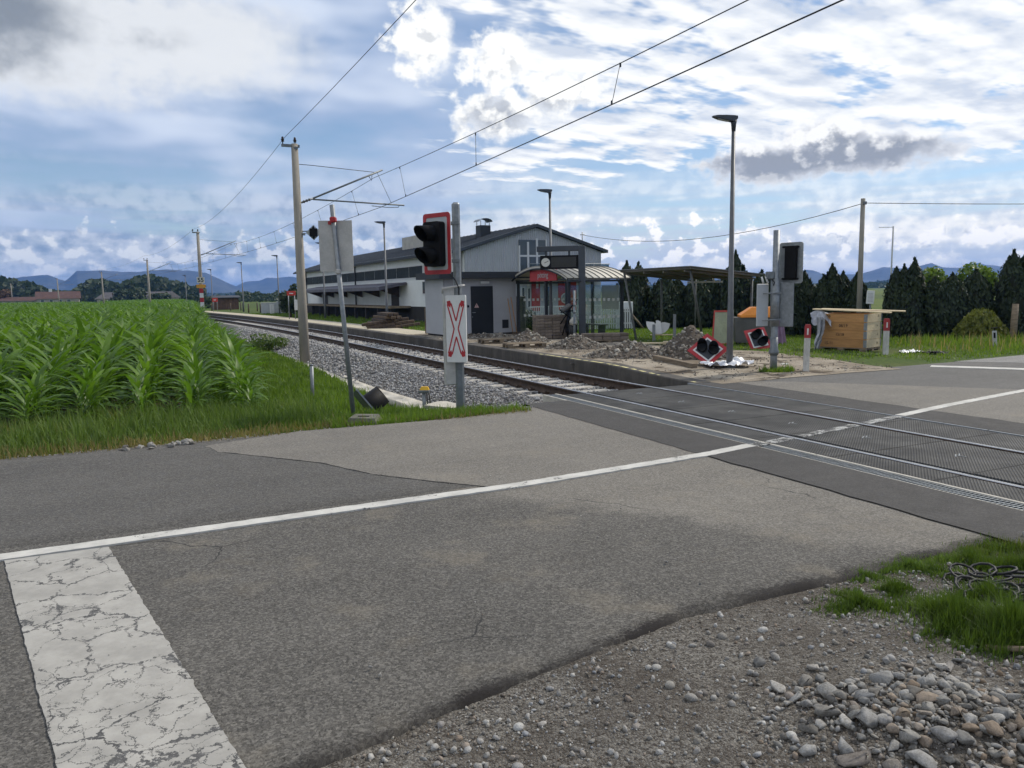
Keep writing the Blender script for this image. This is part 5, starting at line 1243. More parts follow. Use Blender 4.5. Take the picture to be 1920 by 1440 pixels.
heap('gravel_heap', 'gravel heap in front of the gantry and paving stack', 1.95, 23.2, .95, .8, .42, 1000, .034, 5, 0, .12)
heap('gravel_heap', 'small dark gravel heap by the left leg of the shelter', .55, 26.2, .8, .8, .40, 800, .034, 6, 0, .12)
heap('gravel_heap', 'flat gravel strip in front of the annex door', -1.3, 29.6, 1.5, .6, .16, 700, .045, 7, rad(15), .10)

def pallet(loc, rz, label, parent=None):
    t = thing('pallet', label, 'pallet', loc, rz, 'wooden pallets on the platform') if parent is None else parent
    for k in range(5): MB().bb(-.60, .60, -.40+k*.175, -.40+k*.175+.10, .122, .144).build('deck_board', C_WOOD, t)
    for y in (-.40, -.05, .30): MB().bb(-.60, .60, y, y+.10, 0, .022).build('bottom_board', C_WOOD, t)
    for x in (-.60, -.07, .45):
        for y in (-.40, -.07, .30): MB().bb(x, x+.145, y, y+.10, .022, .10).build('block', C_WOOD, t)
    for x in (-.60, -.07, .45): MB().bb(x, x+.145, -.40, .40, .10, .122).build('stringer', C_WOOD, t)
    return t
pallet((-.45, 26.1, .13), rad(20), 'weathered pallet lying farther left beside the platform edge')
pallet((.40, 23.75, .13), rad(14), 'weathered pallet lying nearer, in front of the small gravel heap')
def blocks(name, label, loc, rz, nx, ny, nz, bx=.30, by=.20, bz=.105, skip=0):
    t = thing(name, label, 'paving stack', loc, rz); r = random.Random(3)
    me = MB().cbox((0, 0, 0), (bx-.010, by-.012, bz-.010), .008).mesh('paving_block', C_MASON)
    for k in range(nz):
        for i in range(nx):
            for j in range(ny):
                if 0 < i < nx-1 and 0 < j < ny-1 and k < nz-1: continue
                if k >= nz-skip and i > nx*.6: continue
                mobj('paving_block', me, t, ((i-nx/2+.5)*bx+r.uniform(-.006, .006), (j-ny/2+.5)*by+r.uniform(-.006, .006), bz/2+k*bz))
    return t
blocks('paving_stack', 'tall stack of brown paving blocks left of the gantry', (1.42, 28.0, .14), rad(12), 4, 3, 8, .29, .24, .105, 0)
blocks('paving_stack', 'low stack of paving blocks right of the gantry foot', (3.15, 25.9, .20), rad(8), 5, 3, 2)
pallet((3.2, 25.75, .06), rad(8), 'pallet carrying the low stack of paving blocks')
# jumble of equipment between paving stack and gantry
eq = thing('site_equipment', 'dark jumble of site equipment between the paving stack and the gantry', 'equipment', (2.08, 27.6, .12), rad(10))
MB().tube([(-.05, 0, .28), (.22, 0, .28)], .27, 18).build('wheel', C_RUBBER, eq); MB().tube([(-.07, 0, .28), (.24, 0, .28)], .13, 14).build('rim', C_BLACK, eq)
MB().cbox((.1, .1, .45), (.40, .35, .5), .05).build('engine', C_BLACK, eq)
MB().lathe([(.03, 0), (.13, .04), (.15, .14), (.12, .22), (.05, .27), (.05, .31)], (.12, -.14, .48), 14).build('tank', M('tank_cream', (.42, .40, .35), .5, .15, 6, .05, 40), eq)
for (a, b) in (((-.25, 0, .15), (.05, 0, 1.15)), ((.05, 0, .75), (-.35, -.05, 1.05)), ((-.05, -.1, 1.0), (.28, -.1, 1.42)), ((-.3, .05, .95), (.25, .05, 1.02)), ((-.32, 0, .55), (-.02, 0, .98))): MB().tube([a, b], .022, 6).build('bar', C_BLACK, eq)
MB().cbox((-.10, .05, 1.12), (.42, .3, .14), .04, (0, rad(-32), 0)).build('bucket', C_BIN, eq)

# two diamond signal heads taken down
def diamond_head(label, loc, Mx, group='diamond signal heads on the ground'):
    t = thing('diamond_signal', label, 'signal head', loc, 0, group); s_ = .47
    sq = lambda k: [(k, 0), (0, k), (-k, 0), (0, -k)]
    b_ = MB().prism([(x*1, y*1) for x, y in sq(s_)], .025, Mx).build('board', C_RED, t)
    MB().prism(sq(s_*.74), .004, Mx @ Matrix.Translation((0, 0, .0255))).build('white_rim', C_WHITE, b_)
    MB().prism(sq(s_*.62), .004, Mx @ Matrix.Translation((0, 0, .030))).build('dark_field', C_ANTH, b_)
    for (q, qy) in ((-.13, .06), (.13, -.03)):
        hv = MB(); n = 16; R = .125; vs = []; fs = []
        for k in range(n+1):
            a = rad(-90)+rad(360)*k/n; L = .16+.12*math.sin(a)
            for rr_ in (R, R-.008): vs += [Mx @ Vector((q+rr_*math.cos(a), qy+rr_*math.sin(a), .034)), Mx @ Vector((q+rr_*.92*math.cos(a), qy-.03+rr_*.92*math.sin(a), .034+L))]
        for k in range(n): b = 4*k; fs += [(b, b+4, b+5, b+1), (b+2, b+3, b+7, b+6), (b+1, b+5, b+7, b+3)]
        hv.add(vs, fs, True); hv.build('visor', C_BLACK, t)
        MB().prism([(q+.11*math.cos(2*math.pi*k/16), qy+.11*math.sin(2*math.pi*k/16)) for k in range(16)], .02, Mx @ Matrix.Translation((0, 0, .034))).build('lens', M('lens_black', (.03, .032, .035), .2, .1, 3, .01, 20), t)
    return t
D1 = frame_mat((0, 0, .34), (.96, -.22, .04), (.10, .62, .78)); diamond_head('red edged diamond signal head leaning on the largest gravel heap', (4.62, 18.05, .06), D1)
D2 = frame_mat((0, 0, .27), (.74, -.10, -.45), (.50, .38, .55)); diamond_head('red edged diamond signal head tilted against the grey bin behind the signal post', (7.15, 22.3, .08), D2)

# boards, beam, sheets
def beam(name, label, a, b, w, h, mat, cat='beam'):
    a = Vector(a); b = Vector(b); d = b-a; c = (a+b)/2; R = d.to_track_quat('X', 'Z').to_matrix(); o = MB().cbox((0, 0, 0), (d.length, w, h), .01).build(name, mat); o.location = c; o.rotation_euler = R.to_euler(); tag(o, label, cat); return o
beam('timber_beam', 'weathered timber beam lying before the largest gravel heap', TR(11.3, 3.35, .16), TR(9.55, 3.15, .10), .16, .16, C_WOOD)
beam('timber_board', 'pale board lying flat behind the low spread of gravel', (3.55, 24.6, .14), (4.9, 24.4, .14), .16, .05, C_WOODP)
beam('timber_board', 'board laid as a step behind the largest heap', (4.8, 24.3, .16), (6.2, 23.9, .16), .25, .10, C_WOODP)
beam('plank', 'thin plank resting under the two pale curved panels', (4.75, 26.3, .30), (6.4, 26.0, .30), .20, .03, C_WOODP)
for (x, h, lb) in ((4.82, .62, 'short grey stake left of the two pale curved panels'), (5.52, .95, 'square grey stake right of the two pale curved panels')):
    o = MB().cbox((0, 0, h/2-.1), (.09, .09, h+.2), .01).build('stake', C_STEEL, None, (x, 26.0, .05)); tag(o, lb, 'stake')
def shell(name, label, loc, a0, a1, R, w, rz):
    mb = MB(); n = 12; vs = []
    for k in range(n+1):
        a = rad(a0+(a1-a0)*k/n); vs += [(R*math.cos(a), 0, R*math.sin(a)+R), (R*.55*math.cos(a) if k in (0, n) else R*.35*math.cos(a), .0, R+.05*math.sin(a*3)), (R*math.cos(a), .03, R*math.sin(a)+R), (R*.35*math.cos(a), .03, R+.05*math.sin(a*3))]
    fs = []
    for k in range(n): b = 4*k; fs += [(b, b+1, b+5, b+4), (b+2, b+6, b+7, b+3), (b, b+4, b+6, b+2), (b+1, b+3, b+7, b+5)]
    mb.add(vs, fs); o = mb.build(name, C_WHITE, None, loc, (rad(-20), 0, rz)); tag(o, label, 'panel'); return o
shell('curved_panel', 'left one of two pale curved panels resting on a plank', (5.02, 26.15, .33), 175, 285, .42, .3, rad(-8))
shell('curved_panel', 'right one of two pale curved panels resting on a plank', (5.05, 26.25, .33), 255, 350, .44, .3, rad(10))
def sheet(name, label, loc, w, h, amp, seed, mat, rot=(0, 0, 0), cat='plastic sheet', shape=None, n=26):
    U = np.linspace(-1, 1, n); A, B = np.meshgrid(U, U, indexing='ij'); r = np.random.default_rng(seed)
    k = 1+.18*numnoise(np.arctan2(B, A), A*0, 2.0, seed); x = A*w/2*k; y = B*h/2*k
    z = np.abs(numnoise(A*3, B*3, 1.6, seed))*amp*1.3+np.abs(numnoise(A*7, B*7, 1.7, seed+1))*amp*.7
    if shape: z = z+shape(A, B)
    V = np.stack([x, y, z+.01], -1).reshape(-1, 3); i = np.arange(n-1)[:, None]*n+np.arange(n-1)[None]
    me = npmesh(name, V, np.stack([i, i+n, i+n+1, i+1], -1).reshape(-1, 4), mat, True); o = mobj(name, me, None, loc, rot); tag(o, label, cat); return o
sheet('plastic_sheet', 'crumpled white plastic sheet on the ground below the red diamond head', (4.95, 17.45, .09), 1.15, .50, .07, 5, C_PLAST, (0, 0, rad(8)), shape=lambda a, b: .12*np.exp(-((a-.35)**2+b**2)*7))
sheet('plastic_scrap', 'small white scrap of plastic in the grass right of the crate', (10.75, 20.7, .02), .55, .28, .05, 8, C_PLAST, (0, 0, .2))
sheet('black_scrap', 'flat black scrap beside the white scrap right of the crate', (11.15, 20.25, .02), .55, .25, .05, 9, C_RUBBER, (0, 0, -.2), 'scrap')
for k, (x, y) in enumerate(((6.35, 17.85), (7.9, 21.5))): sheet('paper_scrap', ('small pale paper scrap beside the alone standing marker post', 'pale scrap on the lawn behind the marker post')[k], (x, y, .03), (.16, .75)[k], (.10, .20)[k], .03, 20+k, C_WHITE, (0, 0, k), 'scrap', n=8)

# bin, framed board and cloth behind the signal post
bn_ = thing('waste_bin', 'large dark grey bin with an orange lid behind the signal post', 'bin', (7.62, 24.2, .07), rad(-10))
bb_ = MB(); bb_.add([(-.56, -.36, .08), (.56, -.36, .08), (.56, .36, .08), (-.56, .36, .08), (-.62, -.42, .86), (.62, -.42, .86), (.62, .42, .86), (-.62, .42, .86)], [(0, 3, 2, 1), (0, 1, 5, 4), (1, 2, 6, 5), (2, 3, 7, 6), (3, 0, 4, 7), (4, 5, 6, 7)]); bb_.build('body', C_BIN, bn_)
ld = MB(); ld.add([(-.45, -.46, .862), (.66, -.46, .862), (.66, .44, .862), (-.45, .44, .862), (-.45, -.46, .93), (.66, -.46, .93), (.66, .44, .93), (-.45, .44, .93), (-.10, -.36, 1.17), (.60, -.36, 1.17), (.60, .30, 1.17), (-.10, .30, 1.17)], [(0, 3, 2, 1), (0, 1, 5, 4), (1, 2, 6, 5), (2, 3, 7, 6), (3, 0, 4, 7), (4, 5, 9, 8), (5, 6, 10, 9), (6, 7, 11, 10), (7, 4, 8, 11), (8, 9, 10, 11)]); ld.build('lid', C_ORANGE, bn_)
for (x, y) in ((-.45, -.3), (.45, -.3), (-.45, .3), (.45, .3)): MB().tube([(x, y-.02, .05), (x, y+.02, .05)], .055, 10).build('wheel', C_RUBBER, bn_)
fb = thing('framed_board', 'pale board in a red frame leaning behind the tallest lamp', 'board', (6.62, 23.9, .07), rad(6))
FBM = frame_mat((0, .12, .0), (1, 0, 0), (.12, .30, 1)); w_, h_ = .64, 1.12
para = [(-.36, 0), (.24, 0), (.36, h_), (-.18, h_)]; cxm = (.015, .56); inn = [(cxm[0]+(x-cxm[0])*.86, cxm[1]+(y-cxm[1])*.90) for x, y in para]
MB().ring(para, inn, .03, FBM).build('red_frame', M('frame_red', (.40, .05, .035), .55, .15, 5, .05, 40), fb)
MB().prism([(x*.999, y*.999) for x, y in inn], .008, FBM @ Matrix.Translation((0, 0, .006))).build('pane', M('pale_green_pane', (.30, .32, .20), .35, .15, 1.5, .02, 20), fb)
pcl = thing('purple_cloth', 'pale purple cloth hanging over the right side of the bin', 'cloth', (8.36, 23.9, .08))
cw_ = MB(); n = 12
for k in range(n+1):
    u = k/n; cw_.v += [(-.10+.16*u+.015*math.sin(u*20), .03*math.cos(u*17), .78), (-.16+.34*u, -.05+.05*math.cos(u*15), .0)]
for k in range(n): cw_.f.append((2*k, 2*k+1, 2*k+3, 2*k+2)); cw_.sm.append(True)
cw_.build('drape', M('cloth_purple', (.33, .22, .34), .9, .2, 5, .2, 40), pcl)

# ------------------------------------------------------------------ crate of pallet collars
Cc = np.array([9.62, 20.86]); dl_ = np.array([-.658, .753]); dr_ = np.array([.753, .658])
cr = thing('wooden_crate', 'stacked wooden crate of four board frames on a pallet', 'crate', (Cc[0], Cc[1], -.02), math.atan2(dl_[1], dl_[0])); cr.scale = (1.15, 1.15, 1.17)
# local x: along the long face away from the near corner; the crate lies at negative y (to the right of x)
for k in range(4):
    z0, z1 = .150+.20*k, .343+.20*k; j = .006*((k*7) % 3-1)
    MB().bb(0+j, 1.2+j, -.022, 0, z0, z1).build('long_board', C_WOODN, cr); MB().bb(0+j, 1.2+j, -.80, -.778, z0, z1).build('long_board', C_WOODN, cr)
    MB().bb(0+j, .022+j, -.777, -.023, z0, z1).build('end_board', C_WOODP, cr); MB().bb(1.178+j, 1.2+j, -.777, -.023, z0, z1).build('end_board', C_WOODN, cr)  # near end paler than long boards: sunlit and shaded sides put into wood colour
    for (x, y) in ((-.006, .006), (1.206, .006), (-.006, -.806)):
        MB().bb(x-.012, x+.012 if x < 1 else x, y-.03 if y > -.5 else y, y+.004 if y > -.5 else y+.03, z0+.01, z1-.01).bb(min(x, x+.05) if x < 1 else x-.06, max(x, x+.06) if x < 1 else x, .0005 if y > -.5 else -.806, .006 if y > -.5 else -.8005, z0+.01, z1-.01).build('hinge', C_STEEL, cr)
for (txt, x, z) in (('15/09', .98, .87), ('08/19', .55, .66), ('15/18', .63, .45), ('15-11', .90, .24)):
    o = mobj('stencil', text_mesh(txt, .095, C_INK, .0006, True), cr, (x, .0012, z), (rad(90), 0, rad(180)))
for (txt, y, z) in (('15', -.62, .88), ('1-', -.58, .66), ('-1', -.60, .45), ('P1', -.62, .24)):
    o = mobj('stencil', text_mesh(txt, .085, C_INK, .0006, True), cr, (-.0075, y, z), (rad(90), 0, rad(-90)))
cpal = pallet((float((Cc+dl_*.69+dr_*.46)[0]), float((Cc+dl_*.69+dr_*.46)[1]), .0), math.atan2(dl_[1], dl_[0]), 'pallet under the wooden crate on the lawn'); cpal.scale = (1.15, 1.15, 1.05)
def lid_board(label, p0, p1, w):
    a = Vector(p0); b = Vector(p1); d = b-a; o = MB().cbox((0, 0, 0), (d.length, w, .035), .006).build('lid_board', C_WOODP); o.location = (a+b)/2; o.rotation_euler = d.to_track_quat('X', 'Z').to_euler(); tag(o, label, 'board')
lid_board('long pale board slanting over the front edge of the crate', (8.62, 21.95, 1.21), (10.12, 20.55, 1.125), .22)
lid_board('pale board lying across the back of the crate top', (9.0, 22.35, 1.20), (10.95, 21.40, 1.125), .40)
pf = thing('plastic_foil', 'crumpled clear plastic foil hanging over the left corner of the crate', 'plastic foil', (8.72, 21.72, 0), rad(-12))
def crumple(name, nu, nv, fn, seed):
    U, Vv = np.meshgrid(np.linspace(0, 1, nu+1), np.linspace(0, 1, nv+1), indexing='ij'); x, y, z = fn(U, Vv)
    j = lambda k, f: numnoise(U*4, Vv*4, f, seed+k)
    x = x+.018*j(1, 3.1)+.010*j(2, 8); y = y+.022*j(3, 2.7)+.012*j(4, 8); z = z+.016*j(5, 3.3)+.008*j(6, 9)
    n_, m_ = U.shape; P = np.stack([x, y, z], -1).reshape(-1, 3); i = np.arange(n_-1)[:, None]*m_+np.arange(m_-1)[None]
    return mobj(name, npmesh(name, P, np.stack([i, i+1, i+m_+1, i+m_], -1).reshape(-1, 4), M('foil_grey', (.36, .37, .40), .35, .2, 8, .15, 14), False), pf)
# bunched foil on the corner and a narrow tail hanging down beside the crate
crumple('foil_bunch', 22, 18, lambda u, v: (-.26+.52*u, -.22+.34*v+.06*np.sin(u*9), 1.20-.30*(1-v)**1.5*(1+.3*np.sin(u*7))-.22*np.abs(u-.45)), 71)
crumple('foil_tail', 14, 26, lambda u, v: (-.15+(.20-.05*v)*u+.05*np.sin(v*5), -.24+.05*np.sin(u*12+v*4), 1.0-.97*v), 75)

# ------------------------------------------------------------------ along the far platform
sp = thing('sleeper_pile', 'pile of old dark wooden sleepers beside the platform', 'timber pile', TR(34.6, 3.6, .11), ang_of(TD))
r = random.Random(5); me = MB().cbox((0, 0, 0), (2.4, .24, .15), .02).mesh('old_sleeper', C_WOODD)
for k in range(5):
    for j in range(6-k):
        mobj('old_sleeper', me, sp, (r.uniform(-.25, .25), -.7+(j+k*.5)*.27, .08+.155*k), (r.uniform(-.02, .02), 0, r.uniform(-.06, .06)))
for k in range(3): mobj('old_sleeper', me, sp, (-1.2+.1*k, -.2+.25*k, .08+.13*k), (0, rad(6), rad(74+8*k)))
sdh = thing('garden_shed', 'small brown wooden shed in the meadow far down the line', 'shed', (-38.4, 104.4, -.1), rad(24))
MB().bb(-1.55, 1.55, -1.0, 1.0, 0, 1.72).build('body', C_WOODD, sdh)
for k in range(15): MB().bb(-1.55+k*.207, -1.37+k*.207, -1.035, -1.002, .02, 1.70).build('plank', M('shed_brown', (.13, .075, .05), .9, .3, 2, .2, 30, island=.15), sdh)
slr = MB(); slr.add([(-1.8, -1.35, 1.70), (1.8, -1.35, 1.70), (1.8, 1.3, 1.98), (-1.8, 1.3, 1.98), (-1.8, -1.35, 1.80), (1.8, -1.35, 1.80), (1.8, 1.3, 2.08), (-1.8, 1.3, 2.08)], [(0, 3, 2, 1), (4, 5, 6, 7), (0, 1, 5, 4), (1, 2, 6, 5), (2, 3, 7, 6), (3, 0, 4, 7)]); slr.build('roof', C_FASCIA, sdh)
def cabinet(label, x, y, w, h, rz, mat=None):
    t = thing('cable_cabinet', label, 'cabinet', (x, y, .02), rz, 'grey cabinets beside the platform'); MB().cbox((0, 0, h/2), (w, .4, h), .02).build('body', mat or C_GREYB, t); MB().bb(-w/2-.04, w/2+.04, -.24, .24, h+.001, h+.05).build('top', C_WHITE, t); MB().bb(-.01, .01, -.204, -.200, .1, h-.08).build('door_gap', C_STEELD, t)
cabinet('wide grey cabinet, left one of the row beyond the warehouse', -23.6, 75.6, 1.5, 1.12, rad(10)); cabinet('narrow white cabinet between the two wide ones', -22.9, 74.2, .42, .98, rad(10), C_WHITE); cabinet('wide grey cabinet, right one nearest the street lamp', -21.9, 75.4, 1.7, 1.2, rad(10))
def redsign(label, x, y, z0, h, w, hh):
    t = thing('station_sign', label, 'sign', (x, y, z0), rad(12)); MB().tube([(-w*.35, 0, -.1), (-w*.35, 0, h)], .035, 6).build('post', C_STEEL, t); MB().tube([(w*.35, 0, -.1), (w*.35, 0, h)], .035, 6).build('post', C_STEEL, t)
    b = MB().cbox((0, -.05, h-hh/2), (w, .04, hh), .01).build('board', M('sign_red', (.48, .045, .03), .5, .1, 5, .03, 40), t); MB().bb(-w*.22, w*.22, -.075, -.0725, h-hh*.62, h-hh*.42).build('mark', C_WHITE, b)
redsign('red station sign beside the far end of the warehouse', -15.9, 56.2, .1, 2.05, .62, .32); redsign('tiny red sign beside the mast numbered 55', -33.6, 88.0, .1, 1.6, .6, .45)
ib = thing('notice_board', 'pale notice board at the left corner of the warehouse', 'board', (-15.35, 55.9, .1), rad(12)); MB().cbox((0, 0, 1.05), (.55, .05, .75), .01).build('board', C_WHITE, ib); MB().tube([(0, 0, -.1), (0, 0, .68)], .03, 6).build('post', C_STEEL, ib)
fpts = [(-21.0, 79.5), (-24.5, 80.6), (-26.3, 81.2), (-27.8, 82), (-29.5, 90), (-31.5, 91), (-37.5, 97), (-39.8, 98), (-20.0, 71.5), (-33.5, 96), (-34.6, 95.5)]
for k, (x, y) in enumerate(fpts):
    o = MB().tube([(0, 0, -.2), (.01, 0, 1.0)], .07, 7).build('fence_post', C_WOODD, None, (x, y, .02)); tag(o, 'dark wooden fence post standing in the meadow beyond the warehouse', 'fence post', 'fence posts in the meadow')
hn = thing('hedge_notice', 'small white notice board in the gap of the hedge above the crate', 'notice', (12.05, 25.9, 0)); MB().cbox((0, 0, 1.46), (.26, .02, .44), .005, (0, rad(3), 0)).build('board', C_WHITE, hn); MB().tube([(.02, .04, 0), (.02, .04, 1.65)], .03, 6).build('post', C_STEELD, hn)
for k in range(7): MB().bb(-.09, .08, -.0125, -.0115, 1.31+k*.045, 1.318+k*.045).build('text_line', C_STEELD, hn)
gp = thing('gate_pier', 'white square gate pier with a leaning prop right of the glass shelter', 'pier', (5.15, 35.0, .05), rad(15)); MB().cbox((0, 0, .62), (.62, .5, 1.28), .02).build('pier', C_RENDER, gp); MB().tube([(.15, -.35, .75), (.75, -.5, .0)], .05, 6).build('prop', C_WOOD, gp); MB().bb(-.15, .15, -.42, -.27, 0, .92).build('post', C_FASCIA, gp)

# ------------------------------------------------------------------ maize
def leaf_geo(h0, az_, L, w, rise, droop, segs=5, r=None, twist=0.0):
    """one arching blade leaf; returns verts, quads"""
    V = []; F = []
    for k in range(segs+1):
        u = k/segs; out = L*(u**.9)*math.cos(rise*(1-u*.4)); up = L*(math.sin(rise)*u - droop*u*u)
        ww = w*(math.sin(math.pi*min(1, .12+u*.80))**.8)*(1-.55*u) if k < segs else .002
        c, s = math.cos(az_), math.sin(az_); px, py = out*c, out*s; tw = twist*u
        dx, dy = -s*ww*math.cos(tw), c*ww*math.cos(tw); dz = ww*math.sin(tw)
        V += [(px-dx, py-dy, h0+up-dz+.18*ww), (px, py, h0+up), (px+dx, py+dy, h0+up+dz+.18*ww)]
    for k in range(segs):
        b = 3*k; F += [(b, b+1, b+4, b+3), (b+1, b+2, b+5, b+4)]
    return V, F
def maize_parts(seed, n=10, segs=5, H=1.0):
    r = random.Random(seed); out = []; a = r.uniform(0, 6.28)
    for k in range(n):
        u = k/(n-1); h0 = H*(.06+.50*u); L = H*(.42+.34*math.sin(math.pi*(u*.8+.12)))*r.uniform(.85, 1.15)
        rise = rad(38+40*u+r.uniform(-8, 8)); droop = .95*(1-u)*.75+.22+r.uniform(-.08, .1)
        out.append(leaf_geo(h0, a, L, H*.050*r.uniform(.75, 1.25), rise, droop, segs, r, r.uniform(-.9, .9))); a += math.pi+r.uniform(-.7, .7)
    return out
def quads_to_tris(F): return [t for f in F for t in ((f[0], f[1], f[2]), (f[0], f[2], f[3]))]
def maize_mesh(seed, n, segs):
    V = []; F = []
    for (v, f) in maize_parts(seed, n, segs): b = len(V); V += v; F += [tuple(b+i for i in q) for q in f]
    b = len(V); V += [(.016, 0, 0), (-.008, .014, 0), (-.008, -.014, 0), (0, 0, .62)]; F2 = quads_to_tris(F)+[(b, b+1, b+3), (b+1, b+2, b+3), (b+2, b, b+3)]
    return np.array(V), np.array(F2)
VAR_HI = [maize_mesh(50+k, 11, 5) for k in range(7)]; VAR_LO = [maize_mesh(80+k, 7, 3) for k in range(6)]
rowd = np.array([-.385, .923]); rP = np.random.default_rng(77)
pos = []
for k in range(150):
    s0, t0 = 8.6, -6.45-.78*k; base = np.array(TRv(s0+rP.uniform(-.25, .25), t0)).ravel(); j = np.arange(0, 1300); step = .185
    P = base[None]+rowd[None]*(j*step)[:, None]+rP.normal(0, .055, (len(j), 2)); D_ = np.hypot(P[:, 0], P[:, 1]); A_ = np.degrees(np.arctan2(P[:, 0], P[:, 1]))
    keep = (A_ > -45) & (A_ < -8) & (D_ < 230); pr = np.interp(D_, [0, 25, 45, 90, 230], [1, 1, .72, .40, .12]); keep &= rP.uniform(0, 1, len(j)) < pr
    depth = j*step; hh = (.80+.58*np.clip(depth/5.0, 0, 1)**.8)*(.82+.18*min(1, k/3))*rP.uniform(.82, 1.18, len(j))
    for q in np.where(keep)[0]: pos.append((P[q, 0], P[q, 1], hh[q], D_[q]))
pos = np.array(pos); pos = pos[np.argsort(pos[:, 3])]; pz = gz(pos[:, 0], pos[:, 1])
C_STALK = M('maize_stalk', (.085, .145, .035), .6, .2, 9, .1, 40)
LAB_M = 'young green maize plant in the front of the field beside the road'
NI = 300; NPART = 36
stalk_me = MB().tube([(0, 0, -.03), (0, 0, .35), (.004, 0, .66)], [.016, .012, .004], 6).mesh('stalk', C_STALK)
part_sets = []
for k in range(5):
    part_sets.append([npmesh('leaf', v, np.array(f), F_CORN, True) for (v, f) in maize_parts(20+k, 11, 6)])
whole = [npmesh('maize_plant', V, F, F_CORN, True) for (V, F) in VAR_HI]
rq = random.Random(11)
for i in range(min(NI, len(pos))):
    x, y, h, D_ = pos[i]; z = pz[i]-.01; sc_ = h/1.02
    if i < NPART:
        o = thing('maize_plant', LAB_M, 'maize plant', (x, y, z), rq.uniform(0, 6.28), 'maize plants'); o.scale = (sc_,)*3
        mobj('stalk', stalk_me, o)
        for me in part_sets[i % 5]: mobj('leaf', me, o)
    else:
        o = mobj('maize_plant', whole[i % 7], None, (x, y, z), (0, 0, rq.uniform(0, 6.28))); o.scale = (sc_,)*3; tag(o, LAB_M, 'maize plant', 'maize plants')
rest = np.arange(NI, len(pos)); n = len(rest); Dd = pos[rest, 3]; near = Dd < 42
for nm, sel, var in (('a', near, VAR_HI), ('b', ~near, VAR_LO)):
    q = rest[sel]; m_ = len(q); sc_ = (pos[q, 2]/1.02)[:, None]*np.ones((1, 3)); 
    if nm == 'b': sc_[:, :2] *= 1.25
    me = scatter_mesh('maize_field', var, rP.integers(0, len(var), m_), np.stack([pos[q, 0], pos[q, 1], pz[q]-.01], 1), sc_, rot_z(rP.uniform(0, 6.28, m_)), F_CORN, True)
    tag(mobj('maize_field', me), 'dense green maize field filling the left behind its front plants' if nm == 'a' else 'far part of the maize field towards the houses', 'maize', kind='stuff')

# ------------------------------------------------------------------ grass
def blade_variants(n, seed, bend_=.5):
    r = np.random.default_rng(seed); out = []
    for _ in range(n):
        b = r.uniform(.15, 1)*bend_; V = np.array([[-1, 0, 0], [1, 0, 0], [-.8, b*.25, .5], [.8, b*.25, .5], [0, b, 1.0-.25*b]], float); out.append((V, np.array([[0, 1, 3], [0, 3, 2], [2, 3, 4]])))
    return out
BL_V = blade_variants(8, 3, .7)
def grass(name, label, x, y, z, h, w, mat, tilt=.22, seed=0, kindlab='grass', parent=None):
    r = np.random.default_rng(seed); n = len(x); hh = h*np.exp(r.normal(0, .3, n)) if np.ndim(h) == 0 else h*np.exp(r.normal(0, .25, n))
    ww = w*r.uniform(.7, 1.3, n) if np.ndim(w) == 0 else w*r.uniform(.7, 1.3, n)
    me = scatter_mesh(name, BL_V, r.integers(0, 8, n), np.stack([x, y, z-.01], 1), np.stack([ww, hh*.9, hh], 1), rot_tilt(n, tilt, r), mat)
    o = mobj(name, me, parent); tag(o, label, kindlab, kind='stuff'); return o
def region(n, s0, s1, t0, t1, seed, power=1.0):
    r = np.random.default_rng(seed); s = s0+(s1-s0)*r.uniform(0, 1, n)**power; t = r.uniform(t0, t1, n); x, y = TRv(s, t); return s, t, x, y
s, t, x, y = region(64000, 6.45, 56, -7.2, -3.0, 1, 1.7)
edge = -6.9+.055*np.clip(s-8.5, 0, 45)
k = (t > edge-.3) & (t < -3.42+.033*np.clip(s-9, 0, 14)) & ~((s < 6.9) & (numnoise(x, y, 2, 5) > .1)); s, t, x, y = s[k], t[k], x[k], y[k]
cl = 1+.35*numnoise(x, y, 1.3, 6)
grass('bank_grass', 'lush green grass bank between the maize and the railway gutter', x, y, gz(x, y), .17*np.clip(cl, .5, 1.8)*np.interp(s, [6.4, 7.2, 9], [.35, .7, 1]), np.interp(s, [6, 14, 50], [.009, .014, .030]), F_GRASS, .30, 2)
s, t, x, y = region(52000, 6.28, 9.3, -30, -5.4, 7)
k = (np.degrees(np.arctan2(x, y)) > -44); s, t, x, y = s[k], t[k], x[k], y[k]; hgt = .22*np.interp(s, [6.28, 6.6, 7.4, 9.3], [.22, .5, 1.0, 1.2])*np.clip(1+.4*numnoise(x, y, 1.1, 9), .4, 1.8)
grass('verge_grass', 'rough mixed grass verge between the road and the maize', x, y, gz(x, y), hgt, .007, F_VERGE, .42, 8)
s, t, x, y = region(17000, 6.2, 6.95, -30, -2.6, 17); k = (numnoise(x, y, 1.7, 19) > -.35) & ((t < -5.2) | (s < 6.5)); x, y = x[k], y[k]; grass('dry_edge_grass', 'short yellowed grass along the edge of the asphalt', x, y, gz(x, y)+.01, .095, .006, foliage('grass_blade_yellow', (.11, .105, .030), (.27, .21, .085), .3, .7, 1.5), .55, 18)
s, t, x, y = region(9000, 6.35, 7.6, -5.6, -2.55, 27); k = (t < -2.9) | (s < 6.9); grass('verge_grass', 'tufty grass at the foot of the signal post', x[k], y[k], gz(x, y)[k], .11, .006, F_GRASS, .35, 28)
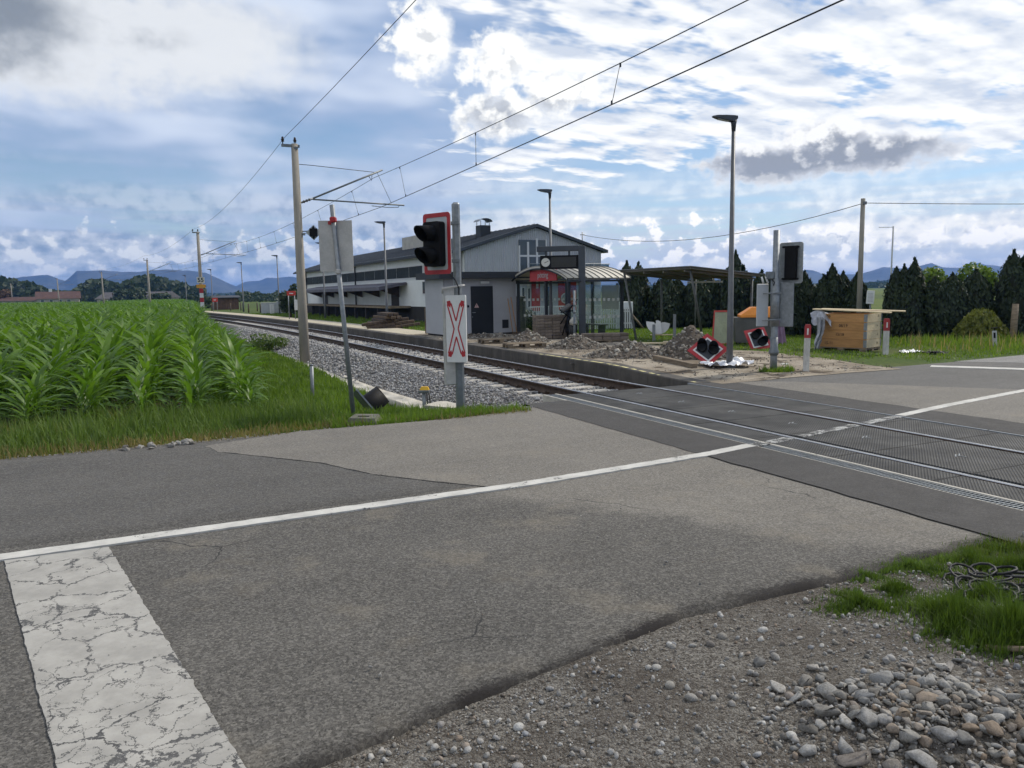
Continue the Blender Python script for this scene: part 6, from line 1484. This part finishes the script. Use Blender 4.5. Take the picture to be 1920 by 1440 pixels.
# lawn on the far side, longer towards the road bend
def lawn(n, X0, X1, Y0, Y1, seed):
    r = np.random.default_rng(seed); x = r.uniform(X0, X1, n); y = r.uniform(Y0, Y1, n); return x, y
x, y = lawn(95000, 2, 30, 16.5, 40, 31); s, t = ST(x, y)
k = (s > 8.05+.036*(t-4)) & (t > 7.0-1.3*sst(s, 16, 22)+numnoise(x, y, .5, 8)*.4) & (np.degrees(np.arctan2(x, y)) < 42) & ~((t < 9.2) & (s < 9.4+.0*t)) & ~(((x-9.9)*-.658+(y-21.2)*.753 > -.85) & ((x-9.9)*-.658+(y-21.2)*.753 < 1.6) & (np.abs((x-9.9)*.753+(y-21.2)*.658) < .75)); x, y, s, t = x[k], y[k], s[k], t[k]
tall = sst(t, 11.0, 14.5)*(1-sst(s, 12, 15)); D_ = np.hypot(x, y)
grass('lawn_grass', 'bright lawn grass around the crate and below the hedge', x, y, gz(x, y), (.075+.13*tall)*np.clip(1+.35*numnoise(x, y, 1.4, 12), .5, 1.7), np.interp(D_, [17, 26, 40], [.009, .014, .022]), F_LAWN, .38, 32)
x, y = lawn(420, 11, 20, 19.5, 24.6, 35); s, t = ST(x, y); k = (s > 9.0) & (s < 12.5) & (t > 11.2); x, y = x[k], y[k]
grass('seed_grass', 'tall pale seed heads of grass in front of the hedge', x, y, gz(x, y), .40, .009, F_SEED, .30, 36)
s, t, x, y = region(30000, 26, 75, 3.9, 16, 41, 1.3); grass('meadow_grass', 'grass between the platform and the warehouse', x, y, gz(x, y), .12, np.interp(s, [26, 75], [.015, .035]), F_LAWN, .4, 42)
s, t, x, y = region(2600, 8.0, 8.6, 3.75, 5.4, 45); k = np.hypot((x-5.75)/.35, (y-16.8)/.25) < 1.3; grass('weed_tuft', 'small weed tuft around the foot of the signal seen from behind', x[k], y[k], plat_z(s)[k]+.01, .10, .007, F_GRASS, .5, 46)

# ------------------------------------------------------------------ trees and hedge
def leaf_quads(P, N, size, r, flat=.5, upright=False):
    """small two-triangle leaves at P facing N with jitter"""
    n = len(P); N = N+r.normal(0, flat, (n, 3)); N /= np.linalg.norm(N, axis=1)[:, None]+1e-9
    U = np.cross(N, np.array([0, 0, 1.0])); U /= np.linalg.norm(U, axis=1)[:, None]+1e-6; Wv = np.cross(U, N)
    a = r.uniform(0, 6.28, n) if not upright else r.normal(0, .35, n)
    if upright: A = Wv*np.cos(a)[:, None]+U*np.sin(a)[:, None]; B = U*np.cos(a)[:, None]-Wv*np.sin(a)[:, None]
    else: A = U*np.cos(a)[:, None]+Wv*np.sin(a)[:, None]; B = -U*np.sin(a)[:, None]+Wv*np.cos(a)[:, None]
    s = size*r.uniform(.6, 1.4, n)[:, None]; el_ = (2.2 if upright else 1.3)
    V = np.stack([P-A*s*el_*.5, P+B*s*.5, P+A*s*el_*.5, P-B*s*.5], 1).reshape(-1, 3); i = np.arange(n)[:, None]*4
    return V, np.concatenate([i, i+1, i+2, i+3], 1)
def thuja(name, label, x, y, spires, seed, n=2600, group='dark hedge conifers', size=.10, mat=None):
    """spires: list of (dx, dy, radius, height)"""
    r = np.random.default_rng(seed); t = thing(name, label, 'conifer', (x, y, -.02), 0, group); P = []; N = []
    tot = sum(q[2]*q[3] for q in spires)
    core = MB()
    for (dx, dy, R, H) in spires:
        m_ = int(n*R*H/tot); u = r.uniform(0, 1, m_)**.9; a = r.uniform(0, 2*np.pi, m_)
        R = R*1.15; prof = R*np.clip(np.minimum(.45+u/.22, 1)**.9*(1-u**3.4)**.75, .03, None)*(1+.16*np.sin(a*5+u*7+seed)+r.normal(0, .07, m_))
        rr_ = prof*r.uniform(.80, 1.04, m_); P.append(np.stack([dx+rr_*np.cos(a), dy+rr_*np.sin(a), .06+u*H*r.uniform(.96, 1.03, m_)], 1)); N.append(np.stack([np.cos(a), np.sin(a), .25+0*a], 1))
        core.lathe([(R*.40, .02), (R*.70, .10*H), (R*.84, .35*H), (R*.76, .62*H), (R*.50, .82*H), (.03, .96*H)], (dx, dy, .05), 12)
        m2 = max(6, int(m_*.05)); a2 = r.uniform(0, 6.28, m2); P.append(np.stack([dx+.04*R*np.cos(a2), dy+.04*R*np.sin(a2), H*r.uniform(.93, 1.08, m2)], 1)); N.append(np.stack([np.cos(a2), np.sin(a2), 0*a2], 1))
    V, F = leaf_quads(np.concatenate(P), np.concatenate(N), size, r, .45, True)
    mobj('crown', npmesh('crown', V, F, mat or F_THUJA), t); core.build('dark_core', M('conifer_inside', (.010, .014, .008), .95, .3, 3, .3, 20), t)  # solid dark core added inside the crown to block the view through
    MB().tube([(0, 0, -.1), (0, 0, .5)], .06, 7).build('trunk', C_WOODD, t)
    return t
TH = [  # x, y, spires, label
 (5.75, 36.6, [(-.25, 0, .50, 2.95), (.30, .1, .55, 2.90), (.05, -.2, .6, 2.2)], 'first dark conifer right of the glass shelter, with two tips'),
 (7.45, 36.2, [(-.2, 0, .75, 2.35), (.35, 0, .55, 2.2)], 'low dark conifer seen under the left half of the flat roof'),
 (8.95, 35.8, [(-.3, 0, .70, 2.3), (.35, .1, .6, 2.25)], 'dark conifer seen under the middle of the flat roof'),
 (10.25, 35.4, [(-.2, 0, .6, 2.75), (.05, .1, .45, 3.3), (.4, 0, .5, 2.6)], 'tallest dark conifer behind the near street lamp'),
 (11.6, 34.9, [(-.3, 0, .6, 2.4), (.35, 0, .7, 2.35)], 'dark conifer at the right end of the flat roof'),
 (10.55, 28.7, [(-.28, 0, .42, 2.15), (.0, .05, .42, 2.55), (.34, 0, .42, 2.25)], 'conifer directly behind the signal seen from behind, with three tips'),
 (11.75, 28.2, [(-.35, 0, .40, 2.1), (-.05, 0, .42, 2.45), (.35, 0, .42, 2.2)], 'conifer left of the tall telephone pole behind the crate'),
 (12.45, 27.6, [(-.10, 0, .36, 2.15), (.05, .1, .30, 1.9)], 'narrow conifer at the foot of the telephone pole'),
 (13.45, 26.4, [(-.32, 0, .34, 2.3), (-.05, 0, .40, 2.35), (.30, 0, .40, 2.55), (.1, -.1, .5, 1.8)], 'broad conifer with a tall right tip behind the crate lid boards'),
 (14.75, 26.3, [(-.35, 0, .55, 1.95), (.25, 0, .60, 2.05), (.0, -.1, .6, 1.7)], 'rounded dark conifer left of the yellowish bush'),
 (15.85, 26.4, [(0, 0, .55, 2.15), (-.2, .1, .45, 1.9)], 'dark conifer behind the yellowish bush'),
 (17.0, 26.0, [(-.15, 0, .50, 2.75), (.25, 0, .55, 2.65), (0, -.2, .6, 1.9)], 'conifer at the right edge of the picture'),
 (18.4, 25.7, [(0, 0, .6, 2.5), (.5, 0, .6, 2.6)], 'conifer beyond the right edge of the hedge'),
]
for i, (x, y, sp_, lb) in enumerate(TH): thuja('hedge_conifer', lb, x, y, sp_, 100+i, 8000 if i > 4 else 5000, size=.072 if i > 4 else .095)
def tree(name, label, x, y, z0, h, rx, rz, n, size, seed, mat, trunk=.12, cat='tree', group=None, lobes=7, leafcore=True):
    r = np.random.default_rng(seed); t = thing(name, label, cat, (x, y, z0), 0, group); P = []; N = []
    cz = h-rz
    for k in range(lobes):
        a = r.uniform(0, 6.28); q = r.uniform(.25, .62); c = np.array([rx*q*math.cos(a), rx*q*math.sin(a), cz+rz*r.uniform(-.45, .5)]); R = np.array([rx, rx, rz])*r.uniform(.42, .62); m_ = n//lobes
        d = r.normal(size=(m_, 3)); d /= np.linalg.norm(d, axis=1)[:, None]; P.append(c+d*R*(r.uniform(.55, 1.05, m_)**.6)[:, None]); N.append(d)
    V, F = leaf_quads(np.concatenate(P), np.concatenate(N), size, r, .6)
    mobj('crown', npmesh('crown', V, F, mat), t)
    tk = MB().tube([(0, 0, -.2), (.02*h, 0, cz*.6), (0, 0, cz)], [trunk, trunk*.75, trunk*.45], 8)
    for k in range(4):
        a = r.uniform(0, 6.28); tk.tube([(0, 0, cz*.75), (rx*.5*math.cos(a), rx*.5*math.sin(a), cz+rz*.2)], [trunk*.4, trunk*.12], 5)
    tk.build('trunk', C_WOODD, t); return t
tree('lime_tree', 'yellow green round tree top showing above the hedge, left one', 16.9, 31.6, 0, 2.75, 1.0, 1.05, 2600, .12, 201, F_LIME, .08)
tree('lime_tree', 'yellow green round tree top showing above the hedge, right one', 19.0, 31.2, 0, 2.85, 1.0, 1.1, 2600, .12, 202, F_LIME, .08)
bush_r = np.random.default_rng(210)
bt = thing('feathery_bush', 'yellowish feathery bush in front of the hedge at right', 'bush', (15.25, 25.0, -.02)); n = 4200
a = bush_r.uniform(0, 6.28, n); q = bush_r.uniform(.1, 1, n)**.6; u = bush_r.uniform(0, 1, n); P = np.stack([q*.88*np.cos(a)*np.sqrt(np.clip(1-(u-.3)**2*1.4, .1, 1)), q*.6*np.sin(a), .08+u*1.02*np.sqrt(np.clip(1-q**2*.75, .12, 1))], 1); N = np.stack([np.cos(a), np.sin(a), .2+0*a], 1)
V, F = leaf_quads(P, N, .055, bush_r, .5, True); mobj('foliage', npmesh('foliage', V, F, foliage('bush_feather', (.060, .080, .014), (.230, .240, .045), .35, .6, 2.0)), bt); MB().tube([(0, 0, -.05), (.02, 0, .5)], .04, 6).build('stem', C_WOODD, bt)
tree('shrub', 'leafy green shrub at the edge of the ballast beyond the nearest mast', -10.6, 33.6, -.60, .85, .95, .50, 1500, .075, 211, foliage('shrub_leaf', (.03, .07, .012), (.13, .18, .03), .3, .5, 1.5), .03, 'shrub')
tree('shrub', 'dark green shrub between annex and shelter', .75, 33.2, .05, 1.15, .55, .6, 900, .08, 212, F_DARK, .03, 'shrub')
tree('narrow_tree', 'dark slender tree at the far left corner of the warehouse', -17.4, 61.0, 0, 3.0, .9, 1.4, 1200, .22, 213, F_DARK, .1)

# weeds and tall grass ends in the near corner
def tuft(cx, cy, R, n, h, seed, mat=F_GRASS, w=.0032, tilt=.5):
    r = np.random.default_rng(seed); a = r.uniform(0, 6.28, n); q = np.sqrt(r.uniform(0, 1, n)); q = np.abs(r.normal(0, .55, n)); q = np.where(q > 1.5, 1.5*r.uniform(0, 1, n), q); a2 = a+.8*np.sin(a*3+seed); return cx+R*q*np.cos(a2)*1.25, cy+R*q*np.sin(a2)
TUFTS = [(2.02, 4.33, .20, 3200, .05), (2.62, 4.92, .30, 5200, .055), (3.05, 5.02, .32, 5000, .06), (3.35, 4.85, .32, 4500, .07), (2.32, 4.52, .10, 700, .07), (2.45, 4.08, .24, 4200, .10), (2.62, 3.86, .22, 4200, .14), (2.92, 3.98, .25, 3400, .11), (2.78, 4.35, .18, 2400, .09), (2.60, 3.50, .06, 260, .06), (3.35, 4.2, .3, 2500, .09), (3.6, 5.1, .4, 4500, .07), (2.25, 4.75, .12, 900, .06)]
gx_, gy_, gh_ = [], [], []
for i, (cx, cy, R, n, h) in enumerate(TUFTS):
    R *= 1.3; n = int(n*1.35); x, y = tuft(cx, cy, R, n, h, 300+i); gx_.append(x); gy_.append(y); gh_.append(np.full(n, h)*np.clip(1.35-np.hypot(x-cx, y-cy)/R*.75, .25, 1.4))
gx_, gy_, gh_ = map(np.concatenate, (gx_, gy_, gh_)); k = ST(gx_, gy_)[0] < s_edge(ST(gx_, gy_)[1])+.10
dryk = numnoise(gx_, gy_, 3.0, 15)
kk = k & (dryk < .15); grass('corner_grass', 'green grass tufts in the gravel at the near right corner', gx_[kk], gy_[kk], sh_at(gx_[kk], gy_[kk]), gh_[kk], .0026, F_CORNER, .60, 310)
kk = k & (dryk >= .15); grass('corner_grass_dry', 'yellowish low grass mixed into the tufts of the near right corner', gx_[kk], gy_[kk], sh_at(gx_[kk], gy_[kk]), gh_[kk]*.7, .0030, F_VERGE, .7, 311)
wd = thing('broad_weed', 'broad leaved green weed in front of the black mat', 'weed', (2.98, 3.72, -.03))
rw_ = random.Random(4)
for k in range(13):
    a = k*2.4; L = rw_.uniform(.10, .19); V, F = leaf_geo(.01, a, L, .030, rad(rw_.uniform(25, 60)), rw_.uniform(.3, .7), 5, None, rw_.uniform(-.4, .4)); mobj('leaf', npmesh('leaf', V, np.array(F), F_GRASS, True), wd)

# ------------------------------------------------------------------ near corner: stones, mat, stick
PEB = rock_variants(10, 2, .012, 15, 0.0); ANG = hull_rocks(14, 16)
r = np.random.default_rng(60)
peb_me = [npmesh('pebble', V, F, S_PEBBLE, True) for V, F in PEB]; ang_me = [npmesh('stone', V, F, S_PILE, False) for V, F in ANG]
placed = []
def drop(x, y, size, angular, zoff=.25):
    i = len(placed); me = (ang_me if angular else peb_me)[i % (14 if angular else 10)]
    o = mobj('stone' if angular else 'pebble', me, shoulder, (x, y, float(sh_at(x, y))+size*zoff), (r.uniform(-.4, .4), r.uniform(-.4, .4), r.uniform(0, 6.28))); o.scale = (size, size, size*r.uniform(.75, 1.0)); placed.append((x, y, size))
# the pile of broken stones
cnt = 0
while cnt < 290:
    u, v = r.normal(0, 1), r.normal(0, 1); x = 1.80+.36*u; y = 3.02+.22*v-.10*u
    if x < 1.15 or x > 2.9 or y > 3.62 or y < 2.4: continue
    if any((x-a)**2+(y-b)**2 < (.62*(c+.03))**2 for a, b, c in placed): 
        if r.uniform() > .25: continue
    drop(x, y, float(np.clip(np.exp(r.normal(math.log(.029), .42)), .013, .070)), True, .40); cnt += 1
cnt = 0
while cnt < 85:
    x = r.uniform(-.6, 2.4); y = r.uniform(2.5, 4.0); s_, t_ = ST(x, y)
    if s_ > s_edge(t_)-.2: continue
    drop(x, y, float(np.clip(np.exp(r.normal(math.log(.017), .38)), .010, .042)), False, .2); cnt += 1
def small(n, lo_, hi_, seed, mat, name, lab, x0=-1.6, x1=4.2, y0=1.9, y1=5.2, smax=-.86, dens=None):
    q = np.random.default_rng(seed); x = q.uniform(x0, x1, n); y = q.uniform(y0, y1, n); s_, t_ = ST(x, y); k = (s_ < s_edge(t_)+(smax+.80))
    if dens is not None: k &= q.uniform(0, 1, n) < dens(x, y)
    x, y = x[k], y[k]; m_ = len(x); sz = np.exp(q.uniform(math.log(lo_), math.log(hi_), m_))
    var = rock_variants(8, 1, .09, seed+1, .5)
    me = scatter_mesh(name, var, q.integers(0, 8, m_), np.stack([x, y, sh_at(x, y)+sz*.25], 1), sz[:, None]*np.ones((1, 3))*np.array([[1, 1, .8]]), rot_rand(m_, True, q), mat, True); o = mobj(name, me, shoulder); tag(o, lab, None, kind='stuff')
nzd = lambda x, y: np.clip(.55+.5*numnoise(x, y, 2.6, 44), .12, 1)
small(26000, .003, .010, 71, S_PEBBLE, 'fine_gravel', None, dens=nzd); small(6000, .008, .024, 73, S_PEBBLE, 'coarse_gravel', None, dens=nzd); small(2600, .006, .016, 77, S_RUBBLE, 'edge_grit', None, smax=-.74, dens=lambda x, y: (ST(x, y)[0] > s_edge(ST(x, y)[1])-.30)*.9)
small(5200, .010, .024, 79, S_PILE, 'broken_stone', None, x0=.9, x1=3.0, y0=2.3, y1=3.8, dens=lambda x, y: .75*np.exp(-(((x-1.85)/.55)**2+((y-3.0)/.36)**2)))
# little stones strewn over the asphalt
q = np.random.default_rng(75); lst = [(-.72, 3.60, .016), (-.66, 3.52, .013), (-.78, 3.49, .010), (1.02, 5.0, .014), (1.15, 4.6, .012), (1.7, 4.75, .013), (.62, 5.55, .010), (.9, 6.3, .012), (3.72, 5.42, .045)]
for k, (x, y, sz) in enumerate(lst):
    o = mobj('stone', ang_me[k % 12], road, (x, y, .012+sz*.3), (q.uniform(-.5, .5), q.uniform(-.5, .5), q.uniform(0, 6))); o.scale = (sz,)*3
n = 420; x = q.uniform(-3.0, 3.0, n); y = q.uniform(2.9, 8.2, n); s_, t_ = ST(x, y); k = (s_ > -.7) & (t_ < -2.4) & (q.uniform(0, 1, n) < np.where(s_ < .5, .8, .35)); x, y = x[k], y[k]; m_ = len(x); sz = q.uniform(.0025, .007, m_)
tag(mobj('road_grit', scatter_mesh('road_grit', RV, q.integers(0, 8, m_), np.stack([x, y, np.full(m_, .012)], 1), sz[:, None]*np.ones((1, 3)), rot_rand(m_, True, q), S_PEBBLE), road), kind='stuff')
# stones at the verge and at the track end
rk = thing('rubble_patch', 'small patch of pale broken stones at the road edge before the maize', 'rubble', (-4.35, 9.42, 0), rad(25)); rr_ = random.Random(9)
for k in range(26):
    sz = rr_.uniform(.025, .075); o = mobj('stone', ang_me[k % 12], rk, (rr_.gauss(0, .28), rr_.gauss(0, .07), -.01+sz*.4), (rr_.uniform(-.5, .5), rr_.uniform(-.5, .5), rr_.uniform(0, 6))); o.scale = (sz,)*3
n = 700; s_ = q.uniform(6.15, 6.5, n); t_ = q.uniform(-12, -2.5, n); x, y = TRv(s_, t_); sz = np.exp(q.uniform(math.log(.006), math.log(.022), n))
tag(mobj('edge_gravel', scatter_mesh('edge_gravel', RV, q.integers(0, 8, n), np.stack([x, y, np.full(n, -.005)], 1), sz[:, None]*np.ones((1, 3)), rot_rand(n, True, q), S_PEBBLE), road), kind='stuff')
n = 1500; s_ = q.uniform(7.7, 18, n); t_ = q.uniform(2.3, 7.5, n); x, y = TRv(s_, t_); sz = np.exp(q.uniform(math.log(.008), math.log(.035), n))
o = mobj('loose_gravel', scatter_mesh('loose_gravel', RV, q.integers(0, 8, n), np.stack([x, y, plat_z(s_)+.012], 1), sz[:, None]*np.ones((1, 3)), rot_rand(n, True, q), S_RUBBLE)); tag(o, 'loose stones strewn over the bare forecourt earth', 'gravel', kind='stuff')
# looped black mat and stick
mt = thing('black_mat', 'tangled black looped plastic mat lying in the grass at the right edge', 'mat', (3.02, 4.44, -.02), rad(-12)); rr_ = random.Random(6)
for i in range(6):
    for j in range(9):
        cx, cy = -.28+j*.115+(.05 if i % 2 else 0), -.20+i*.085; L = .075; ph = rr_.uniform(0, 6.28); pts = []
        for k in range(11):
            a = ph+2*math.pi*k/10; pts.append((cx+L*math.cos(a)*rr_.uniform(.9, 1.1), cy+.075*math.sin(a), .04+.025*math.sin(a*1.0+j)+.03*math.sin(i*1.3+j*.7)))
        MB().tube(pts, .0085, 5, cap=False).build('loop', C_RUBBER, mt)
sk = MB().tube([(0, 0, 0), (.15, -.07, .02), (.42, -.16, .015)], [.014, .016, .012], 7); tag(sk.build('stick', C_WOOD, None, (2.40, 3.74, -.005)), 'short bare stick lying on the gravel at the right edge', 'stick')
o = mobj('white_rock', ang_me[3], None, (2.72, 4.12, .035), (.3, .2, 1)); o.scale = (.055, .045, .04); o.data = o.data.copy(); o.data.materials[0] = C_CONCP; tag(o, 'pale pointed rock sitting in the corner grass', 'rock')

# ------------------------------------------------------------------ distance
def far_house(label, x, y, w, d, h, rh, rz, wallc, roofc, chim=False):
    t = thing('farm_house', label, 'house', (x, y, 0), rz); MB().bb(-w/2, w/2, -d/2, d/2, -.5, h).build('wall', wallc, t)
    rf = MB(); o_ = .5; rf.add([(-w/2-o_, -d/2-o_, h-.1), (w/2+o_, -d/2-o_, h-.1), (w/2+o_, d/2+o_, h-.1), (-w/2-o_, d/2+o_, h-.1), (-w/2-o_, 0, h+rh), (w/2+o_, 0, h+rh)], [(0, 1, 5, 4), (2, 3, 4, 5), (0, 4, 3), (1, 2, 5), (0, 3, 2, 1)]); rf = rf.build('roof', roofc, t)
    for k in range(int(w/2.6)): 
        ww_ = MB().bb(-w/2+1+k*2.5, -w/2+2.1+k*2.5, -d/2-.05, -d/2-.005, h*.45, h*.8).build('window', C_PVC, t); MB().bb(-w/2+1.1+k*2.5, -w/2+2.0+k*2.5, -d/2-.06, -d/2-.051, h*.48, h*.77).build('pane', M('far_pane', (.05, .06, .07), .3, .1, 1, .01, 5), ww_)
    if chim: MB().bb(-w*.22, -w*.22+.9, -.3, .6, h+rh*.5, h+rh+.9).build('chimney', C_RENDER, rf)
R_RED = M('roof_tile_red', (.085, .045, .034), .9, .2, .6, .1, 4); R_GREY = M('roof_tile_grey', (.085, .078, .078), .9, .2, .6, .1, 4); W_CRM = M('house_wall_cream', (.40, .36, .29), .9, .1, .5, .1, 4)
far_house('red roofed house with white chimney left beyond the maize', -150.5, 258, 12, 9, 2.1, 2.3, rad(28), W_CRM, R_RED, True)
far_house('long low red roofed house at the far left beyond the maize', -168, 262, 22, 9, 1.6, 1.2, rad(8), W_CRM, R_RED)
far_house('grey roofed farm building beyond the maize', -121, 252, 22, 10, 1.8, 2.0, rad(-4), W_CRM, R_GREY)
far_house('small pale house with grey roof between the two red roofs', -159, 275, 8, 7, 2.6, 1.2, rad(10), C_RENDER, R_GREY)
tree('round_tree', 'large dark round tree beyond the maize', -104.7, 212, -.5, 5.9, 5.0, 2.9, 2600, .55, 401, F_TREE, .3, group='far trees')
tree('round_tree', 'dark tree behind the third mast, left one of two', -91.5, 203, -.5, 4.0, 3.0, 2.0, 1400, .5, 402, F_TREE, .25, group='far trees')
tree('round_tree', 'dark tree just left of the farthest street lamp', -84.5, 205, -.5, 3.4, 3.0, 1.7, 1400, .5, 403, F_TREE, .25, group='far trees')
tree('round_tree', 'leafy green bush left of the mast numbered 55', -46.8, 117, -.3, 2.3, 2.0, 1.25, 1500, .22, 404, F_DARK, .1, group='far trees')
tree('round_tree', 'autumn brown tree at the far left edge', -172, 262, -.5, 6.5, 3.0, 2.8, 900, .6, 405, foliage('brown_leaf', (.10, .055, .018), (.16, .09, .03), .2, .6, .4), .25, group='far trees')
def wood(name, label, a0, a1, dist, hh, n, size, seed, mat, lump=10.0, z0=0.0):
    r = np.random.default_rng(seed); a = np.radians(r.uniform(a0, a1, n)); D_ = dist*(1+r.uniform(-.05, .10, n)); x = D_*np.sin(a); y = D_*np.cos(a)
    top = hh*(.72+.30*numnoise(np.degrees(a)*dist/57.3/lump, a*0, 2.2, seed)+.12*numnoise(np.degrees(a)*dist/57.3/lump, a*0, 7.0, seed+1)); u = r.uniform(0, 1, n)**.65; z = z0+top*u
    V, F = leaf_quads(np.stack([x, y, z], 1), np.stack([-np.sin(a), -np.cos(a), .5+0*a], 1), size, r, .6); o = mobj(name, npmesh(name, V, F, mat)); tag(o, label, 'wood', kind='stuff')
wood('far_wood', 'dark wooded rise behind the houses at left', -46, -21.5, 330, 10.5, 12000, 1.5, 411, F_TREE, 14)
wood('far_wood', 'thin dark line of distant trees across the plain', -24, -13, 300, 2.7, 2600, .8, 412, F_TREE, 8)
wood('far_wood', 'row of dark small conifers behind the platform meadow', -19.5, -15.5, 240, 3.6, 1500, .6, 413, F_DARK, 5)
wood('far_wood', 'distant forest band below the mountains', -46, 48, 1300, 8, 16000, 5.0, 414, F_TREE, 60)
wood('far_wood', 'second distant forest band nearer the viewer', 3, 48, 620, 4.5, 9000, 2.6, 415, F_TREE, 40)
def mountain(name, label, crest, Y, depth, seed, mat):
    """ridge with front and back slopes, spurs and gullies"""
    cx = np.array([c[0] for c in crest], float); cz = np.array([c[1] for c in crest], float); X_ = np.linspace(cx[0], cx[-1], 260); Zc = np.interp(X_, cx, cz)+numnoise(X_, X_*0, .02, seed)*2.0+numnoise(X_, X_*0, .09, seed+3)*.8
    W_ = np.concatenate([np.linspace(-1, 0, 22), np.linspace(.1, 1, 8)]); A, B = np.meshgrid(X_, W_, indexing='ij'); sp_ = 1-np.abs(B); shape = np.where(B < 0, sp_**1.25, sp_)
    zz_ = np.maximum(Zc, 2)[:, None]*shape*(1+.14*numnoise(A*.02, B*3, 1.2, seed+7)*np.clip(-B*2, 0, 1)); yy = Y+B*depth+numnoise(A*.01, B*2, 1.0, seed+8)*40*np.clip(-B, 0, 1); yy = np.where(np.abs(B) < 1e-6, Y, yy)
    V = np.stack([A*(yy/Y), yy, zz_-6*(1-shape)], -1).reshape(-1, 3); n, m_ = A.shape; i = np.arange(n-1)[:, None]*m_+np.arange(m_-1)[None]
    o = mobj(name, npmesh(name, V, np.stack([i, i+m_, i+m_+1, i+1], -1).reshape(-1, 4), mat, True)); tag(o, kind='structure')
MT = M('mountain_forest', (.030, .042, .040), .95, .35, .01, .3, .05, c2=(.075, .08, .075))
mountain('mountains', '', [(-1817, 35), (-1707, 64), (-1633, 78), (-1547, 84), (-1507, 67), (-1490, 62), (-1474, 74), (-1448, 95), (-1366, 95), (-1295, 89), (-1222, 89), (-1152, 95), (-1077, 90), (-1019, 82), (-958, 53), (-911, 31), (-862, 14), (-800, 0)], 2600, 420, 1, MT)
mountain('mountains', '', [(-1400, 10), (-1303, 22), (-1208, 45), (-1158, 65), (-1094, 69), (-1065, 82), (-1019, 79), (-960, 83), (-879, 70), (-785, 82), (-646, 57), (-459, 63), (-249, 46), (-86, 47), (101, 63), (241, 79), (397, 90), (528, 79), (650, 89), (778, 77), (846, 81), (989, 58), (1105, 60), (1223, 45), (1500, 10)], 3400, 450, 2, MT)
mountain('mountains', '', [(760, 6), (914, 22), (1104, 35), (1119, 57), (1136, 67), (1181, 62), (1227, 43), (1361, 51), (1442, 72), (1511, 67), (1572, 72), (1627, 86), (1671, 69), (1738, 64), (1804, 83), (1840, 74), (1919, 65), (1985, 59), (2150, 63), (2316, 44), (2700, 60), (3100, 20)], 3000, 430, 3, MT)
mountain('mountains', '', [(-3400, 20), (-3000, 60), (-2700, 80), (-2300, 60), (-1900, 75), (-1700, 30)], 2500, 420, 4, MT)
# the air between
hz = MB().bb(-9500, 9500, -9500, 9500, -12, 112); m, T = newmat('air'); 
pv = T.n('ShaderNodeVolumePrincipled', {'Color': (.18, .42, 1.0, 1), 'Density': .00019, 'Anisotropy': .1}); T.n('ShaderNodeOutputMaterial', {'Volume': pv.outputs[0]})
tag(hz.build('haze', m), kind='stuff')
